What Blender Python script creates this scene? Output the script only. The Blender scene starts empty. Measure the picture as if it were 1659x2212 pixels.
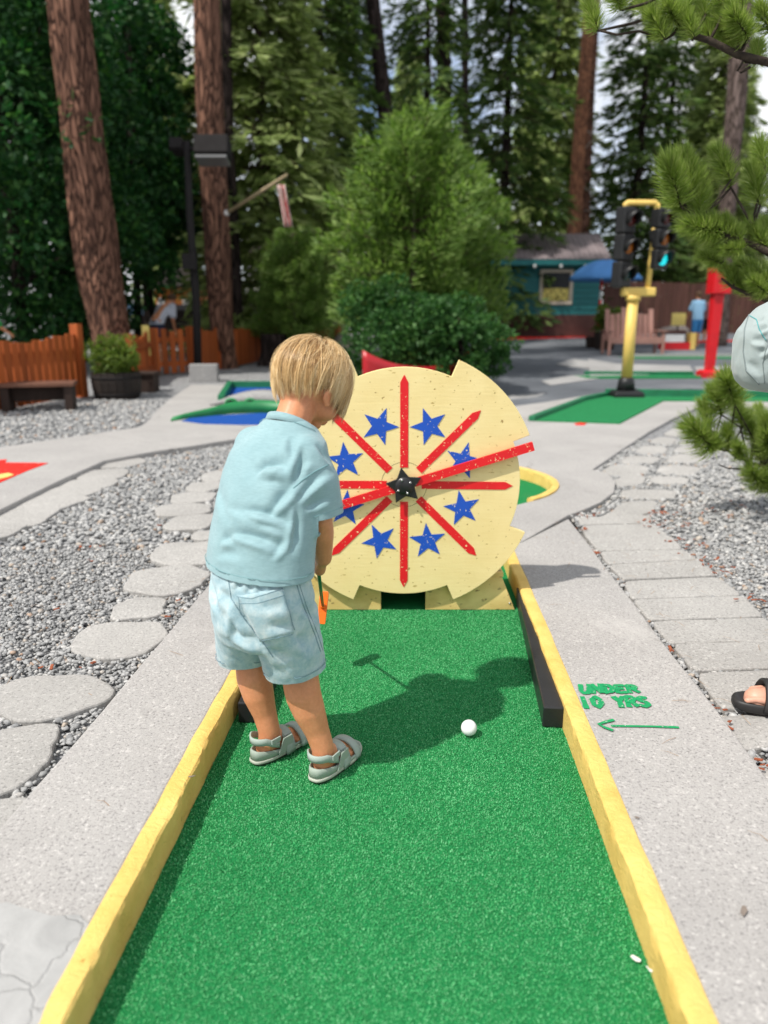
import bpy, bmesh, math, random
import numpy as np
from mathutils import Vector, Matrix, noise
from mathutils.bvhtree import BVHTree

S = bpy.context.scene
C = S.collection
R_ = math.radians
random.seed(7)
NP = np.random.RandomState(11)

# ------------------------------------------------------------------ camera
CAM_Z, FPX, CX, CY, PITCH = 1.09, 1609.0, 829.5, 1106.0, R_(14.5)
cam = bpy.data.cameras.new('camera')
cam.sensor_fit = 'VERTICAL'; cam.sensor_height = 36.0; cam.sensor_width = 36.0
cam.lens = 36.0 * FPX / 2212.0
cam.clip_start = 0.05; cam.clip_end = 600
cam.dof.use_dof = True; cam.dof.focus_distance = 2.05; cam.dof.aperture_fstop = cam.lens / 12.5
camo = bpy.data.objects.new('camera', cam); C.objects.link(camo)
camo.location = (0, 0, CAM_Z); camo.rotation_euler = (R_(90) - PITCH, 0, 0)
S.camera = camo

# ------------------------------------------------------------------ sky and sun
SUN_TRAVEL = Vector((0.60, 0.40, -1.0)).normalized()
to_sun = -SUN_TRAVEL
w = bpy.data.worlds.new('World'); S.world = w; w.use_nodes = True
nt = w.node_tree
sky = nt.nodes.new('ShaderNodeTexSky'); sky.sky_type = 'NISHITA'; sky.sun_disc = False
sky.sun_elevation = math.asin(to_sun.z); sky.sun_rotation = math.atan2(to_sun.x, to_sun.y) % (2 * math.pi)
sky.altitude = 1900; sky.air_density = 1.0; sky.dust_density = 1.6; sky.ozone_density = 1.0
# broken white cloud over the whole sky
tc = nt.nodes.new('ShaderNodeTexCoord'); cn = nt.nodes.new('ShaderNodeTexNoise'); cn.inputs['Scale'].default_value = 2.6; cn.inputs['Detail'].default_value = 7; cn.inputs['Roughness'].default_value = 0.6
nt.links.new(tc.outputs['Generated'], cn.inputs['Vector'])
cr = nt.nodes.new('ShaderNodeValToRGB'); cr.color_ramp.elements[0].position = 0.34; cr.color_ramp.elements[1].position = 0.56
nt.links.new(cn.outputs['Fac'], cr.inputs[0])
cm = nt.nodes.new('ShaderNodeMix'); cm.data_type = 'RGBA'; cm.inputs[7].default_value = (7.4, 7.5, 7.6, 1)
nt.links.new(cr.outputs[0], cm.inputs[0]); nt.links.new(sky.outputs[0], cm.inputs[6])
nt.links.new(cm.outputs[2], nt.nodes['Background'].inputs[0]); nt.nodes['Background'].inputs[1].default_value = 0.135
sl = bpy.data.lights.new('sun', 'SUN'); sl.energy = 4.4; sl.angle = R_(1.0); sl.color = (1.0, 0.955, 0.88)
so = bpy.data.objects.new('sun', sl); C.objects.link(so); so.location = (-6, -3, 12)
so.rotation_euler = SUN_TRAVEL.to_track_quat('-Z', 'Y').to_euler()
vs = S.view_settings
vs.view_transform = 'Standard'; vs.look = 'None'; vs.exposure = 0.2; vs.gamma = 1.0; vs.use_curve_mapping = False
S.render.engine = 'CYCLES'
S.cycles.use_denoising = True
S.cycles.max_bounces = 8; S.cycles.transparent_max_bounces = 8

# ------------------------------------------------------------------ helpers: measuring the place from the photograph
COSP, SINP = math.cos(PITCH), math.sin(PITCH)
def ray(dx, dy):
    u = (dx - CX) / FPX; v = (CY - dy) / FPX
    return Vector((u, COSP + v * SINP, -SINP + v * COSP))
def terrain(x, y):
    return 0.04 + max(0.0, y - 10.0) * 0.03
def at_z(dx, dy, z):                      # the point at height z
    r = ray(dx, dy); t = (z - CAM_Z) / r.z
    return Vector((0, 0, CAM_Z)) + r * t
def at_y(dx, dy, y):                      # the point at distance y
    r = ray(dx, dy); return Vector((0, 0, CAM_Z)) + r * (y / r.y)
def gp(dx, dy, dz=0.0):                   # the point on the terrain
    r = ray(dx, dy); t = 0.3
    while t < 200:
        p = Vector((0, 0, CAM_Z)) + r * t
        if p.z <= terrain(p.x, p.y) + dz: break
        t *= 1.002
    return Vector((p.x, p.y, terrain(p.x, p.y) + dz))

# ------------------------------------------------------------------ helpers: objects
ORG = {}
def tag(o, label=None, cat=None, group=None, kind=None):
    if label: o['label'] = label
    if cat: o['category'] = cat
    if group: o['group'] = group
    if kind: o['kind'] = kind
    return o
def thing(name, label, cat, loc=(0, 0, 0), group=None, kind=None):
    o = bpy.data.objects.new(name, None); C.objects.link(o)
    o.empty_display_size = 0.1; o.location = loc
    ORG[o.name] = Vector(loc)
    return tag(o, label, cat, group, kind)
def link_mesh(name, me, mat=None, parent=None, smooth=False):
    org = ORG.get(parent.name, Vector()) if parent else Vector()
    if org.length > 0: me.transform(Matrix.Translation(-org))
    if mat is not None:
        me.materials.clear(); me.materials.append(mat)
    if smooth:
        me.polygons.foreach_set('use_smooth', [True] * len(me.polygons))
    o = bpy.data.objects.new(name, me); C.objects.link(o)
    if parent: o.parent = parent
    ORG[o.name] = org
    return o
def copy_tree(o, parent=None):
    c = o.copy(); C.objects.link(c); c.parent = parent
    for ch in o.children: copy_tree(ch, c)
    return c

class MB:
    def __init__(s): s.v = []; s.f = []
    def add(s, vs, fs):
        b = len(s.v); s.v += [Vector(q) for q in vs]; s.f += [tuple(i + b for i in q) for q in fs]; return s
    def box(s, c, d, rot=None):
        c = Vector(c); hx, hy, hz = d[0] / 2, d[1] / 2, d[2] / 2
        q = [Vector((x, y, z)) for z in (-hz, hz) for x, y in ((-hx, -hy), (hx, -hy), (hx, hy), (-hx, hy))]
        if rot is not None: q = [rot @ p for p in q]
        return s.add([c + p for p in q], [(3, 2, 1, 0), (4, 5, 6, 7), (0, 1, 5, 4), (1, 2, 6, 5), (2, 3, 7, 6), (3, 0, 4, 7)])
    def prism(s, poly, z0, z1):           # poly: ccw xy(z ignored)
        n = len(poly)
        vs = [(p[0], p[1], z0) for p in poly] + [(p[0], p[1], z1) for p in poly]
        return s.add(vs, [tuple(range(n - 1, -1, -1)), tuple(range(n, 2 * n))] + [(i, (i + 1) % n, n + (i + 1) % n, n + i) for i in range(n)])
    def plate(s, poly3, nrm):             # 3d polygon extruded along nrm
        n = len(poly3); nrm = Vector(nrm)
        vs = [Vector(p) for p in poly3] + [Vector(p) + nrm for p in poly3]
        return s.add(vs, [tuple(range(n - 1, -1, -1)), tuple(range(n, 2 * n))] + [(i, (i + 1) % n, n + (i + 1) % n, n + i) for i in range(n)])
    def loft(s, rings, caps=True, closed=True):
        n = len(rings[0]); m = len(rings); vs = [p for r in rings for p in r]; fs = []
        for j in range(m - 1):
            for i in range(n if closed else n - 1):
                a = j * n + i; b = j * n + (i + 1) % n
                fs.append((a, b, b + n, a + n))
        if caps:
            fs.append(tuple(range(n - 1, -1, -1))); fs.append(tuple(range((m - 1) * n, m * n)))
        return s.add(vs, fs)
    def tube(s, pts, rad, n=8, caps=True):
        pts = [Vector(p) for p in pts]; m = len(pts)
        if not hasattr(rad, '__len__'): rad = [rad] * m
        rings = []; up = None
        for i, p in enumerate(pts):
            d = (pts[min(i + 1, m - 1)] - pts[max(i - 1, 0)]).normalized()
            if up is None:
                up = Vector((0, 0, 1)) if abs(d.z) < 0.9 else Vector((1, 0, 0))
            a = d.cross(up).normalized(); b = a.cross(d).normalized(); up = b
            rings.append([p + (a * math.cos(t) + b * math.sin(t)) * rad[i] for t in [-2 * math.pi * k / n for k in range(n)]])
        return s.loft(rings, caps)
    def sphere(s, c, r, nu=12, nv=8, rot=None):
        c = Vector(c); r = Vector(r) if hasattr(r, '__len__') else Vector((r, r, r))
        rings = []
        for j in range(nv + 1):
            th = math.pi * min(max(j / nv, 0.004), 0.996)
            rg = [Vector((r.x * math.sin(th) * math.cos(t), r.y * math.sin(th) * math.sin(t), r.z * math.cos(th))) for t in [-2 * math.pi * k / nu for k in range(nu)]]
            rings.append([c + (rot @ q if rot is not None else q) for q in rg])
        return s.loft(rings, True)
    def chain(s, pts, rad, n=12):
        pts = [Vector(p) for p in pts]
        for i, p in enumerate(pts): s.sphere(p, rad[i], n, 8)
        for i in range(len(pts) - 1):
            s.tube([pts[i], pts[i + 1]], [rad[i], rad[i + 1]], n)
        return s
    def mesh(s, name='m'):
        me = bpy.data.meshes.new(name); me.from_pydata([tuple(q) for q in s.v], [], s.f); me.update(); return me
    def build(s, name, mat, parent=None, smooth=False, bevel=0.0, seg=2):
        o = link_mesh(name, s.mesh(name), mat, parent, smooth)
        if bevel > 0:
            b = o.modifiers.new('bevel', 'BEVEL'); b.width = bevel; b.segments = seg; b.limit_method = 'ANGLE'; b.angle_limit = R_(35)
        return o
def box(name, c, d, mat, parent=None, rot=None, bevel=0.0):
    return MB().box(c, d, rot).build(name, mat, parent, bevel=bevel)
def rotz(a): return Matrix.Rotation(a, 3, 'Z')

def fuse(mb, voxel, smooth=6, extra=None):
    """several overlapping shapes grown into one continuous skin"""
    me = mb.mesh('tmp'); o = bpy.data.objects.new('tmp', me); C.objects.link(o)
    m = o.modifiers.new('r', 'REMESH'); m.mode = 'VOXEL'; m.voxel_size = voxel
    if smooth:
        q = o.modifiers.new('s', 'SMOOTH'); q.factor = 0.5; q.iterations = smooth
    dg = bpy.context.evaluated_depsgraph_get()
    out = bpy.data.meshes.new_from_object(o.evaluated_get(dg))
    bpy.data.objects.remove(o); bpy.data.meshes.remove(me)
    return out
def baked(me, mods):
    o = bpy.data.objects.new('tmp', me); C.objects.link(o)
    for ty, kw in mods:
        m = o.modifiers.new('m', ty)
        for k, v in kw.items(): setattr(m, k, v)
    out = bpy.data.meshes.new_from_object(o.evaluated_get(bpy.context.evaluated_depsgraph_get()))
    bpy.data.objects.remove(o)
    return out
def cut(me, co, no):
    """keep the side the normal points away from"""
    bm = bmesh.new(); bm.from_mesh(me)
    bmesh.ops.bisect_plane(bm, geom=bm.verts[:] + bm.edges[:] + bm.faces[:], plane_co=co, plane_no=no, clear_outer=True)
    bm.to_mesh(me); bm.free()
def inside(poly, x, y):
    c = False; n = len(poly); j = n - 1
    for i in range(n):
        xi, yi = poly[i][0], poly[i][1]; xj, yj = poly[j][0], poly[j][1]
        if (yi > y) != (yj > y) and x < (xj - xi) * (y - yi) / (yj - yi) + xi: c = not c
        j = i
    return c
def ccw(poly):
    a = sum(poly[i][0] * poly[(i + 1) % len(poly)][1] - poly[(i + 1) % len(poly)][0] * poly[i][1] for i in range(len(poly)))
    return list(poly) if a > 0 else list(poly)[::-1]

# ------------------------------------------------------------------ helpers: materials
class NT:
    def __init__(s, name):
        s.m = bpy.data.materials.new(name); s.m.use_nodes = True; s.t = s.m.node_tree
        s.b = s.t.nodes['Principled BSDF']; s.out = s.t.nodes['Material Output']
    def n(s, ty, **kw):
        q = s.t.nodes.new(ty)
        for k, v in kw.items():
            if k.startswith('_'): setattr(q, k[1:], v)
            else: q.inputs[k].default_value = v
        return q
    def l(s, a, b): s.t.links.new(a, b)
    def coord(s, stretch=(1, 1, 1), kind='Object'):
        tc = s.n('ShaderNodeTexCoord'); mp = s.n('ShaderNodeMapping', Scale=stretch); s.l(tc.outputs[kind], mp.inputs[0]); return mp.outputs[0]
    def noise(s, co, scale, detail=4, rough=0.55, dist=0.0):
        q = s.n('ShaderNodeTexNoise', Scale=scale, Detail=detail, Roughness=rough, Distortion=dist); s.l(co, q.inputs['Vector']); return q.outputs['Fac']
    def voro(s, co, scale, feature='F1', out='Distance', rnd=1.0):
        q = s.n('ShaderNodeTexVoronoi', Scale=scale, Randomness=rnd, _feature=feature); s.l(co, q.inputs['Vector']); return q.outputs[out]
    def ramp(s, fac, stops):
        q = s.n('ShaderNodeValToRGB'); e = q.color_ramp.elements
        while len(e) < len(stops): e.new(0.5)
        for i, (p, c) in enumerate(stops):
            e[i].position = p; e[i].color = (*c, 1) if len(c) == 3 else c
        s.l(fac, q.inputs[0]); return q.outputs[0]
    def mix(s, fac, a, b, mode='MIX'):
        q = s.n('ShaderNodeMix', _data_type='RGBA', _blend_type=mode)
        for v, i in ((fac, 0), (a, 6), (b, 7)):
            if hasattr(v, 'is_linked'): s.l(v, q.inputs[i])
            elif i == 0: q.inputs[0].default_value = v
            else: q.inputs[i].default_value = (*v, 1)
        return q.outputs[2]
    def math(s, op, a, b=0.0):
        q = s.n('ShaderNodeMath', _operation=op)
        for v, i in ((a, 0), (b, 1)):
            if hasattr(v, 'is_linked'): s.l(v, q.inputs[i])
            else: q.inputs[i].default_value = v
        return q.outputs[0]
    def bump(s, h, strength=0.5, dist=0.002, prev=None):
        q = s.n('ShaderNodeBump', Strength=strength, Distance=dist); s.l(h, q.inputs['Height'])
        if prev: s.l(prev, q.inputs['Normal'])
        s.l(q.outputs[0], s.b.inputs['Normal']); return q.outputs[0]
    def color(s, c):
        if hasattr(c, 'is_linked'): s.l(c, s.b.inputs['Base Color'])
        else: s.b.inputs['Base Color'].default_value = (*c, 1)
    def set(s, rough=0.8, spec=0.3, **kw):
        s.b.inputs['Roughness'].default_value = rough; s.b.inputs['Specular IOR Level'].default_value = spec
        for k, v in kw.items(): s.b.inputs[k.replace('_', ' ')].default_value = v
        return s
MATS = {}
def pmat(name, c1, c2=None, scale=6, rough=0.75, spec=0.3, bump=0.0, bscale=60, bdist=0.002, stretch=(1, 1, 1), rnd=0.0, flecks=None):
    """paint, wood, cloth: two tones in noise, a fine relief and, if asked, flecks (colour, scale, threshold)"""
    if name in MATS: return MATS[name]
    t = NT(name); co = t.coord(stretch)
    if c2 is None: c2 = tuple(v * 0.82 for v in c1)
    col = t.ramp(t.noise(co, scale, 5), [(0.3, c2), (0.7, c1)])
    if rnd:
        oi = t.n('ShaderNodeObjectInfo'); k = t.math('MULTIPLY_ADD', oi.outputs['Random'], rnd); 
        t.t.nodes[-1].inputs[2].default_value = 1 - rnd * 0.5
        mul = t.n('ShaderNodeVectorMath', _operation='SCALE'); t.l(col, mul.inputs[0]); t.l(k, mul.inputs['Scale']); col = mul.outputs[0]
    if flecks:
        fc, fs, th = flecks
        f = t.ramp(t.noise(co, fs, 2, 0.5), [(th, (0, 0, 0)), (th + 0.05, (1, 1, 1))])
        col = t.mix(f, col, fc)
    t.color(col); t.set(rough, spec)
    if bump: t.bump(t.noise(co, bscale, 4, 0.6), bump, bdist)
    MATS[name] = t.m
    return t.m

# ================================================================== MATERIALS OF THE SETTING
def concrete_mat(name, base, dark, fleck=(0.16, 0.15, 0.15), fs=150, crack=True):
    t = NT(name); co = t.coord()
    col = t.ramp(t.noise(co, 1.7, 5), [(0.32, dark), (0.68, base)])
    fine = t.noise(co, fs, 3, 0.65); grit = t.noise(co, fs * 2.3, 2, 0.6)
    col = t.mix(t.ramp(fine, [(0.33, (0.75, 0.75, 0.75)), (0.47, (0, 0, 0))]), col, fleck)
    col = t.mix(t.ramp(grit, [(0.36, (0.45, 0.45, 0.45)), (0.5, (0, 0, 0))]), col, tuple(v * 0.55 for v in base))
    col = t.mix(t.ramp(t.noise(co, fs * 0.75, 3, 0.6), [(0.56, (0, 0, 0)), (0.70, (0.8, 0.8, 0.8))]), col, tuple(min(1, v * 1.34) for v in base))
    stain = t.ramp(t.noise(co, 0.9, 6, 0.65, 0.4), [(0.48, (0, 0, 0)), (0.72, (0.5, 0.5, 0.5))])
    col = t.mix(stain, col, tuple(v * 0.66 for v in base))
    drip = t.ramp(t.noise(co, 7, 6, 0.7, 0.8), [(0.60, (0, 0, 0)), (0.74, (0.45, 0.45, 0.45))])
    col = t.mix(drip, col, tuple(v * 0.6 for v in base))
    smear = t.ramp(t.noise(co, 1.35, 5, 0.6, 0.6), [(0.66, (0, 0, 0)), (0.73, (0.85, 0.85, 0.85))])
    col = t.mix(smear, col, tuple(min(1, v * 1.16) for v in base))
    if crack:
        wob = t.n('ShaderNodeTexNoise', Scale=5.0, Detail=4.0); t.l(co, wob.inputs['Vector']); sc = t.n('ShaderNodeVectorMath', _operation='SCALE'); t.l(wob.outputs['Color'], sc.inputs[0]); sc.inputs['Scale'].default_value = 0.18
        ad = t.n('ShaderNodeVectorMath', _operation='ADD'); t.l(co, ad.inputs[0]); t.l(sc.outputs[0], ad.inputs[1])
        e = t.voro(ad.outputs[0], 0.75, 'DISTANCE_TO_EDGE'); m_ = t.math('MULTIPLY', t.ramp(e, [(0.0, (1, 1, 1)), (0.006, (0, 0, 0))]), t.ramp(t.noise(co, 1.1, 3), [(0.5, (0, 0, 0)), (0.58, (0.7, 0.7, 0.7))]))
        col = t.mix(m_, col, (0.12, 0.11, 0.10))
    t.color(col); t.set(0.9, 0.2)
    t.bump(fine, 0.5, 0.0025)
    return t.m
M_CONC = concrete_mat('concrete', (0.405, 0.388, 0.372), (0.335, 0.322, 0.31))
M_STONE = concrete_mat('stepping_concrete', (0.42, 0.405, 0.385), (0.335, 0.322, 0.305), (0.14, 0.135, 0.13), 120, False)
M_FAR_CONC = concrete_mat('far_concrete', (0.36, 0.352, 0.345), (0.28, 0.275, 0.27), (0.2, 0.2, 0.2), 60)

def ground_mat():
    t = NT('gravel_ground'); co = t.coord()
    v = t.n('ShaderNodeTexVoronoi', Scale=48.0); t.l(co, v.inputs['Vector'])
    col = t.ramp(v.outputs['Color'], [(0.15, (0.16, 0.163, 0.17)), (0.5, (0.30, 0.30, 0.305)), (0.9, (0.44, 0.44, 0.435))])
    big = t.noise(co, 0.35, 5, 0.6)
    col = t.mix(t.ramp(big, [(0.35, (0, 0, 0)), (0.7, (0.55, 0.55, 0.55))]), col, (0.20, 0.205, 0.215))
    edge = t.ramp(v.outputs['Distance'], [(0.35, (0, 0, 0)), (0.75, (0.7, 0.7, 0.7))])
    col = t.mix(edge, col, (0.09, 0.09, 0.09))
    t.color(col); t.set(0.9, 0.25)
    t.bump(v.outputs['Distance'], -0.7, 0.012)
    t.t.nodes[-1].invert = False
    return t.m
M_GRAVEL_G = ground_mat()
def asphalt_mat():
    t = NT('shade_toned_asphalt'); co = t.coord()
    col = t.ramp(t.noise(co, 0.55, 6, 0.65), [(0.3, (0.075, 0.083, 0.095)), (0.55, (0.135, 0.147, 0.163)), (0.75, (0.25, 0.255, 0.26))])  # asphalt grey, its dark tones also painting in streaks of shade
    col = t.mix(t.ramp(t.noise(co, 90, 3), [(0.42, (0.5, 0.5, 0.5)), (0.55, (0, 0, 0))]), col, (0.05, 0.05, 0.06))
    t.color(col); t.set(0.85, 0.3); t.bump(t.noise(co, 80, 3), 0.4, 0.004); return t.m
M_ASPH = asphalt_mat()
def turf_mat(name, ca, cb, cc):
    t = NT(name)
    g = t.n('ShaderNodeNewGeometry'); co = t.coord()
    col = t.ramp(g.outputs['Random Per Island'], [(0.0, ca), (0.6, cb), (1.0, cc)])
    col = t.mix(t.ramp(t.noise(co, 1.8, 5, 0.6), [(0.36, (0.42, 0.42, 0.42)), (0.64, (0, 0, 0))]), col, ca)
    t.color(col); t.set(0.55, 0.25)
    return t.m
M_TURF = turf_mat('turf_fibre', (0.026, 0.235, 0.068), (0.050, 0.395, 0.122), (0.22, 0.57, 0.28))
M_TURF_BASE = pmat('turf_backing', (0.016, 0.20, 0.06), (0.013, 0.17, 0.05), 40, 0.9, 0.1, 0.6, 300, 0.004)
M_TURF_FAR = pmat('turf_carpet', (0.018, 0.20, 0.068), (0.012, 0.145, 0.048), 30, 0.85, 0.15, 0.6, 220, 0.005)
M_BLUE_TURF = pmat('blue_carpet', (0.012, 0.075, 0.33), (0.008, 0.055, 0.25), 30, 0.85, 0.15, 0.5, 220, 0.005)
def kerb_mat():
    t = NT('yellow_kerb_paint'); co = t.coord()
    col = t.ramp(t.noise(co, 9, 6, 0.6), [(0.3, (0.62, 0.41, 0.105)), (0.7, (0.75, 0.53, 0.165))])
    chip = t.ramp(t.noise(co, 26, 5, 0.7), [(0.28, (1, 1, 1)), (0.32, (0, 0, 0))])
    col = t.mix(chip, col, (0.42, 0.26, 0.06))
    t.color(col); t.set(0.62, 0.3)
    wr_ = t.n('ShaderNodeTexNoise', Scale=34.0, Detail=5.0, Roughness=0.62, Distortion=1.6); t.l(co, wr_.inputs['Vector'])
    b = t.bump(wr_.outputs['Fac'], 0.6, 0.008)
    t.bump(t.noise(co, 260, 3, 0.6), 0.3, 0.0015, b)
    return t.m
M_KERB = kerb_mat()
M_GREEN_PAINT = pmat('green_kerb_paint', (0.012, 0.17, 0.075), (0.008, 0.12, 0.05), 8, 0.5, 0.4, 0.4, 60, 0.004)
M_RED_PAINT = pmat('red_ground_paint', (0.72, 0.02, 0.012), (0.60, 0.02, 0.012), 8, 0.7, 0.2, 0.4, 120, 0.002, flecks=((0.5, 0.3, 0.25), 30, 0.66))
M_LETTER = pmat('green_letter_paint', (0.008, 0.30, 0.10), (0.01, 0.24, 0.085), 40, 0.6, 0.3, 0.4, 200, 0.002, flecks=((0.40, 0.42, 0.38), 170, 0.66))
M_BLACK_WOOD = pmat('black_painted_timber', (0.018, 0.018, 0.02), (0.012, 0.012, 0.013), 14, 0.38, 0.5, 0.25, 50, 0.002, (1, 1, 1), flecks=((0.10, 0.10, 0.10), 120, 0.73))

# ================================================================== GROUND
def grid_sheet(name, xs, ys, zf, mat):
    vs = [(x, y, zf(x, y)) for y in ys for x in xs]; n = len(xs)
    fs = [(j * n + i, j * n + i + 1, (j + 1) * n + i + 1, (j + 1) * n + i) for j in range(len(ys) - 1) for i in range(n - 1)]
    me = bpy.data.meshes.new(name); me.from_pydata(vs, [], fs); me.update()
    return link_mesh(name, me, mat)
SLAB_Z = 0.075
def bed(x, y):                            # the lane lies in a shallow trench between its slabs
    return -0.05 if (-0.6 < x < 1.15 and y < 5.55) else terrain(x, y)
g = grid_sheet('ground', [-260, -120, -60] + list(np.arange(-30, -1, 3.0)) + [-1.5, -0.65, -0.59, 0, 0.5, 1.14, 1.2, 1.5] + list(np.arange(3, 31, 3.0)) + [60, 120, 260], [-60, -20, -5] + list(np.arange(0, 5.5, 1)) + [5.54, 5.6] + list(np.arange(6, 10.5, 1)) + list(np.arange(12, 41, 2)) + [60, 110, 300], bed, M_GRAVEL_G)
tag(g, kind='structure')

def sheet(name, pxs, dz, mat, thick=0.04, parent=None, pts=None, bevel=0.0):
    """a slab whose outline was measured on the terrain"""
    poly = ccw([gp(a, b, dz) for a, b in pxs] if pts is None else [Vector(p) for p in pts])
    n = len(poly)
    vs = [p for p in poly] + [p - Vector((0, 0, thick)) for p in poly]
    mb = MB(); mb.add(vs, [tuple(range(n)), tuple(range(2 * n - 1, n - 1, -1))] + [(i, n + i, n + (i + 1) % n, (i + 1) % n) for i in range(n)])
    o = mb.build(name, mat, parent, bevel=bevel)
    return o, poly

# ---- lane geometry (measured): kerb lines
LANE_L0, LANE_L1 = Vector((-0.4766, 0.86)), Vector((-0.4090, 2.10))
LANE_R0, LANE_R1 = Vector((0.4525, 0.86)), Vector((0.5020, 2.10))
def lane_l(y): t = (y - LANE_L0.y) / (LANE_L1.y - LANE_L0.y); return LANE_L0.x + (LANE_L1.x - LANE_L0.x) * t
def lane_r(y): t = (y - LANE_R0.y) / (LANE_R1.y - LANE_R0.y); return LANE_R0.x + (LANE_R1.x - LANE_R0.x) * t
KW = 0.044
Y0, YB, YE = 0.25, 2.70, 4.16           # near end of lane, front of the wheel box, where the end circle begins
CIRC_C = Vector((0.40, 4.76)); CIRC_R = 0.68   # end circle of the hole
def arc(c, r, a0, a1, n): return [Vector((c.x + r * math.cos(a), c.y + r * math.sin(a))) for a in np.linspace(a0, a1, n)]

# slabs: left, right, end apron (concrete poured round the lane)
left_edge = [at_z(0, 1790, SLAB_Z), at_z(232, 1520, SLAB_Z), at_z(452, 1262, SLAB_Z)]
d = (left_edge[2] - left_edge[0]); d.z = 0
LE0 = left_edge[0] - d * 1.1; LE1 = left_edge[0] + d * 1.75
right_edge = [at_z(1659, 1680, SLAB_Z), at_z(1440, 1395, SLAB_Z), at_z(1228, 1120, SLAB_Z)]
d2 = (right_edge[2] - right_edge[0]); d2.z = 0
RE0 = right_edge[0] - d2 * 0.75; RE1 = right_edge[2]
def line_pts(a, b, n, wob, seed):
    out = []
    for i in range(n + 1):
        t = i / n; p = a.lerp(b, t); q = noise.noise(Vector((t * 9, seed, 0))) * wob
        nrm = Vector((-(b - a).y, (b - a).x, 0)).normalized(); out.append(p + nrm * q)
    return out
slab_l = [Vector((lane_l(y) - KW, y, SLAB_Z)) for y in (Y0, 1.0, 2.0, 3.2)] + line_pts(LE1, LE0, 24, 0.006, 3.1)
o, POLY_SL = sheet('concrete_path_left', None, 0, M_CONC, 0.09, pts=[(p.x, p.y, SLAB_Z) for p in slab_l], bevel=0.006); tag(o, kind='structure')
slab_r = [Vector((lane_r(y) + KW, y, SLAB_Z)) for y in (Y0, 1.0, 2.0, 3.0, 3.35)] + [Vector((0.64, 3.35, 0)), RE1] + line_pts(RE1, RE0, 24, 0.006, 7.7)[1:]
o, POLY_SR = sheet('concrete_path_right', None, 0, M_CONC, 0.09, pts=[(p.x, p.y, SLAB_Z) for p in slab_r], bevel=0.006); tag(o, kind='structure'); SLAB_R = o
# trowelled repair of smooth cement on the near left slab
rp = [at_z(a, b, SLAB_Z) for a, b in [(-70, 1965), (20, 1950), (110, 1985), (175, 1975), (228, 2015), (196, 2070), (172, 2120), (118, 2170), (80, 2225), (-90, 2300)]]
rp2 = []
for j in range(len(rp)):
    for k in range(6):
        q = rp[j].lerp(rp[(j + 1) % len(rp)], k / 6); rp2.append((q.x + 0.012 * noise.noise(q * 22), q.y + 0.012 * noise.noise(q * 22 + Vector((5, 0, 0)))))
def cement_mat():
    t = NT('smooth_cement_patch'); co = t.coord()
    col = t.ramp(t.noise(co, 9, 6, 0.65, 0.5), [(0.3, (0.29, 0.288, 0.282)), (0.7, (0.40, 0.396, 0.388))])
    wob = t.n('ShaderNodeTexNoise', Scale=12.0, Detail=5.0); t.l(co, wob.inputs['Vector']); sc = t.n('ShaderNodeVectorMath', _operation='SCALE'); t.l(wob.outputs['Color'], sc.inputs[0]); sc.inputs['Scale'].default_value = 0.10
    ad = t.n('ShaderNodeVectorMath', _operation='ADD'); t.l(co, ad.inputs[0]); t.l(sc.outputs[0], ad.inputs[1]); e = t.voro(ad.outputs[0], 7.0, 'DISTANCE_TO_EDGE')
    col = t.mix(t.ramp(e, [(0.0, (0.45, 0.45, 0.45)), (0.012, (0, 0, 0))]), col, (0.17, 0.165, 0.16)); t.color(col); t.set(0.8, 0.25)
    b_ = t.bump(t.ramp(e, [(0.0, (0, 0, 0)), (0.03, (1, 1, 1))]), 0.6, 0.003); t.bump(t.noise(co, 60, 5), 0.35, 0.003, b_); return t.m
MB().prism(ccw(rp2), SLAB_Z - 0.004, SLAB_Z + 0.003).build('cement_patch', cement_mat(), bpy.data.objects['concrete_path_left'])
# apron behind the wheel: measured outline, then on to the far golf lanes
ap = [(1228, 1112), (1262, 1100), (1300, 1083), (1327, 1062), (1330, 1040), (1312, 1022), (1280, 1014), (1340, 973), (1404, 931), (1455, 903), (1508, 879), (1800, 880), (1800, 856), (1400, 850), (1290, 850), (1180, 868), (1050, 885)]
ap3 = [at_z(a, b, SLAB_Z - 0.004) for a, b in ap]
RO = CIRC_R + KW + 0.001; TOPC = Vector((CIRC_C.x, CIRC_C.y + RO))
APZ = SLAB_Z - 0.004
right_half = [Vector((0.64, 3.36))] + [Vector((p.x, p.y)) for p in ap3] + [Vector((CIRC_C.x, 8.2)), TOPC] + arc(CIRC_C, RO, R_(88), R_(-50), 24) + [Vector((lane_r(4.0) + KW + 0.001, 4.0)), Vector((lane_r(3.4) + KW + 0.001, 3.36))]
left_half = [Vector((CIRC_C.x, 8.2)), Vector((-0.9, 7.8)), Vector((-1.0, 5.4)), Vector((-0.75, 3.215)), Vector((lane_l(3.215) - KW - 0.001, 3.215)), Vector((lane_l(4.0) - KW - 0.001, 4.0))] + arc(CIRC_C, RO, R_(232), R_(92), 24) + [TOPC]
o, POLY_AP = sheet('concrete_apron', None, 0, M_CONC, 0.08, pts=[(p.x, p.y, APZ) for p in right_half], bevel=0.006); tag(o, kind='structure')
o, POLY_AP2 = sheet('concrete_apron_left', None, 0, M_CONC, 0.08, pts=[(p.x, p.y, APZ) for p in left_half], bevel=0.006); tag(o, kind='structure')
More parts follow.
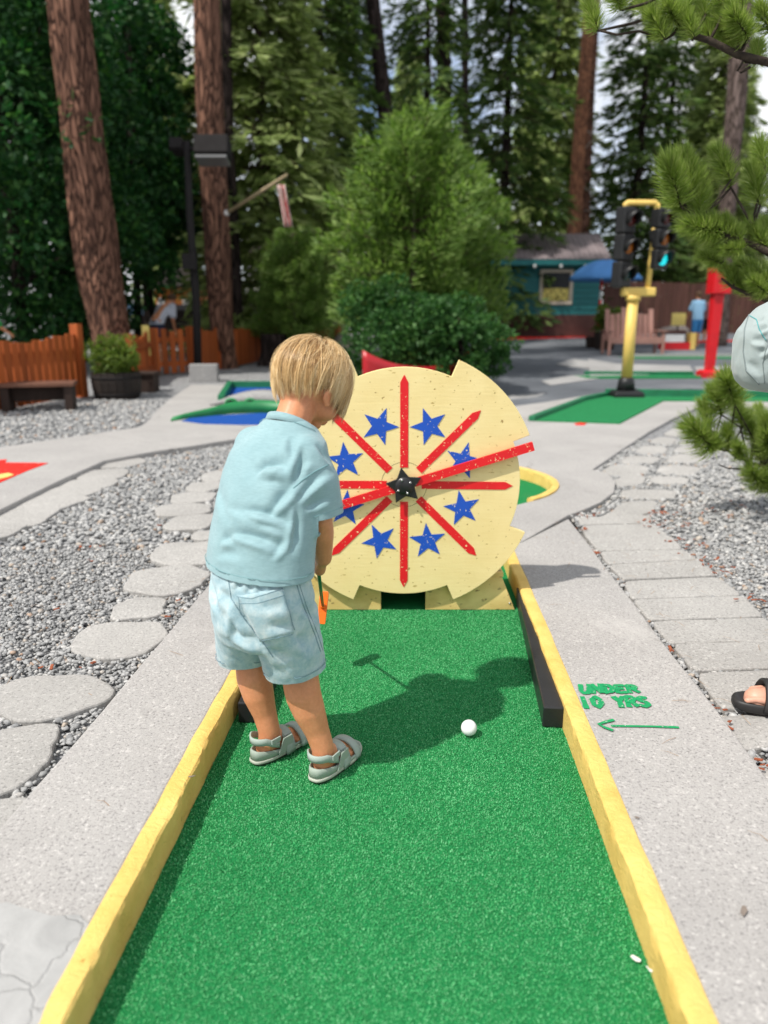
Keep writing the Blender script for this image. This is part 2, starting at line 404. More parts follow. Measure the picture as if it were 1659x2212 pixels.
# left far path
lp = [(-60, 1135), (0, 1101), (70, 1066), (143, 1031), (227, 994), (330, 975), (430, 960), (520, 946), (640, 930), (700, 915), (700, 800), (560, 790), (500, 805), (412, 831), (372, 858), (339, 886), (318, 910), (302, 922), (150, 944), (0, 966), (-90, 982)]
o, POLY_LP = sheet('concrete_path_far_left', None, 0, M_CONC, 0.06, pts=[(q.x, q.y, 0.095) for q in [at_z(a, b, 0.095) for a, b in lp]], bevel=0.01); tag(o, kind='structure')
# asphalt court to the right, behind the apron, shade painted into its tones
asp = [(940, 905), (1180, 873), (1290, 853), (1560, 838), (1800, 830), (1800, 700), (1300, 728), (1060, 731), (960, 760), (900, 800)]
o, _ = sheet('asphalt_court', None, 0, M_ASPH, 0.03, pts=[gp(a, b, 0.012) for a, b in asp]); tag(o, kind='structure')
for i, q in enumerate([[(1190, 832), (1290, 818), (1330, 806), (1230, 812), (1170, 822)], [(1060, 868), (1160, 857), (1180, 849), (1090, 855)], [(1240, 775), (1330, 790), (1290, 797), (1200, 786)], [(1275, 812), (1500, 806), (1490, 790), (1330, 785), (1270, 775)], [(1510, 812), (1659, 805), (1659, 790), (1500, 792)]]):
    o, _ = sheet('pale_slab', None, 0, M_FAR_CONC, 0.02, pts=[gp(a, b, 0.022 + 0.004 * i) for a, b in q]); tag(o, kind='structure')

# ---- turf of the hole in play: backing sheet and its pile of fibres
turf_poly = [(lane_l(Y0), Y0), (lane_r(Y0), Y0), (lane_r(2.0), 2.0), (lane_r(YE), YE)] + [(p.x, p.y) for p in arc(CIRC_C, CIRC_R, R_(-52), R_(232), 34)] + [(lane_l(YE), YE)]
o, _ = sheet('turf_lane', None, 0, M_TURF_BASE, 0.02, pts=[(x, y, 0.0) for x, y in turf_poly]); tag(o, kind='structure'); TURF = o
def turf_pile(name, region, n, hh, parent, mat, zf=lambda x, y: 0.0):
    (x0, x1, y0, y1) = region
    x = NP.uniform(x0, x1, n * 2); y = y0 + (y1 - y0) * NP.uniform(0, 1, n * 2) ** 1.0
    k = (x > lane_l(y) + 0.001) & (x < lane_r(y) - 0.001)
    x = x[k][:n]; y = y[k][:n]; n = len(x)
    a = NP.uniform(0, 2 * np.pi, n); lean = NP.uniform(0.15, 1.0, n) * hh; h = NP.uniform(0.55, 1.05, n) * hh; wd = NP.uniform(0.0006, 0.0012, n)
    b = a + NP.uniform(-1.3, 1.3, n)
    P = np.zeros((n, 4, 3))
    sx, sy = -np.sin(a) * wd, np.cos(a) * wd
    mx, my = x + np.cos(a) * lean * 0.45, y + np.sin(a) * lean * 0.45
    tx, ty = mx + np.cos(b) * lean * 0.8, my + np.sin(b) * lean * 0.8
    P[:, 0] = np.stack([x, y, np.zeros(n)], 1)
    P[:, 1] = np.stack([mx - sx, my - sy, h * 0.7], 1); P[:, 2] = np.stack([mx + sx, my + sy, h * 0.7], 1)
    P[:, 3] = np.stack([tx, ty, h], 1)
    base = (np.arange(n) * 4)[:, None]
    T = np.concatenate([base + np.array([0, 2, 1]), base + np.array([1, 2, 3])], 0)
    o = tri_mesh(name, P.reshape(-1, 3), T, mat, parent)
    return o
def tri_mesh(name, V, T, mat, parent=None, smooth=False):
    V = np.asarray(V, dtype=np.float32); T = np.asarray(T, dtype=np.int32)
    me = bpy.data.meshes.new(name)
    me.vertices.add(len(V)); me.vertices.foreach_set('co', V.ravel())
    me.loops.add(T.size); me.loops.foreach_set('vertex_index', T.ravel())
    me.polygons.add(len(T)); me.polygons.foreach_set('loop_start', np.arange(0, T.size, 3, dtype=np.int32))
    try: me.polygons.foreach_set('loop_total', np.full(len(T), 3, dtype=np.int32))
    except Exception: pass
    me.update(calc_edges=True); me.validate()
    return link_mesh(name, me, mat, parent, smooth)
tag(turf_pile('turf_pile', (-0.60, 0.66, 0.70, YB), 330000, 0.0042, TURF, M_TURF), kind='stuff')

# ---- yellow kerb boards (slightly uneven, thickly painted)
def kerb(name, line, side, parent=None, z1=SLAB_Z + 0.004, z0=-0.02, wd=KW, n=260, seed=0.0, mat=None):
    """line: list of xy; side +1 = body lies to the left of travel"""
    L = [0.0]
    for i in range(1, len(line)): L.append(L[-1] + (line[i] - line[i - 1]).length)
    rings = []
    for k in range(n + 1):
        s = L[-1] * k / n; i = max(j for j in range(len(line) - 1) if L[j] <= s + 1e-9)
        t = (s - L[i]) / (L[i + 1] - L[i]); p = line[i].lerp(line[i + 1], t)
        dd = (line[min(i + 1, len(line) - 1)] - line[i]).normalized()
        if len(line) > 3:
            q0 = line[max(i - 1, 0)]; q1 = line[min(i + 2, len(line) - 1)]
            e0 = (line[i + 1] - q0).normalized(); e1 = (q1 - line[i]).normalized(); dd = e0.lerp(e1, t).normalized()
        nn = Vector((-dd.y, dd.x)) * side
        w1 = noise.noise(Vector((s * 2.6, seed, 1))) * 0.006 + noise.noise(Vector((s * 11, seed, 1))) * 0.003; w2 = noise.noise(Vector((s * 3, seed, 5))) * 0.004 + noise.noise(Vector((s * 14, seed, 5))) * 0.002
        w3 = noise.noise(Vector((s * 22, seed, 8))) * 0.002 + noise.noise(Vector((s * 60, seed, 4))) * 0.0016
        prof = [(0.0 + w1 * 0.5, z0), (0.0 + w1 * 0.8 + w3, z1 * 0.55), (0.000 + w1 - w3, z1 - 0.005), (0.0045 + w1 + w3, z1 + w2 * 0.6), (0.016, z1 + 0.001 + w2), (wd * 0.72, z1 + 0.001 + w2), (wd + w1 * 0.6, z1 - 0.002 + w2 * 0.4), (wd + w1 * 0.6 + 0.001, z0)]
        rings.append([Vector((p.x + nn.x * a, p.y + nn.y * a, z)) for a, z in prof])
    mb = MB(); mb.loft(rings)
    o = mb.build(name, mat or M_KERB, parent, smooth=True)
    es = o.modifiers.new('edge', 'EDGE_SPLIT'); es.split_angle = R_(36)
    return o
kl = kerb('yellow_kerb', [Vector((lane_l(y), y)) for y in (Y0, 1.0, 2.0, 2.9, YE)], 1, seed=2.0)
tag(kl, 'chipped yellow kerb along the left side of the boy\'s golf lane', 'kerb', 'yellow kerbs of the nearest hole')
kr = kerb('yellow_kerb', [Vector((lane_r(y), y)) for y in (Y0, 1.0, 2.0, 2.9, YE)], -1, seed=9.0)
tag(kr, 'bright yellow kerb on the right of the lane beside the green lettering', 'kerb', 'yellow kerbs of the nearest hole')
kc = kerb('yellow_kerb', arc(CIRC_C, CIRC_R, R_(-50), R_(230), 40), -1, seed=4.0, n=140)
tag(kc, 'curved yellow kerb round the end circle behind the wheel', 'kerb', 'yellow kerbs of the nearest hole')

# ---- black timbers lying inside the lane
def timber(name, near, far, wd, h, label, lean=0):
    a, b = Vector(near), Vector(far); dv = (b - a); ang = math.atan2(dv.y, dv.x)
    o = box(name, ((a.x + b.x) / 2, (a.y + b.y) / 2, h / 2 + 0.002), (dv.length, wd, h), M_BLACK_WOOD, None, rotz(ang), 0.004)
    return tag(o, label, 'timber')
timber('black_timber', (0.468, 1.835), (0.556, 2.775), 0.064, 0.062, 'black painted timber lying along the right kerb near the ball')
timber('black_timber', (-0.372, 1.86), (-0.338, 2.62), 0.066, 0.062, 'black painted timber by the left kerb behind the boy\'s legs')

# ---- lettering painted on the right slab
def to_slab(p, o=0.003): return Vector((p[0], p[1], SLAB_Z + o))
def stroke(mb, pts, wd, z):
    pts = [Vector((p[0], p[1])) for p in pts]; rings = []
    for i, p in enumerate(pts):
        dd = (pts[min(i + 1, len(pts) - 1)] - pts[max(i - 1, 0)]).normalized(); nn = Vector((-dd.y, dd.x)) * wd * 0.5 * random.uniform(0.82, 1.15)
        q = p - dd * wd * 0.3 if i == 0 else (p + dd * wd * 0.3 if i == len(pts) - 1 else p)
        rings.append([Vector((q.x + nn.x, q.y + nn.y, z + 0.00004 * i)), Vector((q.x - nn.x, q.y - nn.y, z + 0.00004 * i))])
    mb.loft(rings, False, False)
GLY = {'U': [[(0, 1), (0.02, .3), (.25, 0), (.6, 0), (.82, .3), (.85, 1)]], 'N': [[(0, 0), (.02, 1)], [(.02, 1), (.8, .02)], [(.8, .02), (.82, 1)]],
       'D': [[(0.02, 1), (0, 0)], [(0, 1), (.5, .95), (.85, .55), (.6, .1), (0, 0)]], 'E': [[(.75, 1), (0, 1), (0, 0), (.78, 0)], [(0, .5), (.6, .52)]],
       'R': [[(0, 0), (0, 1), (.55, 1), (.8, .78), (.55, .5), (0, .5)], [(.35, .5), (.85, 0)]], '1': [[(.3, 1), (.32, 0)]],
       '0': [[(.4, 1), (.05, .75), (.02, .3), (.4, 0), (.8, .3), (.82, .75), (.4, 1)]], 'Y': [[(0, 1), (.4, .55), (.85, 1)], [(.4, .55), (.36, 0)]],
       'S': [[(.8, .9), (.4, 1.02), (.05, .8), (.3, .55), (.7, .45), (.85, .18), (.45, -.03), (0, .1)]]}
words_px = [('UNDER', (1254, 1499), (1385, 1497), (1252, 1481), (1377, 1483)), ('10 YRS', (1258, 1530), (1408, 1527), (1250, 1507), (1398, 1507))]
mi = 0
for wtxt, bl, br, tl, tr in words_px:
    q = [at_z(*c, SLAB_Z) for c in (bl, br, tl, tr)]
    n = len(wtxt)
    for i, ch in enumerate(wtxt):
        if ch == ' ': continue
        mb = MB(); mi += 1
        jit = random.uniform(-0.03, 0.03)
        for si, st in enumerate(GLY[ch]):
            dense = []
            for a, b in zip(st[:-1], st[1:]):
                for k in range(5): dense.append((a[0] + (b[0] - a[0]) * k / 5, a[1] + (b[1] - a[1]) * k / 5))
            dense.append(st[-1])
            P = []
            for gx, gy in dense:
                u = (i + 0.06 + gx * 0.84) / n; vv = gy + jit
                lo = q[0].lerp(q[1], u); hi = q[2].lerp(q[3], u); P.append(lo.lerp(hi, vv))
            stroke(mb, P, 0.0155, SLAB_Z + 0.0026 + 0.0010 * si)
        mb.build('painted_letter', M_LETTER, SLAB_R)
mb = MB()
A = [at_z(1464, 1573, SLAB_Z), at_z(1400, 1571, SLAB_Z), at_z(1322, 1570, SLAB_Z)]
stroke(mb, A, 0.0095, SLAB_Z + 0.0031)
stroke(mb, [at_z(1324, 1558, SLAB_Z), at_z(1308, 1562, SLAB_Z), at_z(1293, 1567, SLAB_Z), at_z(1306, 1574, SLAB_Z), at_z(1322, 1580, SLAB_Z)], 0.010, SLAB_Z + 0.0042)
mb.build('painted_arrow', M_LETTER, SLAB_R)

# ================================================================== STEPPING STONES AND PAVERS
def stone_slab(name, poly, ztop, thick, mat, parent, dome=0.004, rnd=0.006):
    poly = ccw(poly); n = len(poly); c = sum((Vector((p[0], p[1])) for p in poly), Vector((0, 0))) / n
    def ring(k, z): return [Vector((c.x + (p[0] - c.x) * k, c.y + (p[1] - c.y) * k, z)) for p in poly]
    mb = MB(); mb.loft([ring(1.0, ztop - thick), ring(1.0, ztop - rnd), ring(0.985, ztop - rnd * 0.35), ring(0.95, ztop), ring(0.5, ztop + dome)][:], True)
    o = mb.build(name, mat, parent)
    me = o.data
    return o
def blob(cx, cy, hx, hy, ang=0.0, n=22, pw=2.3, jit=0.05, seed=0):
    out = []
    for k in range(n):
        a = 2 * math.pi * k / n; r = 1 / ((abs(math.cos(a)) ** pw + abs(math.sin(a)) ** pw) ** (1 / pw))
        r *= 1 + jit * 0.75 * noise.noise(Vector((math.cos(a) * 1.3, math.sin(a) * 1.3, seed * 3.3))) + jit * 0.10 * noise.noise(Vector((math.cos(a) * 7, math.sin(a) * 7, seed * 3.3)))
        x, y = hx * r * math.cos(a), hy * r * math.sin(a)
        out.append((cx + x * math.cos(ang) - y * math.sin(ang), cy + x * math.sin(ang) + y * math.cos(ang)))
    return out
STONE_Z = 0.066
HOLES = []                                # outlines where no gravel lies
steps = thing('stepping_stone_path', None, None, (-1.2, 2.6, 0), kind='structure')
oval = [(1400, 335, 90, 33), (1330, 402, 122, 32), (1250, 473, 152, 34), (1190, 550, 190, 36), (1240, 632, 162, 48), (1330, 720, 100, 29), (1230, 835, 242, 74), (1080, 1005, 265, 86), (905, 1185, 172, 62), (775, 1385, 292, 122), (290, 1765, 410, 132), (60, 2170, 300, 205), (-30, 2650, 300, 230),
        (760, 245, 165, 30), (665, 325, 160, 33), (570, 385, 180, 38), (420, 440, 195, 42), (320, 505, 205, 50), (150, 595, 200, 66), (0, 690, 135, 52)]
for i, (zx, zy, hx, hy) in enumerate(oval):
    pts = [(zx + hx * math.cos(a), zy + hy * math.sin(a)) for a in (0, math.pi / 2, math.pi, -math.pi / 2)]
    w4 = [at_z(a * 0.33333, 916 + b * 0.33333, STONE_Z) for a, b in pts]
    c = (w4[1] + w4[3]) / 2; hxw = (w4[0] - w4[2]).length / 2; hyw = (w4[1] - w4[3]).length / 2
    sh = blob(c.x, c.y, hxw * 1.0, hyw * 1.0, random.uniform(-0.10, 0.10), 40, random.uniform(2.1, 2.9), 0.34, i)
    HOLES.append(sh)
    stone_slab('stepping_stone', sh, STONE_Z + random.uniform(-0.003, 0.004), 0.05, M_STONE, steps)
pav = thing('paver_path', None, None, (1.1, 2.9, 0), kind='structure')
def z4(a, b): return (1019.6 + a * 0.38544, 967.8 + b * 0.38544)
PAV_Z = 0.058
rows = [((583, 388), (1008, 372)), ((600, 428), (1023, 418)), ((635, 503), (1120, 490)), ((705, 578), (1195, 568)), ((757, 653), (1280, 625)), ((838, 738), (1390, 715)), ((888, 842), (1530, 820)), ((985, 962), (1655, 940)), ((1105, 1092), (1790, 1072)), ((1240, 1250), (1950, 1225)), ((1392, 1460), (2150, 1425))]
for i in range(len(rows) - 1):
    (a, b), (c_, d_) = rows[i], rows[i + 1]
    q = [at_z(*z4(*p), PAV_Z) for p in (a, b, d_, c_)]
    ctr = sum(q, Vector()) / 4
    poly = []
    for j in range(4):
        p, r_ = q[j], q[(j + 1) % 4]
        for k in range(6):
            s = p.lerp(r_, k / 6); s = s + (ctr - s).normalized() * (0.006 + 0.004 * noise.noise(s * 25) + (0.012 if k == 0 else 0))
            poly.append((s.x, s.y))
    HOLES.append(poly)
    stone_slab('paver', poly, PAV_Z + random.uniform(-0.003, 0.003), 0.05, M_STONE, pav, 0.001)
# rough flat stones at the near right, and the crazy paving further on
rough = [[(1475, 1560), (1560, 1545), (1760, 1530), (1800, 1600), (1560, 1625)], [(1600, 1660), (1780, 1615), (1840, 1720), (1700, 1740)], [(1705, 1790), (1900, 1740), (1960, 1900), (1800, 1900)]]
for i, q in enumerate(rough):
    w4 = [at_z(a, b, 0.05) for a, b in q]; c = sum(w4, Vector()) / len(w4)
    poly = []
    for j in range(len(w4)):
        for k in range(5):
            s = w4[j].lerp(w4[(j + 1) % len(w4)], k / 5); s = s + (c - s) * (0.06 + 0.1 * noise.noise(s * 9)); poly.append((s.x, s.y))
    HOLES.append(poly); stone_slab('paver', poly, 0.05, 0.04, M_STONE, pav, 0.006)
flag = [[(700, 395), (1010, 372), (1060, 290), (830, 300), (790, 350)], [(840, 285), (1140, 288), (1160, 235), (830, 228)], [(815, 218), (960, 205), (985, 155), (860, 150), (770, 190)], [(985, 200), (1200, 205), (1230, 165), (1000, 155)],
        [(720, 130), (800, 165), (975, 150), (1000, 100), (860, 90), (770, 100)], [(1020, 148), (1250, 155), (1300, 110), (1180, 95), (1050, 100)], [(800, 85), (1030, 90), (1070, 50), (880, 40)], [(1085, 82), (1300, 85), (1330, 40), (1180, 30), (1100, 45)],
        [(900, 30), (1080, 35), (1110, -5), (960, -20)], [(1125, 25), (1330, 30), (1360, -10), (1140, -10)], [(980, -30), (1120, -15), (1160, -55), (1040, -65)], [(1150, -15), (1370, -15), (1390, -60), (1180, -55)], [(1060, -75), (1180, -65), (1230, -105), (1130, -110)], [(1210, -70), (1390, -70), (1400, -110), (1250, -110)]]
for i, q in enumerate(flag):
    w4 = [at_z(*z4(*p), 0.05) for p in q]; c = sum(w4, Vector()) / len(w4); poly = []
    for j in range(len(w4)):
        p0, p1, p2 = w4[j], w4[(j + 1) % len(w4)], w4[(j + 2) % len(w4)]
        for k in (0.2, 0.5, 0.8):
            s = p0.lerp(p1, k); s = s + (c - s) * (0.03 + 0.02 * noise.noise(s * 5)); poly.append((s.x, s.y))
    HOLES.append(poly); stone_slab('flagstone', poly, 0.052, 0.04, M_STONE, pav, 0.002)

# ================================================================== LOOSE GRAVEL
ICO_V = []
_p = (1 + 5 ** 0.5) / 2
ICO_V = np.array([(-1, _p, 0), (1, _p, 0), (-1, -_p, 0), (1, -_p, 0), (0, -1, _p), (0, 1, _p), (0, -1, -_p), (0, 1, -_p), (_p, 0, -1), (_p, 0, 1), (-_p, 0, -1), (-_p, 0, 1)]) / 1.902
ICO_F = np.array([(0, 11, 5), (0, 5, 1), (0, 1, 7), (0, 7, 10), (0, 10, 11), (1, 5, 9), (5, 11, 4), (11, 10, 2), (10, 7, 6), (7, 1, 8), (3, 9, 4), (3, 4, 2), (3, 2, 6), (3, 6, 8), (3, 8, 9), (4, 9, 5), (2, 4, 11), (6, 2, 10), (8, 6, 7), (9, 8, 1)])
def stones(name, region, dens, r0, r1, mat, zbase, avoid, label=None, edge=0.0, keep=None, parent=None):
    x0, x1, y0, y1 = region; n = int((x1 - x0) * (y1 - y0) * dens)
    xs = NP.uniform(x0, x1, n); ys = NP.uniform(y0, y1, n)
    def in_np(poly, x, y):
        c = np.zeros(len(x), bool); j = len(poly) - 1
        for i in range(len(poly)):
            xi, yi = poly[i][0], poly[i][1]; xj, yj = poly[j][0], poly[j][1]
            if yi != yj:
                t = ((yi > y) != (yj > y)) & (x < (xj - xi) * (y - yi) / (yj - yi) + xi); c ^= t
            j = i
        return c
    m = np.ones(n, bool)
    for p in avoid: m &= ~in_np(p, xs, ys)
    if keep is not None: m &= keep(xs, ys)
    xs, ys = xs[m], ys[m]; n = len(xs)
    r = r0 + (r1 - r0) * NP.uniform(0, 1, n) ** 2.0
    V = np.repeat(ICO_V[None], n, 0) * (1 + NP.uniform(-0.28, 0.28, (n, 12, 1)))
    V *= np.stack([NP.uniform(0.8, 1.35, n), NP.uniform(0.6, 1.0, n), NP.uniform(0.38, 0.75, n)], 1)[:, None, :] * r[:, None, None]
    a = NP.uniform(0, 6.283, n); tl = NP.uniform(-0.6, 0.6, n); ca, sa, ct, st = np.cos(a), np.sin(a), np.cos(tl), np.sin(tl)
    x, y, z = V[..., 0], V[..., 1], V[..., 2]
    x2 = x * ct[:, None] + z * st[:, None]; z2 = -x * st[:, None] + z * ct[:, None]
    V = np.stack([x2 * ca[:, None] - y * sa[:, None] + xs[:, None], x2 * sa[:, None] + y * ca[:, None] + ys[:, None], z2 + (zbase + NP.uniform(-0.002, 0.010, n) + r * 0.2)[:, None]], -1)
    T = (ICO_F[None] + (np.arange(n) * 12)[:, None, None]).reshape(-1, 3)
    o = tri_mesh(name, V.reshape(-1, 3), T, mat, parent)
    return tag(o, label, kind='stuff')
def pebble_mat():
    t = NT('loose_gravel'); g_ = t.n('ShaderNodeNewGeometry'); co = t.coord()
    col = t.ramp(g_.outputs['Random Per Island'], [(0.0, (0.235, 0.236, 0.235)), (0.4, (0.345, 0.345, 0.34)), (0.75, (0.44, 0.435, 0.427)), (0.93, (0.53, 0.52, 0.50)), (0.985, (0.45, 0.38, 0.31)), (1.0, (0.36, 0.20, 0.12))])
    col = t.mix(t.ramp(t.noise(co, 130, 3), [(0.4, (0.4, 0.4, 0.4)), (0.6, (0, 0, 0))]), col, (0.12, 0.12, 0.125))
    t.color(col); t.set(0.85, 0.25); t.bump(t.noise(co, 300, 3), 0.4, 0.002); return t.m
M_PEB = pebble_mat()
AV = [[(p[0], p[1]) for p in q] for q in (POLY_SL, POLY_SR, POLY_AP, POLY_AP2, POLY_LP)] + HOLES + [[(p.x, p.y) for p in arc(CIRC_C, CIRC_R + 0.06, 0, 6.2, 30)]]
stones('gravel_bed', (-2.6, -0.5, 0.95, 3.3), 9000, 0.0048, 0.0125, M_PEB, 0.044, AV, keep=lambda x, y: x > -0.62 * y - 0.35)
stones('gravel_bed', (-5.2, -0.7, 3.3, 6.6), 2000, 0.011, 0.020, M_PEB, 0.042, AV, keep=lambda x, y: x > -0.62 * y - 0.4)
stones('gravel_bed', (0.9, 3.4, 1.35, 3.4), 7500, 0.005, 0.014, M_PEB, 0.038, AV, keep=lambda x, y: x < 0.62 * y + 0.35)
stones('gravel_bed', (1.0, 5.2, 3.4, 6.6), 1800, 0.011, 0.020, M_PEB, 0.040, AV, keep=lambda x, y: x < 0.62 * y + 0.4)
stones('gravel_bed', (-6.5, -2.5, 6.6, 10.0), 420, 0.018, 0.03, M_PEB, 0.040, AV)
M_CHIP = pmat('red_bark_chips', (0.33, 0.10, 0.045), (0.20, 0.055, 0.03), 60, 0.85, 0.2, 0.4, 90, 0.003)
def chips(cx, cy, n, sp, rad=0.0085):
    return [(cx + random.gauss(0, sp), cy + random.gauss(0, sp * 0.8), rad * random.uniform(0.5, 1.2)) for _ in range(n)]
cl = []
for (a, b, n, spr) in [((1050, 370), 0, 16, 0.06), ((1110, 440), 0, 14, 0.07), ((1190, 520), 0, 16, 0.06), ((1240, 590), 0, 6, 0.05), ((1380, 675), 0, 12, 0.06), ((1600, 855), 0, 7, 0.04), ((600, 460), 0, 5, 0.02), ((690, 590), 0, 5, 0.015), ((630, 375), 0, 8, 0.04), ((1115, 1150), 0, 5, 0.012), ((1350, 1460), 0, 6, 0.02), ((1440, 1545), 0, 4, 0.015), ((1590, 1780), 0, 5, 0.02), ((1000, 418), 0, 7, 0.05), ((1540, 345), 0, 10, 0.15), ((1250, 350), 0, 10, 0.12)]:
    p = at_z(*z4(*a), 0.06); cl += chips(p.x, p.y, n, spr)
for a in [(520, 800), (600, 800), (600, 885), (400, 1210), (1070, 1245), (1130, 1140), (280, 1570), (590, 1555), (1050, 655)]:
    p = at_z(a[0] / 3, 916 + a[1] / 3, 0.065); cl += chips(p.x, p.y, 2, 0.015)
mb = MB()
for x, y, r in cl:
    mb.box((x, y, 0.062 + random.uniform(0, 0.006)), (r * 2.4, r * 0.9, r * 0.35), Matrix.Rotation(random.uniform(0, 6.28), 3, 'Z') @ Matrix.Rotation(random.uniform(-.4, .4), 3, 'X') @ Matrix.Rotation(random.uniform(-.3, .3), 3, 'Y'))
tag(mb.build('bark_chips', M_CHIP), kind='stuff')

# dropped pine needles, mostly on the right by the near pine
mb = MB(); rn = random.Random(12)
M_DRYN = pmat('dry_pine_needles', (0.36, 0.22, 0.10), (0.22, 0.12, 0.06), 40, 0.8)
for i in range(420):
    if rn.random() < 0.72: x, y = rn.uniform(0.62, 2.3), rn.uniform(1.0, 4.4)
    else: x, y = rn.uniform(-1.9, -0.45), rn.uniform(1.0, 3.6)
    z = SLAB_Z + 0.002 if (inside(POLY_SL, x, y) or inside(POLY_SR, x, y)) else 0.068
    if z > 0.07 and rn.random() < 0.72: continue
    a = rn.uniform(0, 6.28); L_ = rn.uniform(0.025, 0.07); d_ = Vector((math.cos(a), math.sin(a), 0)); c = Vector((x, y, z)); w_ = Vector((-d_.y, d_.x, 0)) * 0.0007
    m = c + d_ * L_ * 0.5 + Vector((-d_.y, d_.x, 0)) * rn.uniform(-0.006, 0.006) + Vector((0, 0, 0.003)); e = c + d_ * L_
    mb.add([c - w_, c + w_, m + w_, m - w_, e + w_ * 0.4, e - w_ * 0.4], [(0, 1, 2, 3), (3, 2, 4, 5)])
tag(mb.build('fallen_needles', M_DRYN), kind='stuff')

# ================================================================== THE STAR WHEEL OBSTACLE
def plywood_mat():
    t = NT('cream_painted_plywood'); co = t.coord()
    col = t.ramp(t.noise(co, 5, 5, 0.6), [(0.3, (0.79, 0.635, 0.29)), (0.7, (0.86, 0.715, 0.36))])
    sc = t.ramp(t.noise(t.coord((1, 1, 1)), 70, 2, 0.4), [(0.695, (0, 0, 0)), (0.725, (1, 1, 1))])
    col = t.mix(sc, col, (0.30, 0.19, 0.05))
    sc2 = t.ramp(t.noise(t.coord((0.35, 1, 1.2)), 95, 2, 0.4), [(0.70, (0, 0, 0)), (0.73, (0.9, 0.9, 0.9))])
    col = t.mix(sc2, col, (0.38, 0.25, 0.06))
    gr = t.ramp(t.noise(co, 2.2, 6, 0.65), [(0.52, (0, 0, 0)), (0.74, (0.5, 0.5, 0.5))])
    col = t.mix(gr, col, (0.55, 0.40, 0.14))
    grain = t.noise(t.coord((1, 1, 14)), 9, 4, 0.6)
    col = t.mix(t.ramp(grain, [(0.4, (0.12, 0.12, 0.12)), (0.62, (0, 0, 0))]), col, (0.66, 0.48, 0.17))
    t.color(col); t.set(0.5, 0.4); b_ = t.bump(grain, 0.3, 0.002); t.bump(t.noise(co, 120, 4), 0.25, 0.0015, b_); return t.m
M_PLY = plywood_mat()
M_BOX = pmat('scuffed_cream_board', (0.80, 0.62, 0.25), (0.55, 0.38, 0.12), 6, 0.6, 0.3, 0.3, 80, 0.002, (1, 1, 1.6), flecks=((0.28, 0.19, 0.07), 34, 0.64))
def chipped(name, c, chip=(0.83, 0.70, 0.38)):
    t = NT(name); co = t.coord()
    f = t.ramp(t.noise(t.coord((1, 1, 0.6)), 120, 2, 0.5), [(0.69, (0, 0, 0)), (0.71, (1, 1, 1))])
    f2 = t.ramp(t.noise(t.coord((0.5, 1, 1.3)), 150, 2, 0.5), [(0.70, (0, 0, 0)), (0.72, (1, 1, 1))])
    col = t.mix(f, t.ramp(t.noise(co, 12, 3), [(0.3, tuple(v * 0.88 for v in c)), (0.7, c)]), chip); col = t.mix(f2, col, chip)
    t.color(col); t.set(0.45, 0.4); return t.m
M_RSTRIPE = chipped('chipped_red_paint', (0.74, 0.012, 0.018))
M_BSTAR = chipped('chipped_blue_paint', (0.012, 0.085, 0.50))
M_HUB = pmat('black_hub_metal', (0.016, 0.016, 0.018), (0.01, 0.01, 0.011), 20, 0.35, 0.5, 0.3, 60, 0.002, flecks=((0.25, 0.25, 0.25), 60, 0.72))
M_BOLT = pmat('bolt_steel', (0.55, 0.55, 0.56), None, 40, 0.3, 0.5); M_BOLT.node_tree.nodes['Principled BSDF'].inputs['Metallic'].default_value = 0.9
M_DARK = pmat('dark_inside', (0.01, 0.01, 0.01), None, 5, 0.9, 0.1)

YD = 2.665                               # front face of the disc
ctr = at_y(873, 1047, YD)
WX, WZ = ctr.x, ctr.z
RS, RL = 0.424, 0.487
wheel = thing('star_wheel_obstacle', 'round cream plywood wheel with red rays and blue stars at the lane end', 'golf obstacle', (WX, YD, 0))
def W(r, a, off=0.0):                    # polar point on the disc front; off = towards the player
    return Vector((WX + r * math.cos(a), YD - off, WZ + r * math.sin(a)))
prof = []
segs = [(-22, 22, RS), (22, 67, RL), (67, 113, RS), (113, 158, RL), (158, 202, RS), (202, 247, RL), (247, 293, RS), (293, 338, RL)]
for a0, a1, r in segs:
    for a in np.linspace(R_(a0), R_(a1), 15): prof.append((r, a))
mb = MB(); front = [W(r, a) for r, a in prof]
mb.plate(front[::-1], (0, 0.020, 0))
mb.build('disc', M_PLY, wheel, bevel=0.0015)
# rays: pencil-shaped strips
def flat(name, pts, mat, off, th=0.0012, parent=wheel):
    p = [Vector((q.x, YD - off, q.z)) for q in pts]
    m = MB(); m.plate(p, (0, -th, 0)); m2 = m.mesh(name)
    bm = bmesh.new(); bm.from_mesh(m2); bmesh.ops.recalc_face_normals(bm, faces=bm.faces); bm.to_mesh(m2); bm.free()
    return link_mesh(name, m2, mat, parent)
def polyrot(pts, a): c, s = math.cos(a), math.sin(a); return [Vector((WX + x * c - z * s, 0, WZ + x * s + z * c)) for x, z in pts]
for k in range(8):
    a = R_(90 + 45 * k) + (0.0 if k % 2 else random.uniform(-0.02, 0.02)); hw = 0.0145; r0, r1 = 0.064 if k % 2 == 0 else 0.075, 0.398 if k % 2 == 0 else 0.385
    flat('painted_ray', polyrot([(r0, -hw), (r1 - 0.028, -hw), (r1, 0), (r1 - 0.028, hw), (r0, hw)], a), M_RSTRIPE, 0.0005)
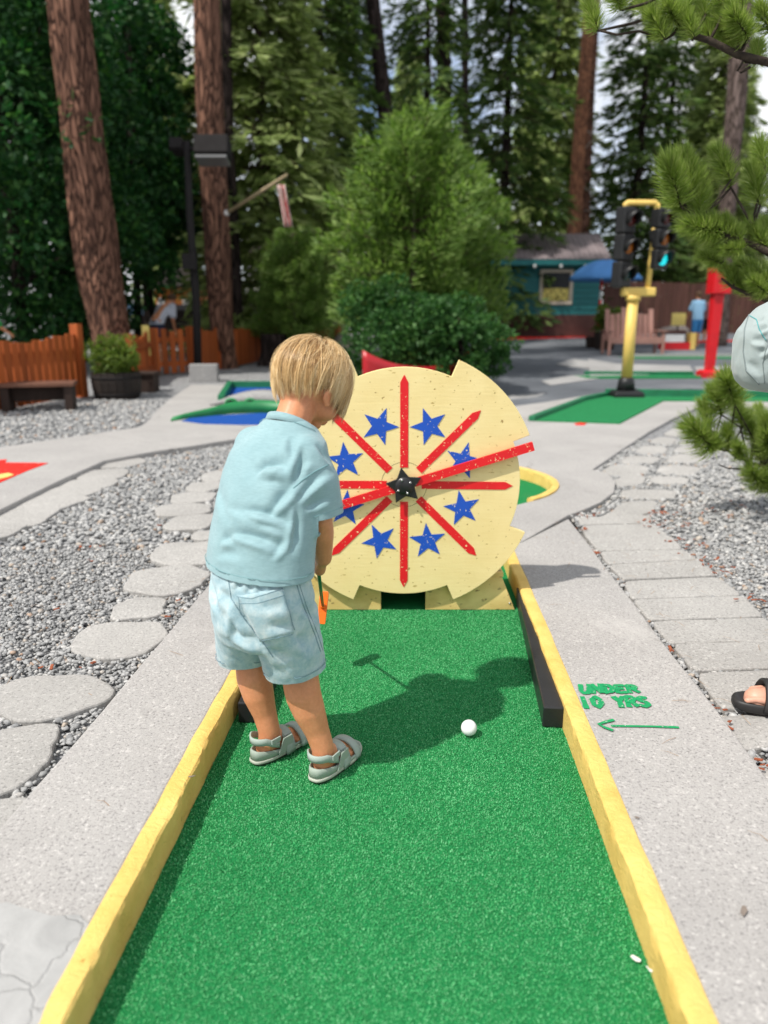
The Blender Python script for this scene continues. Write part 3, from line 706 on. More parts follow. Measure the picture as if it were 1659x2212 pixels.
for k in range(8):
    a = R_(67.5 + 45 * k); cx, cz = 0.232 * math.cos(a), 0.232 * math.sin(a); rot0 = [0.35, -0.35, 0.1, -0.1, 0.45, 0.1, 0.2, -0.25][k]
    st = []
    for i in range(10):
        r = (0.070 if i % 2 == 0 else 0.0285); b = math.pi / 2 + rot0 + i * math.pi / 5; st.append(Vector((WX + cx + r * math.cos(b), 0, WZ + cz + r * math.sin(b))))
    flat('painted_star', st, M_BSTAR, 0.0005)
# shallow pencilled circle round the hub
ring = MB(); rr = [[W(0.083 + e, a, 0.0004) for a in np.linspace(0, 2 * math.pi, 49)[:-1]] for e in (0, 0.0012)]
ring.loft(rr, False); ring.build('scribed_circle', M_DARK, wheel)
# rotating arm across the front, on its axle, with the star hub
ARM = R_(17.5); AO = 0.012
ax = MB(); ax.tube([W(0, 0, -0.10), W(0, 0, AO + 0.012)], 0.021, 16); ax.build('axle', M_HUB, wheel, True)
for sgn in (1, -1):
    flat('spinner_arm', polyrot([(0.03 * sgn, -0.0155), (0.485 * sgn, -0.0165), (0.485 * sgn, 0.0165), (0.03 * sgn, 0.0155)], ARM + 0.0), M_RSTRIPE, AO, 0.009)
hs = []
for i in range(10):
    r = 0.070 if i % 2 == 0 else 0.038; b = R_(100) + i * math.pi / 5; hs.append(Vector((WX + r * math.cos(b), 0, WZ + r * math.sin(b))))
hub = flat('star_hub', hs, M_HUB, AO + 0.0095, 0.006)
hb = hub.modifiers.new('bevel', 'BEVEL'); hb.width = 0.003; hb.segments = 2
cap = MB(); cap.sphere(W(0, 0, AO + 0.014), (0.034, 0.012, 0.034), 20, 10); cap.build('hub_boss', M_HUB, hub, True)
for a in (110, 35, 215, -65):
    b = MB(); p = W(0.026, R_(a), AO + 0.024); b.sphere(p, (0.0048, 0.004, 0.0048), 10, 6); b.build('bolt', M_BOLT, hub, True)
# the box it stands on: trapezoid front with the ball opening, sloped ends
bxl, bxr = at_z(640, 1318, 0.004), at_z(1113, 1318, 0.004)
yb = YB - 0.004; L, Rr = bxl.x, bxr.x; TOPZ = 0.135
tl_, tr_ = L + 0.055, Rr - 0.055
hx0, hx1 = at_y(823, 1300, yb).x, at_y(919, 1300, yb).x; HZ = 0.083
mb = MB(); DEP = 0.30
front = [(L, 0.002), (hx0, 0.002), (hx0, HZ), (hx1, HZ), (hx1, 0.002), (Rr, 0.002), (tr_, TOPZ), (tl_, TOPZ)]
mb.plate([Vector((x, yb, z)) for x, z in front][::-1], (0, 0.018, 0)); o = mb.build('front_board', M_BOX, wheel, bevel=0.0015)
mb = MB(); mb.plate([Vector((L + .002, yb + .0185, .002)), Vector((L + .002, yb + DEP, .002)), Vector((tl_ + .002, yb + DEP, TOPZ)), Vector((tl_ + .002, yb + .0185, TOPZ))], (0.016, 0, 0)); mb.build('end_board', M_BOX, wheel, bevel=0.001)
mb = MB(); mb.plate([Vector((Rr - .002, yb + .0185, .002)), Vector((tr_ - .002, yb + .0185, TOPZ)), Vector((tr_ - .002, yb + DEP, TOPZ)), Vector((Rr - .002, yb + DEP, .002))], (-0.016, 0, 0)); mb.build('end_board', M_BOX, wheel, bevel=0.001)
mb = MB(); mb.box(((tl_ + tr_) / 2, yb + DEP / 2, TOPZ + 0.0095), (tr_ - tl_ + 0.01, DEP, 0.018)); mb.build('top_board', M_BOX, wheel, bevel=0.001)
mb = MB(); mb.box(((hx0 + hx1) / 2, yb + DEP - .012, HZ / 2 + 0.012), (hx1 - hx0 + 0.3, 0.02, HZ + 0.03)); mb.build('back_board', M_DARK, wheel)
for x in (hx0 - 0.011, hx1 + 0.011):
    mb = MB(); mb.box((x, yb + DEP / 2, 0.052), (0.012, DEP - 0.06, 0.1)); mb.build('tunnel_side', M_DARK, wheel)
for x, z in ((Rr - 0.022, 0.03), (L + 0.022, 0.03)):
    b = MB(); b.sphere((x, yb - 0.002, z), (0.004, 0.003, 0.004), 8, 6); b.build('screw', M_BOLT, wheel, True)
# upright post behind that carries the axle
mb = MB(); mb.box((WX, YD + 0.075, (WZ + 0.05 + TOPZ) / 2 + 0.012), (0.09, 0.04, WZ + 0.05 - TOPZ)); mb.build('post', M_BOX, wheel, bevel=0.002)

# ================================================================== GOLF BALL AND LITTER
M_BALL = pmat('white_ball', (0.80, 0.80, 0.80), (0.76, 0.76, 0.76), 8, 0.3, 0.5)
bp = at_z(1013, 1572, 0.026); BR = 0.02135
bm = bmesh.new(); bmesh.ops.create_icosphere(bm, subdivisions=5, radius=BR)
dims = []
N_D = 330; ga = math.pi * (3 - 5 ** 0.5)
for i in range(N_D):
    z = 1 - 2 * (i + 0.5) / N_D; r = math.sqrt(1 - z * z); dims.append((r * math.cos(ga * i), r * math.sin(ga * i), z))
D = np.array(dims)
for v in bm.verts:
    n_ = v.co.normalized(); dd = math.acos(min(1.0, float(np.max(D @ np.array(n_)))))
    k = dd / 0.085
    if k < 1: v.co -= n_ * 0.00055 * (1 - k * k)
me = bpy.data.meshes.new('golf_ball'); bm.to_mesh(me); bm.free()
o = link_mesh('golf_ball', me, M_BALL, None, True); o.location = (bp.x, bp.y, 0.0045 + BR)
tag(o, 'white dimpled golf ball lying on the green turf', 'golf ball')
M_PETAL = pmat('white_petal', (0.72, 0.72, 0.68), None, 30, 0.7)
def scrap(name, px_, py_, z, pts, mat, label, cat, curl=0.003):
    c = at_z(px_, py_, z); mb = MB(); n = len(pts)
    top = [Vector((c.x + a * 0.001, c.y + b * 0.001, z + curl * (0.3 + abs(noise.noise(Vector((a * .3, b * .3, 1))))))) for a, b in pts]
    mb.plate(top, (0, 0, 0.0008)); o = mb.build(name, mat)
    return tag(o, label, cat)
scrap('petal', 1373, 2072, 0.009, [(-8, 5), (-3, 8), (4, 3), (8, -4), (5, -8), (-1, -6), (-6, 0)], M_PETAL, 'pale oval petal lying on the turf near the right kerb', 'petal')
scrap('petal', 1402, 2095, 0.009, [(-4, 6), (-1, 6), (1, 0), (5, -2), (5, -6), (0, -6), (-2, -1)], M_PETAL, 'tiny hooked white scrap between the pale petal and the right kerb', 'petal')
M_LEAF_DRY = pmat('dry_leaf', (0.23, 0.19, 0.16), (0.15, 0.12, 0.10), 60, 0.8)
scrap('dry_leaf', 1605, 1970, SLAB_Z + 0.003, [(-6, -14), (0, -8), (8, 0), (9, 10), (4, 12), (-2, 4), (-7, -4)], M_LEAF_DRY, 'curled grey brown leaf on the right concrete path', 'leaf', 0.006)
scrap('dry_leaf', 1375, 1767, SLAB_Z + 0.003, [(-5, 2), (0, 4), (6, -2), (2, -4)], M_LEAF_DRY, 'small dark leaf scrap on the right concrete below the arrow', 'leaf', 0.003)
scrap('dry_leaf', 415, 1678, SLAB_Z + 0.003, [(-8, -2), (0, 2), (8, 3), (5, -1), (-4, -4)], M_LEAF_DRY, 'small dark leaf scrap on the left concrete by the yellow kerb', 'leaf', 0.003)

# ================================================================== THE BOY
def skin_mat(name, c1, c2):
    t = NT(name); co = t.coord()
    t.color(t.mix(t.ramp(t.noise(co, 130, 4, 0.7), [(0.42, (0.35, 0.35, 0.35)), (0.6, (0, 0, 0))]), t.ramp(t.noise(co, 22, 5, 0.6), [(0.3, c2), (0.7, c1)]), tuple(v * 0.82 for v in c2))); t.set(0.46, 0.4)
    t.b.inputs['Subsurface Weight'].default_value = 0.10; t.b.inputs['Subsurface Radius'].default_value = (0.012, 0.005, 0.003); t.b.inputs['Subsurface Scale'].default_value = 0.6
    t.bump(t.noise(co, 420, 3), 0.25, 0.0010)
    return t.m
M_SKIN = skin_mat('tanned_skin', (0.64, 0.285, 0.145), (0.57, 0.232, 0.108))
def cloth_mat(name, c1, c2, weave=900, mott=9, slub=True, bump=0.35):
    t = NT(name); co = t.coord()
    col = t.ramp(t.noise(co, mott, 5, 0.65), [(0.28, c2), (0.72, c1)])
    if slub:
        col = t.mix(t.ramp(t.noise(t.coord((1, 1, 7)), 60, 3, 0.6), [(0.35, (0.35, 0.35, 0.35)), (0.62, (0, 0, 0))]), col, tuple(v * 0.78 for v in c2))
    t.color(col); t.set(0.85, 0.2); t.b.inputs['Sheen Weight'].default_value = 0.25
    b = t.bump(t.noise(co, weave, 2, 0.5), bump, 0.0008)
    t.bump(t.noise(co, 55, 4, 0.6), 0.35, 0.004, b)
    return t.m
M_SHIRT = cloth_mat('pale_blue_cotton', (0.275, 0.412, 0.435), (0.225, 0.36, 0.385))
M_RIB = cloth_mat('pale_blue_rib', (0.26, 0.395, 0.415), (0.22, 0.35, 0.375), 700)
def denim_mat():
    t = NT('washed_denim'); co = t.coord()
    col = t.ramp(t.noise(co, 26, 7, 0.75), [(0.30, (0.20, 0.335, 0.40)), (0.48, (0.355, 0.48, 0.515)), (0.68, (0.53, 0.605, 0.605))])
    col = t.mix(t.ramp(t.noise(co, 60, 4, 0.7), [(0.35, (0.5, 0.5, 0.5)), (0.6, (0, 0, 0))]), col, (0.27, 0.41, 0.46))
    t.color(col); t.set(0.85, 0.2); t.b.inputs['Sheen Weight'].default_value = 0.15
    b = t.bump(t.noise(t.coord((1, 1, 0.3)), 800, 2), 0.35, 0.0008); t.bump(t.noise(co, 45, 4), 0.4, 0.005, b); return t.m
M_DENIM = denim_mat()
M_STITCH = pmat('denim_stitching', (0.17, 0.27, 0.32), None, 60, 0.85)
M_STITCH2 = pmat('shirt_stitching', (0.19, 0.35, 0.37), None, 60, 0.85)
M_SANDAL = pmat('sage_green_foam', (0.315, 0.375, 0.32), (0.28, 0.335, 0.285), 18, 0.6, 0.3, 0.25, 160, 0.0012)
M_SOLE = pmat('pale_sandal_rim', (0.44, 0.46, 0.39), (0.38, 0.40, 0.34), 20, 0.7, 0.3, 0.4, 120, 0.0015)
M_TREAD = pmat('dark_tread', (0.03, 0.03, 0.03), None, 20, 0.8)
M_STRAP = pmat('sage_green_strap', (0.33, 0.395, 0.355), (0.295, 0.355, 0.315), 18, 0.55, 0.35, 0.2, 160, 0.001)

BO = Vector((-0.19, 1.717)); YAW = R_(35)
BF = Vector((math.sin(YAW), math.cos(YAW))); BR_ = Vector((math.cos(YAW), -math.sin(YAW)))
def K(r, f, z): return Vector((BO.x + r * BR_.x + f * BF.x, BO.y + r * BR_.y + f * BF.y, z))
VR, VF = Vector((BR_.x, BR_.y, 0)), Vector((BF.x, BF.y, 0))
boy = thing('person', 'small boy with blond bowl cut in pale blue shirt and denim shorts holding a putter', 'person', (BO.x, BO.y, 0))

# feet as measured on the turf
RHEEL, RTOE = Vector((-0.166, 1.588, 0)), Vector((-0.082, 1.734, 0))
LHEEL, LTOE = Vector((-0.323, 1.664, 0)), Vector((-0.212, 1.796, 0))
def ring_e(c, ax, ay, n=20): return [Vector(c) + Vector(ax) * math.cos(t) + Vector(ay) * math.sin(t) for t in [2 * math.pi * k / n for k in range(n)]]
def foot_frame(h, t): d_ = (t - h).normalized(); return d_, Vector((d_.y, -d_.x, 0)), (t - h).length

body = MB()
def leg(hip, knee, ank, h, t):
    knee = Vector(knee); ank = Vector(ank); hip = Vector(hip); d_, r_, L_ = foot_frame(h, t)
    back = -d_
    P = [hip, hip.lerp(knee, 0.5), knee + Vector((0, 0, 0.01)), knee.lerp(ank, 0.28) + back * 0.010, knee.lerp(ank, 0.5) + back * 0.008, knee.lerp(ank, 0.78) + back * 0.002, ank]
    body.chain(P, [0.056, 0.052, 0.0455, 0.0440, 0.0400, 0.0305, 0.0280], 14)
    B = Vector((0, 0, 0.024))
    heel = h + d_ * 0.030 + B
    body.chain([ank, ank + Vector((0, 0, -0.028)) + back * 0.004, heel + Vector((0, 0, 0.012))], [0.0275, 0.026, 0.0235], 12)
    mid = h + d_ * (L_ * 0.45) + B; ball = h + d_ * (L_ * 0.70) + B
    body.chain([heel + Vector((0, 0, 0.010)), mid + Vector((0, 0, 0.014)), ball + Vector((0, 0, 0.006))], [0.0235, 0.0235, 0.021], 12)
    body.chain([ank + Vector((0, 0, -0.012)), mid + Vector((0, 0, 0.022))], [0.024, 0.020], 12)
    for k in range(5):                   # toes
        o_ = (k - 2) * 0.0125; s_ = 1 if r_.dot(VR) > 0 else -1
        ln = L_ * (0.90 - 0.022 * abs(k - (0.6 if h is RHEEL else 3.4)) ** 1.3)
        body.chain([ball + r_ * o_ * 0.9, h + d_ * ln + r_ * o_ + B + Vector((0, 0, -0.006))], [0.0125, 0.0078 if k not in (0, 4) else 0.0085], 8)
rk = K(0, 0, 0)
KNR, KNL = Vector((-0.206, 1.645, 0.270)), Vector((-0.332, 1.728, 0.270))
leg(K(0.040, -0.125, 0.42), KNR, (-0.149, 1.616, 0.078), RHEEL, RTOE)
leg(K(-0.072, -0.125, 0.42), KNL, (-0.292, 1.694, 0.080), LHEEL, LTOE)
# trunk, shoulders, neck
body.loft([ring_e(K(-0.016, -0.125, 0.40), VR * 0.090, VF * 0.072), ring_e(K(-0.020, -0.120, 0.48), VR * 0.092, VF * 0.072), ring_e(K(-0.022, -0.095, 0.58), VR * 0.090, VF * 0.070), ring_e(K(-0.024, -0.066, 0.70), VR * 0.095, VF * 0.070), ring_e(K(-0.025, -0.042, 0.80), VR * 0.090, VF * 0.058), ring_e(K(-0.025, -0.022, 0.855), VR * 0.055, VF * 0.045)])
NECK0, NECK1 = K(-0.026, -0.024, 0.828), K(-0.028, 0.034, 0.915)
body.chain([NECK0, NECK0.lerp(NECK1, 0.5), NECK1], [0.047, 0.043, 0.045], 14)
# arms and hands
GRIP_T, GRIP_B = Vector((-0.156, 1.730, 0.575)), Vector((-0.168, 1.795, 0.485))
SHR, ELR, WRR = K(0.066, -0.046, 0.788), Vector((-0.146, 1.640, 0.650)), Vector((-0.146, 1.706, 0.535))
SHL, ELL, WRL = K(-0.138, -0.035, 0.790), Vector((-0.262, 1.835, 0.665)), Vector((-0.172, 1.775, 0.548))
for a, e, w_ in ((SHR, ELR, WRR), (SHL, ELL, WRL)):
    body.chain([a, a.lerp(e, 0.5), e, e.lerp(w_, 0.35), w_], [0.029, 0.030, 0.0290, 0.0305, 0.0215], 14)
GA = (GRIP_B - GRIP_T).normalized()
def hand(wr, t0, sgn):
    """a fist closed round the grip: palm, four curled fingers, a thumb"""
    g0 = GRIP_T.lerp(GRIP_B, t0); n1 = (wr - g0); n1 -= GA * n1.dot(GA); n1.normalize(); n2 = GA.cross(n1) * sgn
    palm = g0 + n1 * 0.020
    body.chain([wr, palm + GA * -0.008, palm + GA * 0.020], [0.0195, 0.0175, 0.0165], 10)
    for k in range(4):
        c0 = g0 + GA * (-0.018 + 0.0135 * k); ln = [0.92, 1.0, 0.96, 0.8][k]
        pts = [c0 + (n1 * math.cos(q) + n2 * math.sin(q)) * 0.0165 for q in (0.35, 1.2 * ln, 2.2 * ln, 3.2 * ln)]
        body.chain(pts, [0.0078, 0.0074, 0.0070, 0.0062], 8)
    th = [palm + GA * -0.010 - n2 * 0.010, g0 - n2 * 0.018 + GA * -0.004, g0 - n2 * 0.014 - n1 * 0.010 + GA * 0.016]
    body.chain(th, [0.0095, 0.0085, 0.0070], 8)
hand(WRR, 0.72, 1); hand(WRL, 0.34, -1)
# head: bowed and turned towards the club
HY, HP = R_(40), R_(36)
HF = Vector((math.sin(HY) * math.cos(HP), math.cos(HY) * math.cos(HP), -math.sin(HP)))
HU = Vector((math.sin(HY) * math.sin(HP), math.cos(HY) * math.sin(HP), math.cos(HP)))
HR = Vector((math.cos(HY), -math.sin(HY), 0))
HC = Vector((-0.170, 1.792, 0.947))
def Hd(r, f, u): return HC + HR * r + HF * f + HU * u
HROT = Matrix((HR, HF, HU)).transposed()
body.sphere(HC, (0.071, 0.086, 0.078), 24, 16, HROT)
body.sphere(Hd(0, -0.030, 0.004), (0.068, 0.060, 0.068), 20, 12, HROT)
body.sphere(Hd(0, 0.026, -0.040), (0.059, 0.056, 0.050), 20, 12, HROT)
for s_ in (-1, 1):
    body.sphere(Hd(0.034 * s_, 0.040, -0.048), (0.028, 0.034, 0.030), 14, 10, HROT)         # cheeks
    body.sphere(Hd(0.032 * s_, 0.068, 0.004), (0.022, 0.014, 0.010), 12, 8, HROT)            # brows
body.sphere(Hd(0, 0.052, -0.082), (0.026, 0.024, 0.018), 14, 10, HROT)                        # chin
body.chain([Hd(0, 0.078, -0.008), Hd(0, 0.092, -0.034)], [0.008, 0.0115], 10)                 # nose
body.sphere(Hd(0, 0.080, -0.060), (0.020, 0.011, 0.0055), 12, 8, HROT); body.sphere(Hd(0, 0.079, -0.068), (0.017, 0.010, 0.0055), 12, 8, HROT)
body.chain([Hd(0, -0.030, -0.045), NECK1], [0.045, 0.044], 14)
for s_ in (-1, 1):
    body.sphere(Hd(0.074 * s_, -0.004, -0.030), (0.009, 0.019, 0.028), 12, 10, HROT @ Matrix.Rotation(0.25 * s_, 3, 'Z'))
    body.sphere(Hd(0.074 * s_, 0.004, -0.052), (0.007, 0.010, 0.011), 10, 8, HROT)
bme = fuse(body, 0.0038, 7)
link_mesh('body', bme, M_SKIN, boy, True)
M_EYE = pmat('eye_white', (0.75, 0.73, 0.70), None, 5, 0.2, 0.5); M_IRIS = pmat('iris_blue', (0.10, 0.18, 0.25), None, 5, 0.2, 0.5)
for s_ in (-1, 1):
    e = MB().sphere(Hd(0.030 * s_, 0.064, -0.014), 0.0100, 14, 10).build('eye', M_EYE, boy, True)
    MB().sphere(Hd(0.030 * s_, 0.0722, -0.016), (0.005, 0.003, 0.005), 10, 8, HROT).build('iris', M_IRIS, e, True)

# ---------------------------------------------------------------- clothes
def soft_folds(me, folds, nz=0.0, nscale=8.0, grain=0.0):
    """folds: (a, b, width, depth) creases pressed into the cloth along a-b"""
    n = len(me.vertices); V = np.zeros(n * 3, np.float32); me.vertices.foreach_get('co', V); V = V.reshape(-1, 3)
    me.update(); Nn = np.zeros(n * 3, np.float32); me.vertices.foreach_get('normal', Nn); Nn = Nn.reshape(-1, 3)
    D = np.zeros(n)
    for fold in folds:
        *pl, wd, dp = fold; pl = [np.array(q) for q in pl]; seg = [np.linalg.norm(q - p) for p, q in zip(pl[:-1], pl[1:])]; tot = sum(seg); acc = 0.0
        best = np.full(n, 1e9); X = np.zeros(n); Tt = np.zeros(n)
        for (p, q), L_ in zip(zip(pl[:-1], pl[1:]), seg):
            ab = q - p; t = np.clip(((V - p) @ ab) / (ab @ ab), 0, 1); dv = V - (p + t[:, None] * ab); ds = np.linalg.norm(dv, axis=1); m = ds < best
            sg = np.sum(dv * np.cross(ab / L_, Nn), axis=1); best[m] = ds[m]; X[m] = sg[m]; Tt[m] = (acc + t[m] * L_) / tot; acc += L_
        wv = wd * (0.75 + 0.5 * Tt); x = X / wv; k = np.sin(np.pi * np.clip(Tt, 0, 1)) ** 1.1 * np.exp(-np.maximum(0, best - np.abs(X) - 0.004) / 0.01)
        D += dp * (-0.55 * np.exp(-x * x * 2.0) + 1.15 * x * np.exp(-x * x * 0.75)) * k * (best < wd * 6)
    if nz:
        for i in range(n):
            p = Vector(V[i]); D[i] += nz * noise.noise(p * nscale) + nz * 0.45 * noise.noise(p * nscale * 2.6)
    V = V + Nn * D[:, None].astype(np.float32)
    me.vertices.foreach_set('co', V.ravel().astype(np.float32)); me.update()
def hit(bvh, dx, dy, lift=0.0):
    r_ = ray(dx, dy).normalized(); loc, nrm, i, d_ = bvh.ray_cast(Vector((0, 0, CAM_Z)), r_)
    if loc is None: return None, None
    if nrm.dot(r_) > 0: nrm = -nrm
    return loc + nrm * lift, nrm
def surf_pt(me_bvh, px_):                # point on the garment seen at a pixel, for creases
    p, n_ = hit(me_bvh, *px_); return p

def open_loops(me):
    """the open edges of a garment, with the direction into the cloth"""
    bm = bmesh.new(); bm.from_mesh(me); ed = [e for e in bm.edges if e.is_boundary]; todo = set(ed); out = []
    while todo:
        e = todo.pop(); vs_ = [e.verts[0], e.verts[1]]
        while True:
            nx = [q for q in vs_[-1].link_edges if q in todo]
            if not nx: break
            todo.remove(nx[0]); vs_.append(nx[0].other_vert(vs_[-1]))
        if len(vs_) > 30:
            P = []
            for v in vs_[::2]:
                inn = Vector()
                for q in v.link_edges:
                    if not q.is_boundary: inn += (q.other_vert(v).co - v.co).normalized()
                P.append((v.co.copy(), inn.normalized() if inn.length > 0 else Vector((0, 0, 1))))
            out.append(P)
    bm.free(); return out
def hem_line(name, loop, bvh, mat, parent, up, rad):
    n = len(loop); avg = [sum((loop[(i + k) % n][1] for k in range(-8, 9)), Vector()).normalized() for i in range(n)]; pts = []
    for i in range(n):
        p, nr, q, d_ = bvh.find_nearest(loop[i][0] + avg[i] * up)
        if p is None: continue
        c = loop[i][0] + avg[i] * up; ctr_ = sum((q_[0] for q_ in loop), Vector()) / n; o_ = c - ctr_; o_.z = 0
        p = p + o_.normalized() * 0.0034
        if not pts or (p - pts[-1]).length > 0.002: pts.append(p)
    if len(pts) > 6: return MB().tube(pts + [pts[0]], rad, 5, False).build(name, mat, parent, True)
sh = MB()
sh.loft([ring_e(K(-0.026, -0.135, 0.48), VR * 0.140, VF * 0.106, 28), ring_e(K(-0.027, -0.130, 0.53), VR * 0.139, VF * 0.105, 28), ring_e(K(-0.028, -0.116, 0.60), VR * 0.136, VF * 0.103, 28), ring_e(K(-0.030, -0.092, 0.68), VR * 0.134, VF * 0.100, 28), ring_e(K(-0.032, -0.066, 0.74), VR * 0.134, VF * 0.096, 28), ring_e(K(-0.034, -0.048, 0.785), VR * 0.132, VF * 0.088, 28), ring_e(K(-0.032, -0.036, 0.818), VR * 0.118, VF * 0.075, 28), ring_e(K(-0.029, -0.024, 0.846), VR * 0.078, VF * 0.060, 28), ring_e(K(-0.027, -0.012, 0.870), VR * 0.054, VF * 0.049, 28)])
for s_, a, e in ((1, SHR, ELR), (-1, SHL, ELL)):
    dd = (e - a).normalized(); inn = -VR * s_
    P0 = a + inn * 0.020 + Vector((0, 0, 0.004)); P1 = a.lerp(e, 0.45) + Vector((0, 0, 0)); P2 = a.lerp(e, 0.98)
    sh.chain([P0 + inn * 0.03, P0, P1], [0.050, 0.051, 0.054], 18)
    o1 = dd.cross(VF).normalized(); o2 = dd.cross(o1).normalized()
    sh.loft([ring_e(P1 - dd * 0.02, o1 * 0.052, o2 * 0.056), ring_e(P2 + dd * 0.03, o1 * 0.051, o2 * 0.062)])
sme = fuse(sh, 0.0064, 7)
cut(sme, K(-0.02, -0.13, 0.536), (VF * -0.02 + VR * -0.05 + Vector((0, 0, -1))).normalized())
TORSO = [(0.48, -0.135, 0.140, 0.106), (0.53, -0.130, 0.139, 0.105), (0.60, -0.116, 0.136, 0.103), (0.68, -0.092, 0.134, 0.100), (0.74, -0.066, 0.134, 0.096), (0.785, -0.048, 0.132, 0.088)]
def outside_torso(p, k=1.0):
    q = p.xy - BO; r_, f_ = q.dot(BR_), q.dot(BF); z = min(max(p.z, 0.481), 0.784)
    for (z0, f0, a0, b0), (z1, f1, a1, b1) in zip(TORSO[:-1], TORSO[1:]):
        if z0 <= z <= z1:
            t = (z - z0) / (z1 - z0); fc, a_, b_ = f0 + (f1 - f0) * t, a0 + (a1 - a0) * t, b0 + (b1 - b0) * t
            return ((r_ + 0.029) / a_) ** 2 + ((f_ - fc) / b_) ** 2 > k
    return True
for a, e in ((SHR, ELR), (SHL, ELL)):
    dd = (e - a).normalized(); co = a.lerp(e, 0.94)
    bm = bmesh.new(); bm.from_mesh(sme)
    def arm_face(f): c = f.calc_center_median(); q = c - co; return q.length < 0.11 and q.cross(dd).length < 0.075 and outside_torso(c, 1.16)
    near = [f for f in bm.faces if arm_face(f)]
    ge = list({v for f in near for v in f.verts}) + list({x for f in near for x in f.edges}) + near
    bmesh.ops.bisect_plane(bm, geom=ge, plane_co=co, plane_no=dd)
    dead = [f for f in bm.faces if (f.calc_center_median() - co).dot(dd) > 0 and arm_face(f)]
    bmesh.ops.delete(bm, geom=dead, context='FACES')
    bm.to_mesh(sme); bm.free()
ndir = (NECK1 - NECK0).normalized()
cut(sme, NECK0 + ndir * 0.030, ndir)
bv = BVHTree.FromPolygons([v.co for v in sme.vertices], [p.vertices for p in sme.polygons])
def zs(x, y): return (414.8 + x * 0.25, 708.5 + y * 0.25)          # from the enlarged view of the shirt
fold_px = [([(540, 1275), (640, 1205), (760, 1195), (850, 1235)], 0.013, 0.0085), ([(600, 1300), (720, 1290), (830, 1320)], 0.012, -0.004), ([(650, 1640), (740, 1540), (830, 1430), (890, 1300)], 0.014, 0.0085), ([(430, 1570), (580, 1605), (740, 1655), (900, 1725)], 0.012, 0.0080), ([(560, 1700), (700, 1730), (860, 1800)], 0.014, 0.004),
           ([(320, 1775), (500, 1815), (660, 1865), (820, 1935)], 0.013, 0.0085), ([(130, 1900), (240, 1850), (380, 1815)], 0.013, 0.006), ([(300, 1560), (430, 1600), (560, 1660)], 0.014, 0.003), ([(960, 990), (925, 1150), (885, 1300), (880, 1420)], 0.013, 0.0075), ([(840, 930), (845, 1060), (870, 1190)], 0.013, 0.0045), ([(900, 1520), (990, 1420), (1100, 1310), (1180, 1260)], 0.011, 0.006), ([(960, 1585), (1060, 1540), (1190, 1470)], 0.010, 0.004),
           ([(890, 1540), (893, 1680), (870, 1820), (830, 1960)], 0.010, 0.006), ([(240, 1380), (270, 1560), (330, 1720)], 0.018, 0.003), ([(480, 1080), (500, 1240), (560, 1400)], 0.02, 0.0025), ([(1050, 1000), (1120, 1090), (1200, 1200)], 0.012, 0.004), ([(690, 2010), (770, 1900), (850, 1780)], 0.011, 0.004), ([(380, 960), (470, 900), (600, 860)], 0.016, 0.002), ([(200, 1980), (330, 1960), (480, 2000)], 0.016, 0.003), ([(930, 1290), (960, 1200), (1010, 1130)], 0.010, 0.004)]
folds = []
def fold_pts(bvh, lst, conv):
    out = []
    for pl, wd, dp in lst:
        q = [surf_pt(bvh, conv(*p)) for p in pl]; q = [p for p in q if p is not None]; q = [p for i, p in enumerate(q) if i == 0 or (p - q[i - 1]).length < 0.12]
        if len(q) >= 2: out.append((*q, wd, dp))
    return out
folds = fold_pts(bv, fold_px, zs)
sme = baked(sme, [('SUBSURF', dict(levels=1, subdivision_type='SIMPLE')), ('SMOOTH', dict(iterations=3))])
soft_folds(sme, [(*q[:-2], q[-2] * 0.9, q[-1] * 1.75) for q in folds], 0.0024, 10.0)
HEMS_SHIRT = open_loops(sme)
sme = baked(sme, [('SOLIDIFY', dict(thickness=0.0035, offset=0.0))])
shirt = link_mesh('shirt', sme.copy(), M_SHIRT, boy, True)
SBV = BVHTree.FromPolygons([v.co for v in sme.vertices], [p.vertices for p in sme.polygons])
# collar rib
def band(c, nrm, ax, ay, w_, th, n=36):
    rg = []
    for t in [2 * math.pi * k / n for k in range(n)]:
        o_ = Vector(ax) * math.cos(t) + Vector(ay) * math.sin(t); u_ = o_.normalized(); p = Vector(c) + o_
        rg.append([p - nrm * w_ / 2, p - nrm * w_ * 0.45 + u_ * th, p + nrm * w_ * 0.45 + u_ * th * 0.8, p + nrm * w_ / 2 - u_ * 0.001])
    rg.append(rg[0]); return rg
na = ndir; nx = VR; ny = na.cross(nx).normalized()
MB().loft(band(NECK0 + na * 0.026, na, nx * 0.060, ny * 0.055, 0.020, 0.003), False, False).build('collar', M_RIB, shirt, True)
def seam(name, bvh, pxs, mat, parent, rad=0.0009, lift=0.0006, conv=None, n=14):
    P = []
    for a, b in zip(pxs[:-1], pxs[1:]):
        for k in range(n): P.append((a[0] + (b[0] - a[0]) * k / n, a[1] + (b[1] - a[1]) * k / n))
    P.append(pxs[-1]); pts = []
    for p in P:
        q, n_ = hit(bvh, *(conv(*p) if conv else p), lift)
        if q is not None and (not pts or (q - pts[-1]).length > 0.0006) and (not pts or (q - pts[-1]).length < 0.03): pts.append(q)
    if len(pts) < 3: return None
    return MB().tube(pts, rad, 5).build(name, mat, parent, True)
seam('sleeve_seam', SBV, [(875, 1385), (960, 1310), (1060, 1240), (1180, 1180)], M_STITCH2, shirt, 0.0013, 0.0004, zs)
for lp_ in HEMS_SHIRT: hem_line('hem_stitching', lp_, SBV, M_STITCH2, shirt, 0.015, 0.0008)

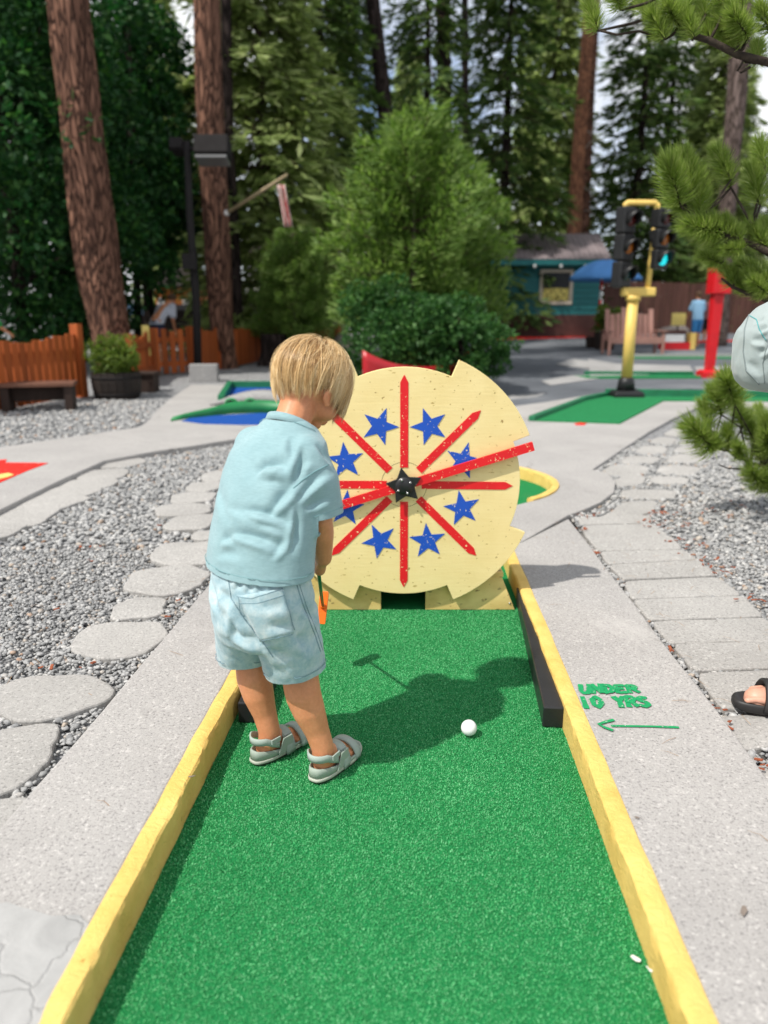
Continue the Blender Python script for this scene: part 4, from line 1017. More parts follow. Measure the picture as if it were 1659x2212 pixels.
st = MB()
HIPC = K(-0.006, -0.108, 0.44)
st.loft([ring_e(K(-0.022, -0.128, 0.365), VR * 0.112, VF * 0.088, 26), ring_e(K(-0.022, -0.132, 0.41), VR * 0.129, VF * 0.103, 26), ring_e(K(-0.022, -0.132, 0.47), VR * 0.129, VF * 0.104, 26), ring_e(K(-0.024, -0.128, 0.56), VR * 0.122, VF * 0.094, 26)])
legs_ = []
for s_, kn in ((1, KNR), (-1, KNL)):
    top = K(0.062 * s_ - 0.022, -0.126, 0.43); bot = kn + Vector((0, 0, -0.004)) - VF * 0.012 + VR * 0.004 * s_
    dd = (bot - top).normalized(); o1 = VR - dd * VR.dot(dd); o1.normalize(); o2 = dd.cross(o1).normalized()
    st.loft([ring_e(top, o1 * 0.066, o2 * 0.088, 24), ring_e(top.lerp(bot, 0.45), o1 * 0.069, o2 * 0.080, 24), ring_e(top.lerp(bot, 0.85), o1 * 0.067, o2 * 0.076, 24), ring_e(bot + dd * 0.03, o1 * 0.066, o2 * 0.075, 24)])
    legs_.append((bot, dd))
tme = fuse(st, 0.0064, 5)
for (bot, dd), other in ((legs_[0], legs_[1]), (legs_[1], legs_[0])):
    cut(tme, bot, (dd + Vector((0, 0, -0.6))).normalized()) if False else None
cz = (legs_[0][0].z + legs_[1][0].z) / 2
cut(tme, Vector((-0.27, 1.69, cz + 0.010)), Vector((0.05, -0.03, -1)).normalized())
def zt(x, y): return (414.8 + x * 0.25, 1209.7 + y * 0.25)
tbv = BVHTree.FromPolygons([v.co for v in tme.vertices], [p.vertices for p in tme.polygons])
fpx = [((330, 350), (640, 800), 0.018, 0.012), ((250, 250), (330, 420), 0.016, 0.006), ((640, 760), (820, 900), 0.018, 0.006), ((860, 620), (1000, 800), 0.018, 0.005), ((560, 420), (850, 400), 0.016, 0.003), ((640, 560), (860, 610), 0.016, 0.004), ((880, 770), (1120, 700), 0.016, 0.006), ((340, 620), (620, 760), 0.02, 0.008), ((350, 480), (370, 700), 0.014, 0.006), ((170, 150), (240, 480), 0.015, 0.006), ((930, 400), (1080, 560), 0.015, 0.005), ((470, 180), (500, 280), 0.008, 0.004), ((560, 190), (590, 290), 0.008, 0.004), ((400, 150), (390, 260), 0.008, 0.004), ((650, 190), (690, 260), 0.008, 0.004)]
folds = []
for a, b, wd, dp in fpx:
    p, q = surf_pt(tbv, zt(*a)), surf_pt(tbv, zt(*b))
    if p is not None and q is not None: folds.append((p, q, wd, dp))
tme = baked(tme, [('SUBSURF', dict(levels=1, subdivision_type='SIMPLE')), ('SMOOTH', dict(iterations=3))])
soft_folds(tme, [(a, b, w_ * 0.8, d_ * 1.8) for a, b, w_, d_ in folds], 0.0036, 15.0)
HEMS_SHORTS = open_loops(tme)
tme = baked(tme, [('SOLIDIFY', dict(thickness=0.004, offset=0.0))])
shorts = link_mesh('shorts', tme.copy(), M_DENIM, boy, True)
TBV = BVHTree.FromPolygons([v.co for v in tme.vertices], [p.vertices for p in tme.polygons])
def patch(name, bvh, poly, lift, mat, parent, conv, n=14, th=0.0044):
    """a sewn-on piece lying on the garment; poly: 4 corners seen in the enlarged view (bl, br, tr, tl)"""
    g_ = []
    for j in range(n + 1):
        row = []
        for i in range(n + 1):
            u, v = i / n, j / n
            x = (1 - v) * ((1 - u) * poly[0][0] + u * poly[1][0]) + v * ((1 - u) * poly[3][0] + u * poly[2][0])
            y = (1 - v) * ((1 - u) * poly[0][1] + u * poly[1][1]) + v * ((1 - u) * poly[3][1] + u * poly[2][1])
            q, n_ = hit(bvh, *conv(x, y), lift)
            if q is None: return None
            row.append(q)
        g_.append(row)
    mb = MB(); N_ = n + 1
    mb.add([p for r in g_ for p in r], [(j * N_ + i, j * N_ + i + 1, (j + 1) * N_ + i + 1, (j + 1) * N_ + i) for j in range(n) for i in range(n)])
    o = mb.build(name, mat, parent, True)
    m = o.modifiers.new('s', 'SOLIDIFY'); m.thickness = th; m.offset = 0
    return o
pk = patch('back_pocket', TBV, [(600, 700), (875, 630), (785, 240), (397, 310)], 0.0022, M_DENIM, shorts, zt)
if pk:
    for q in ([(410, 318), (430, 470), (612, 690)], [(782, 262), (880, 600)], [(600, 690), (860, 640)], [(415, 372), (560, 372), (790, 300)], [(397, 312), (520, 330), (785, 243)]):
        seam('pocket_stitching', TBV, q, M_STITCH, pk, 0.0009, 0.0042, zt)
seam('side_seam', TBV, [(905, 215), (960, 390), (1060, 640), (1110, 790)], M_STITCH, shorts, 0.0011, 0.0004, zt)
seam('side_seam', TBV, [(930, 215), (985, 390), (1085, 640), (1130, 780)], M_STITCH, shorts, 0.0008, 0.0004, zt)
seam('seat_seam', TBV, [(310, 130), (340, 330), (460, 520), (600, 690), (700, 840)], M_STITCH, shorts, 0.0010, 0.0004, zt)
for lp_ in HEMS_SHORTS: hem_line('hem_stitching', lp_, TBV, M_STITCH, shorts, 0.017, 0.0009)

# ---------------------------------------------------------------- sandals
def sandal(h, t, side):
    d_, r_, L_ = foot_frame(h, t); h0 = h - d_ * 0.012; L_ = L_ + 0.022
    out = []
    for k in range(40):                  # outline of the sole
        a = 2 * math.pi * k / 40; u = 0.5 - 0.5 * math.cos(a); s_ = math.sin(a)
        wdt = 0.031 + 0.010 * math.sin(min(1, u * 1.15) * math.pi * 0.62) - 0.004 * math.exp(-((u - 0.42) / 0.16) ** 2)
        e = math.copysign(abs(s_) ** 0.62, s_); out.append((h0 + d_ * (L_ * u) + r_ * (wdt * e + (0.004 * side * u)), u))
    def lift(k, z): return [p + (c_ - p) * k + Vector((0, 0, z)) for p, u in out]
    c_ = h0 + d_ * L_ * 0.5
    def rg(k, z0, heel=0.0, fr=0.0):
        return [Vector((p.x + (c_.x - p.x) * k, p.y + (c_.y - p.y) * k, z0 + heel * max(0, 1 - u / 0.42) ** 0.8 + fr * max(0, (u - 0.55) / 0.45))) for p, u in out]
    Z0 = 0.0045
    sd = thing('tmp', None, None); bpy.data.objects.remove(sd)
    tread = MB().loft([rg(0.03, Z0), rg(0.0, Z0 + 0.004)]).build('sandal', M_TREAD, boy)
    MB().loft([rg(0.0, Z0 + 0.004), rg(-0.015, Z0 + 0.006), rg(-0.015, Z0 + 0.011, 0.0), rg(0.01, Z0 + 0.0125, 0.0)]).build('sole_rim', M_SOLE, tread, True)
    # upper with heel cup
    MB().loft([rg(0.012, Z0 + 0.0115), rg(0.015, Z0 + 0.018, 0.010), rg(0.03, Z0 + 0.0205, 0.017), rg(0.075, Z0 + 0.021, 0.017), rg(0.10, Z0 + 0.018, 0.006), rg(0.14, Z0 + 0.0165, 0.0)]).build('footbed', M_SANDAL, tread, True)
    def strap(name, u0, hgt, wdt, tilt, a0, a1, rw, mat=M_STRAP, n=18, up=0.0, thick=0.0042):
        rings = []
        for k in range(n + 1):
            a = R_(a0 + (a1 - a0) * k / n); c = h0 + d_ * (L_ * u0) + Vector((0, 0, Z0 + 0.012))
            o_ = r_ * (math.cos(a) * rw) + Vector((0, 0, math.sin(a) * hgt)) + d_ * (tilt * math.cos(a))
            nn = (r_ * math.cos(a) / rw + Vector((0, 0, math.sin(a) / hgt))).normalized(); p = c + o_
            wv = d_ * wdt / 2
            rings.append([p - wv, p - wv * 0.9 + nn * thick, p + wv * 0.9 + nn * thick, p + wv, p + wv * 0.8 - nn * 0.001, p - wv * 0.8 - nn * 0.001])
        return MB().loft(rings, True).build(name, mat, tread, True)
    strap('instep_strap', 0.50, 0.047, 0.030, 0.0, -8, 188, 0.037)
    s2 = strap('toe_strap', 0.74, 0.036, 0.024, 0.0, -8, 188, 0.040)
    for u0, hh in ((0.50, 0.047), (0.74, 0.036)):
        p = h0 + d_ * (L_ * u0) + r_ * (0.020 * 1) + Vector((0, 0, Z0 + 0.012 + hh * 0.92))
        MB().box(p, (0.022, 0.017, 0.004), Matrix((d_, r_, Vector((0, 0, 1)))).transposed() @ Matrix.Rotation(-0.5, 3, 'X')).build('buckle', M_STRAP, tread, bevel=0.0012)
    # ankle strap round the heel, from both sides of the instep
    rings = []; c = h0 + d_ * (L_ * 0.27) + Vector((0, 0, 0.068))
    for k in range(31):
        a = R_(-75 - 210 * k / 30); q = abs(k - 15) / 15
        o_ = d_ * (math.sin(a) * -1 * 0.0) + (r_ * math.cos(a + math.pi / 2) * 0.0335 + d_ * math.sin(a + math.pi / 2) * -0.040)
        th = R_(-100 + 200 * k / 30); o_ = r_ * (math.sin(th) * 0.034) - d_ * (math.cos(th) * 0.046)
        nn = Vector((o_.x, o_.y, 0)).normalized(); p = c + o_ + Vector((0, 0, -0.020 * max(0, q - 0.55) / 0.45))
        hv = Vector((0, 0, 0.0095))
        rings.append([p - hv, p - hv * 0.9 + nn * 0.0035, p + hv * 0.9 + nn * 0.0035, p + hv, p + hv * 0.8 - nn * 0.001, p - hv * 0.8 - nn * 0.001])
    an = MB().loft(rings).build('ankle_strap', M_STRAP, tread, True)
    # side posts that join strap and sole
    for s_ in (1, -1):
        b0 = h0 + d_ * (L_ * 0.42) + r_ * (0.033 * s_) + Vector((0, 0, Z0 + 0.014)); t0 = h0 + d_ * (L_ * 0.46) + r_ * (0.034 * s_) + Vector((0, 0, 0.060))
        pl = [b0 - d_ * 0.026, b0 + d_ * 0.026, t0 + d_ * 0.014, t0 - d_ * 0.016]
        MB().plate([p + r_ * (0.001 * s_) for p in pl] if s_ > 0 else [p + r_ * (0.001 * s_) for p in pl][::-1], r_ * (0.004 * s_)).build('side_post', M_SANDAL, tread, bevel=0.0015)
    p = c + r_ * 0.0375 - d_ * 0.004
    MB().box(p + Vector((0, 0, -0.002)), (0.030, 0.004, 0.013), Matrix((d_, r_, Vector((0, 0, 1)))).transposed()).build('strap_tab', M_STRAP, an, bevel=0.0012)
sandal(RHEEL, RTOE, 1); sandal(LHEEL, LTOE, -1)

# ---------------------------------------------------------------- hair
def hair_mat():
    t = NT('blond_hair'); at = t.n('ShaderNodeAttribute', _attribute_name='tone')
    col = t.ramp(at.outputs['Fac'], [(0.0, (0.15, 0.070, 0.024)), (0.30, (0.40, 0.225, 0.085)), (0.62, (0.70, 0.47, 0.215)), (1.0, (0.95, 0.79, 0.50))])
    t.color(col); t.set(0.36, 0.5)
    return t.m
M_HAIR = hair_mat()
M_HAIR_CAP = pmat('hair_roots', (0.33, 0.20, 0.095), (0.24, 0.14, 0.065), 60, 0.7, 0.3, 0.6, 200, 0.003, (1, 1, 0.25))
def hair_surface(az, s, rad=1.0):
    """az: 0 = face, pi = nape; s: 0 at the crown whorl, 1 at the tips. Bowl cut: long at the front, short at the nape"""
    fr = 0.5 + 0.5 * math.cos(az)
    end = R_(120) - R_(3) * fr - R_(13) * math.exp(-((abs(az) - 1.9) / 0.42) ** 2)
    ph = end * s
    x = math.sin(az) * math.sin(ph); y = math.cos(az) * math.sin(ph); z = math.cos(ph)
    p = Vector((x * 0.090, y * (0.099 * (0.84 + 0.16 * min(1.0, ph / R_(95))) if y > 0 else 0.103), z * 0.092))
    if ph > R_(84):
        k = ph - R_(84); o_ = math.hypot(x, y) / max(math.sin(ph), 1e-4)
        p.x = math.sin(az) * (0.090 - 0.022 * k * k); p.y = math.cos(az) * ((0.099 + 0.012 * k) if y > 0 else (0.103 - 0.050 * k * k)); p.z = 0.092 * math.cos(R_(84)) - 0.092 * k * (1.16 + 0.09 * fr)
    p *= rad
    # whorl sits at the back of the crown
    c, s_ = math.cos(R_(14)), math.sin(R_(14))
    q = Vector((p.x, p.y * c + p.z * -s_, p.y * s_ + p.z * c))
    return Hd(q.x, q.y - 0.004, q.z + 0.008)
cap = MB(); cap.loft([[hair_surface(2 * math.pi * i / 40, s, 0.955) for i in range(40)] for s in np.linspace(0.02, 0.93, 16)], True)
hair = cap.build('hair', M_HAIR_CAP, boy, True)
V, T, TONE = [], [], []
rs = random.Random(5)
NS = 8
def strand(pts, wr, tone):
    base = len(V); n = len(pts)
    for k, p in enumerate(pts):
        dd = (pts[min(k + 1, n - 1)] - pts[max(k - 1, 0)]).normalized(); nn = (p - HC).normalized(); sd = dd.cross(nn).normalized(); r_ = wr * (1.0 if k < n - 3 else (0.8 if k < n - 2 else (0.55 if k < n - 1 else 0.12)))
        V.extend([p + sd * r_, p - sd * r_, p + nn * r_ * 0.9]); TONE.extend([min(1, max(0, tone + 0.22 * (k / (n - 1) - 0.5)))] * 3)
    for k in range(n - 1):
        b = base + 3 * k
        for a_, b_ in ((0, 1), (1, 2), (2, 0)):
            T.extend([(b + a_, b + b_, b + 3 + b_), (b + a_, b + 3 + b_, b + 3 + a_)])
for lock in range(520):                   # locks of strands that run together
    az = rs.uniform(-math.pi, math.pi); s0 = rs.uniform(0.0, 0.5) if rs.random() < 0.7 else rs.uniform(0.35, 0.8)
    s1 = min(1.10, 0.965 + rs.gauss(0, 0.062)); lay = 0.985 + rs.uniform(-0.035, 0.05); sweep = 0.24 * math.sin(az + 0.7) + rs.gauss(0, 0.16)
    tone = min(0.95, max(0.08, rs.gauss(0.52, 0.2))); tipin = rs.gauss(0, 0.012); nstr = rs.randint(10, 24); spread = rs.uniform(0.035, 0.085); wave = rs.uniform(-0.02, 0.02); phs = rs.uniform(0, 6)
    for j in range(nstr):
        da = rs.gauss(0, spread); dl = rs.uniform(-0.008, 0.008); e1 = s1 + rs.gauss(0, 0.018); b0 = max(0.0, s0 + rs.uniform(-0.08, 0.08)); pts = []
        for k in range(NS):
            t = k / (NS - 1); s = b0 + (e1 - b0) * t
            conv_ = 1.0 - 0.45 * t * t                # strands of a lock draw together at the tip
            a = az + da * conv_ + sweep * (s - 0.3) + wave * math.sin(5 * s + phs)
            pts.append(hair_surface(a, s, lay + dl + tipin * t ** 3))
        strand(pts, rs.uniform(0.00035, 0.0007), tone + rs.gauss(0, 0.09))
for i in range(340):                      # flyaways
    az = rs.uniform(-math.pi, math.pi); lay = rs.uniform(1.02, 1.08); b0 = rs.uniform(0, 0.5); e1 = b0 + rs.uniform(0.25, 0.6); sw = rs.gauss(0, 0.5)
    strand([hair_surface(az + sw * (k / 9), min(1.1, b0 + (e1 - b0) * k / 9), lay + 0.03 * math.sin(k * 0.5)) for k in range(10)], 0.00028, rs.uniform(0.5, 0.95))
for i in range(900):                      # short hair growing down the nape and before the ears
    az = math.pi + rs.gauss(0, 0.75) if rs.random() < 0.75 else rs.choice((1.35, -1.35)) + rs.gauss(0, 0.15); p0 = hair_surface(az, rs.uniform(0.78, 0.92), 0.94); p1 = hair_surface(az + rs.gauss(0, 0.08), rs.uniform(0.86, 1.0), 0.93)
    d_ = (HU * -1.0 + (HC - p1) * 2.2).normalized(); L_ = rs.uniform(0.004, 0.030)
    strand([p0, p0.lerp(p1, 0.5), p1, p1 + d_ * L_ * 0.5, p1 + d_ * L_], 0.0003, rs.uniform(0.2, 0.65))
ho = tri_mesh('hair_strands', [tuple(v) for v in V], T, M_HAIR, hair, True); tag(ho, kind='stuff')
ta = ho.data.attributes.new('tone', 'FLOAT', 'POINT'); ta.data.foreach_set('value', np.array(TONE, dtype=np.float32)[:len(ho.data.vertices)])

# ================================================================== THE PUTTER
M_SHAFT = pmat('green_putter_shaft', (0.02, 0.16, 0.05), None, 20, 0.35, 0.5)
M_ORANGE = pmat('orange_plastic', (0.90, 0.16, 0.01), (0.85, 0.14, 0.01), 10, 0.35, 0.5)
M_GRIP = pmat('black_rubber_grip', (0.02, 0.02, 0.02), None, 30, 0.7, 0.3)
PH = Vector((-0.190, 2.170, 0.222))
put = thing('putter', 'green shafted putter with bright orange head held by the boy', 'putter', (PH.x, PH.y, 0))
hand_mid = GRIP_T.lerp(GRIP_B, 0.55)
sd = (PH - hand_mid).normalized(); gt = GRIP_T.lerp(GRIP_B, 0.5) - sd * 0.10
MB().tube([GRIP_T - GA * 0.03, GRIP_T, GRIP_B], [0.0105, 0.0110, 0.0095], 12).build('grip', M_GRIP, put, True)
MB().tube([GRIP_B, PH], [0.0052, 0.0048], 10).build('shaft', M_SHAFT, put, True)
up_ = Vector((0.10, 0.30, 0.95)).normalized(); sx = up_.cross(Vector((0, 1, 0))).normalized(); sy = sx.cross(up_)
rt = Matrix((sx, sy, up_)).transposed()
hd = MB(); prof = [(-0.050, 0.010), (-0.048, 0.0125), (0.040, 0.0135), (0.048, 0.0125), (0.050, 0.010)]
hd.loft([[PH + rt @ Vector((a * hw * 1.0, b * 0.017, z)) for a, b in ((-1, -1), (1, -0.8), (1, 1), (-1, 1))] for z, hw in prof])
hd.build('putter_head', M_ORANGE, put, bevel=0.003)
MB().tube([PH - sd * 0.030, PH - sd * 0.004], [0.0085, 0.0105], 12).build('hosel', M_ORANGE, put, True)

# ================================================================== TREES
def bark_mat(name, plate, plate2, fissure, vs=9.0):
    t = NT(name); co = t.coord((1, 1, 0.16))
    n_ = t.noise(co, 4, 4); 
    wv = t.n('ShaderNodeVectorMath', _operation='ADD'); t.l(co, wv.inputs[0]); cn = t.n('ShaderNodeTexNoise', Scale=3.0, Detail=3.0); t.l(co, cn.inputs['Vector']); 
    scl = t.n('ShaderNodeVectorMath', _operation='SCALE'); t.l(cn.outputs['Color'], scl.inputs[0]); scl.inputs['Scale'].default_value = 0.5; t.l(scl.outputs[0], wv.inputs[1])
    v = t.voro(wv.outputs[0], vs, 'DISTANCE_TO_EDGE')
    col = t.ramp(t.noise(co, 11, 5), [(0.3, plate2), (0.7, plate)])
    col = t.mix(t.ramp(v, [(0.02, (1, 1, 1)), (0.17, (0, 0, 0))]), col, fissure)
    t.color(col); t.set(0.95, 0.1); b = t.bump(t.ramp(v, [(0.0, (0, 0, 0)), (0.2, (1, 1, 1))]), 1.0, 0.03); t.bump(t.noise(co, 40, 4), 0.5, 0.01, b); return t.m
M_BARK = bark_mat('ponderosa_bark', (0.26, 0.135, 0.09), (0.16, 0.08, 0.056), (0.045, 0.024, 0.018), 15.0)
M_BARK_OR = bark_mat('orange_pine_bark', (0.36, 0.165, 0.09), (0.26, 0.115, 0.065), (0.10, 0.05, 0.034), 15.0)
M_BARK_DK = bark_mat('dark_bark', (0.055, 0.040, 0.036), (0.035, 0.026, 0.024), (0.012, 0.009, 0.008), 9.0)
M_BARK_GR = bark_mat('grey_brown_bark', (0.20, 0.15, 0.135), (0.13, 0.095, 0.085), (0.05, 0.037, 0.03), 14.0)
M_TWIG = pmat('twig_bark', (0.11, 0.075, 0.05), (0.06, 0.04, 0.03), 30, 0.9, 0.1, 0.6, 60, 0.004)
M_DEADTWIG = pmat('dead_twig', (0.34, 0.30, 0.26), (0.24, 0.2, 0.17), 30, 0.9, 0.1)
def leaf_mat(name, ca, cb, cc, trans=0.35, rough=0.55):
    t = NT(name); g_ = t.n('ShaderNodeNewGeometry'); oi = t.n('ShaderNodeObjectInfo'); co = t.coord()
    col = t.ramp(g_.outputs['Random Per Island'], [(0.0, ca), (0.55, cb), (1.0, cc)])
    col = t.mix(t.ramp(t.noise(co, 1.1, 3), [(0.38, (0.55, 0.55, 0.55)), (0.62, (0, 0, 0))]), col, ca)
    t.color(col); t.set(rough, 0.25)
    tr = t.n('ShaderNodeBsdfTranslucent'); 
    hv = t.n('ShaderNodeHueSaturation', Saturation=1.1, Value=1.35); t.l(col, hv.inputs['Color']); t.l(hv.outputs[0], tr.inputs['Color'])
    mx = t.n('ShaderNodeMixShader'); mx.inputs[0].default_value = trans
    t.l(t.b.outputs[0], mx.inputs[1]); t.l(tr.outputs[0], mx.inputs[2]); t.l(mx.outputs[0], t.out.inputs[0])
    return t.m
M_LEAF_DK = leaf_mat('dark_leaves', (0.010, 0.045, 0.012), (0.022, 0.095, 0.022), (0.075, 0.19, 0.036), 0.3)
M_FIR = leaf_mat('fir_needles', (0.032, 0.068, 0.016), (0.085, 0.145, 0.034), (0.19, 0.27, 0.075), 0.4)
M_FIR_LT = leaf_mat('sun_toned_fir_needles', (0.16, 0.22, 0.065), (0.31, 0.385, 0.135), (0.46, 0.52, 0.24), 0.5)  # fir needles again, sunlight put into a paler colour
M_PINE_LT = leaf_mat('young_pine_needles', (0.08, 0.15, 0.028), (0.165, 0.265, 0.058), (0.30, 0.40, 0.125), 0.45)
M_SHRUB = leaf_mat('shrub_leaves', (0.018, 0.068, 0.015), (0.045, 0.125, 0.028), (0.11, 0.235, 0.058), 0.32)
M_PLANTER = leaf_mat('planter_leaves', (0.06, 0.11, 0.015), (0.14, 0.21, 0.03), (0.26, 0.33, 0.07), 0.35)
M_NEEDLE = leaf_mat('long_pine_needles', (0.15, 0.23, 0.04), (0.30, 0.40, 0.085), (0.52, 0.58, 0.22), 0.4, 0.4)

def trunk_mesh(pts, rad, n=18, rough=0.06, seed=0.0, seg=26):
    """a tapered, ridged trunk along pts"""
    P = [Vector(p) for p in pts]; rings = []
    for k in range(seg + 1):
        t = k / seg * (len(P) - 1); i = min(int(t), len(P) - 2); f = t - i
        p = P[i].lerp(P[i + 1], f); r = rad[i] * (1 - f) + rad[i + 1] * f
        rg = []
        for j in range(n):
            a = 2 * math.pi * j / n; d_ = 1 + rough * noise.noise(Vector((math.cos(a) * 2.2, math.sin(a) * 2.2, p.z * 0.5 + seed))) + rough * 0.7 * noise.noise(Vector((math.cos(a) * 6, math.sin(a) * 6, p.z * 1.1 + seed)))
            rg.append(p + Vector((math.cos(a), math.sin(a), 0)) * r * d_)
        rings.append(rg)
    return MB().loft(rings)
class Leaves:
    def __init__(s, seed): s.P = []; s.D = []; s.Nn = []; s.L = []; s.W = []; s.rs = np.random.RandomState(seed)
    def add(s, p, d, n, l, w): s.P.append(p); s.D.append(d); s.Nn.append(n); s.L.append(l); s.W.append(w)
    def mesh(s, name, mat, parent):
        P, D, N, L, W_ = (np.array(q, dtype=float) for q in (s.P, s.D, s.Nn, s.L, s.W))
        D /= np.linalg.norm(D, axis=1)[:, None] + 1e-9; S_ = np.cross(D, N); S_ /= np.linalg.norm(S_, axis=1)[:, None] + 1e-9
        L = L[:, None]; W_ = W_[:, None]; up = np.cross(S_, D)
        V = np.stack([P, P + D * L * 0.45 + S_ * W_ - up * W_ * 0.2, P + D * L, P + D * L * 0.45 - S_ * W_ - up * W_ * 0.2], 1)
        b = (np.arange(len(P)) * 4)[:, None]; T = np.concatenate([b + [0, 1, 2], b + [0, 2, 3]], 0)
        return tri_mesh(name, V.reshape(-1, 3), T, mat, parent)
def fir_crown(h, r, z0, seed, dens=1.0, droop=0.45, leaf=(0.20, 0.035), taper=1.0, per=11, gap=0.0, fluff=0.03):
    lv = Leaves(seed); rs = lv.rs; twigs = MB()
    z = z0; 
    while z < h * 0.985:
        f = (z - z0) / (h - z0); L = r * (1 - f) ** taper * rs.uniform(0.72, 1.1) + 0.12
        nb = int(rs.randint(4, 7))
        a0 = rs.uniform(0, 6.28)
        for b in range(nb):
            if rs.rand() < gap: continue
            a = a0 + 6.283 * b / nb + rs.uniform(-0.3, 0.3); Lb = L * rs.uniform(0.7, 1.15)
            rad = np.array([math.cos(a), math.sin(a), 0]); side = np.array([-math.sin(a), math.cos(a), 0])
            base = np.array([0, 0, z + rs.uniform(-0.1, 0.1)])
            pts = [base + rad * Lb * t + np.array([0, 0, Lb * (0.10 * t - droop * t * t)]) for t in (0, 0.35, 0.7, 1.0)]
            twigs.tube(pts, [0.022 * Lb / 2 + 0.006, 0.014, 0.009, 0.004], 4, False)
            nl = int(Lb * 42 * dens * per / 11) + 4
            for q in range(nl):
                t = rs.uniform(0.12, 1.02) ** 0.8; c = base + rad * Lb * t + np.array([0, 0, Lb * (0.10 * t - droop * t * t)])
                spread = (0.42 * Lb * (1 - 0.75 * t) + 0.05) * rs.uniform(-1, 1)
                c = c + side * spread + np.array([0, 0, -abs(spread) * (0.30 if fluff < 0.1 else 0.0) + rs.uniform(-0.05, 0.03) + rs.uniform(-fluff, fluff)])
                d_ = rad * rs.uniform(0.3, 1) + side * np.sign(spread) * rs.uniform(0.2, 1.1) + np.array([0, 0, rs.uniform(-0.75, 0.1) if fluff < 0.1 else rs.uniform(-0.35, 1.0)])
                n_ = rad * 0.55 + np.array([rs.uniform(-0.6, 0.6), rs.uniform(-0.6, 0.6), 0.75])
                lv.add(c, d_, n_, leaf[0] * rs.uniform(0.6, 1.3), leaf[1] * rs.uniform(0.7, 1.3))
        z += rs.uniform(0.16, 0.30) * (1 + 0.5 * (1 - f)) / max(dens, 0.3) ** 0.3
    return lv, twigs
def leafy_crown(h, r, z0, seed, n, leaf=(0.10, 0.032), clumps=60, flat=0.8, shell=0.45):
    lv = Leaves(seed); rs = lv.rs
    cs = []
    for i in range(clumps):
        th = rs.uniform(0, 6.283); u = rs.uniform(-1, 1); rr = rs.uniform(shell, 1.0) ** 0.6
        q = math.sqrt(1 - u * u); cs.append((np.array([r * rr * q * math.cos(th), r * rr * q * math.sin(th), (z0 + h) / 2 + (h - z0) / 2 * rr * u]), rs.uniform(0.16, 0.36) * r * (0.8 + 0.2 * flat)))
    for i in range(n):
        c, cr = cs[rs.randint(len(cs))]; d_ = rs.normal(size=3); d_ /= np.linalg.norm(d_); k = rs.uniform(0.35, 1) ** 0.5
        p = c + d_ * cr * k * np.array([1, 1, flat]); out = d_ + rs.normal(size=3) * 0.6 + np.array([0, 0, 0.1])
        lv.add(p, out, rs.normal(size=3) * 0.5 + np.array([0, 0, 0.8]) + d_ * 0.5, leaf[0] * rs.uniform(0.6, 1.3), leaf[1] * rs.uniform(0.7, 1.3))
    return lv, cs
def fir(name, label, cat, loc, h, r, z0, seed, bark, leafm, dens=1.0, droop=0.45, tr=0.13, group=None, lean=(0, 0), leaf=(0.20, 0.035), taper=1.0, gap=0.0, per=11, fluff=0.03):
    loc = Vector(loc); o = thing(name, label, cat, loc, group)
    P = [loc + Vector((lean[0] * t * h, lean[1] * t * h, t * h)) for t in (-0.01, 0.1, 0.4, 0.7, 1.0)]
    trunk_mesh(P, [tr * 1.25, tr, tr * 0.75, tr * 0.42, 0.02], 12, 0.05, seed).build('trunk', bark, o, True)
    lv, tw = fir_crown(h, r, z0, seed, dens, droop, leaf, taper, per, gap, fluff)
    c = lv.mesh('crown', leafm, None); c.parent = o
    me = tw.mesh('branches'); b = bpy.data.objects.new('branches', me); me.materials.append(M_TWIG); C.objects.link(b); b.parent = c; b['kind'] = 'stuff'; ORG[b.name] = loc
    return o
def place(src, label, loc, s=1.0, rz=0.0, sz=None):
    o = copy_tree(src); o.location = loc; o.rotation_euler.z = rz; o.scale = (s, s, sz or s); o['label'] = label; return o
def tz(x, y): return Vector((x, y, terrain(x, y)))
def px_tree(dx, y):                       # ground point below a pixel column at distance y
    return tz((dx - CX) / FPX * y * 0.985, y)

# ---- big trunks on the left
def pillar(name, label, pxs, y, bark, rough=0.07, seed=1.0, up=21.0, foot=True, group=None, n=26):
    """a big bare trunk measured at several heights: (x centre, y pixel, width)"""
    pts = []; rad = []
    base = at_y(pxs[0][0], pxs[0][1], y); g0 = terrain(base.x, y)
    for cx_, cy_, wd in pxs:
        q = at_y(cx_, cy_, y); dep = q.y * COSP + (CAM_Z - q.z) * SINP; pts.append(q); rad.append(wd / 2 / FPX * dep)
    d0 = (pts[1] - pts[0]) / max(pts[1].z - pts[0].z, 0.01); b0 = pts[0] - d0 * (pts[0].z - g0 + 0.1)
    pts = [b0] + pts; rad = [rad[0] * (1.12 if foot else 1.0)] + rad
    d1 = (pts[-1] - pts[-2]) / (pts[-1].z - pts[-2].z); pts.append(pts[-1] + d1 * (up - pts[-1].z)); rad.append(rad[-1] * 0.55)
    o = thing(name, label, 'tree', (b0.x, y, g0), group)
    trunk_mesh(pts, rad, n, rough, seed, 60).build('trunk', bark, o, True)
    # living boughs start high above
    lv, tw = fir_crown(5.5, 2.6, 0.0, int(seed * 7) + 3, 0.7, 0.35, (0.24, 0.045))
    c = lv.mesh('crown', M_FIR, None); c.parent = o; c.location = (pts[-1].x - b0.x, pts[-1].y - y, up - g0 - 4.6)
    me = tw.mesh('branches'); b = bpy.data.objects.new('branches', me); me.materials.append(M_TWIG); C.objects.link(b); b.parent = c; b['kind'] = 'stuff'; ORG[b.name] = Vector()
    return o, pts
pine_a, PA = pillar('pine_tree', 'thick leaning red-brown pine trunk behind the leafy planter', [(238, 715, 82), (214, 600, 90), (190, 420, 88), (168, 200, 86), (145, 0, 87)], 12.6, M_BARK, 0.10, 1.3)
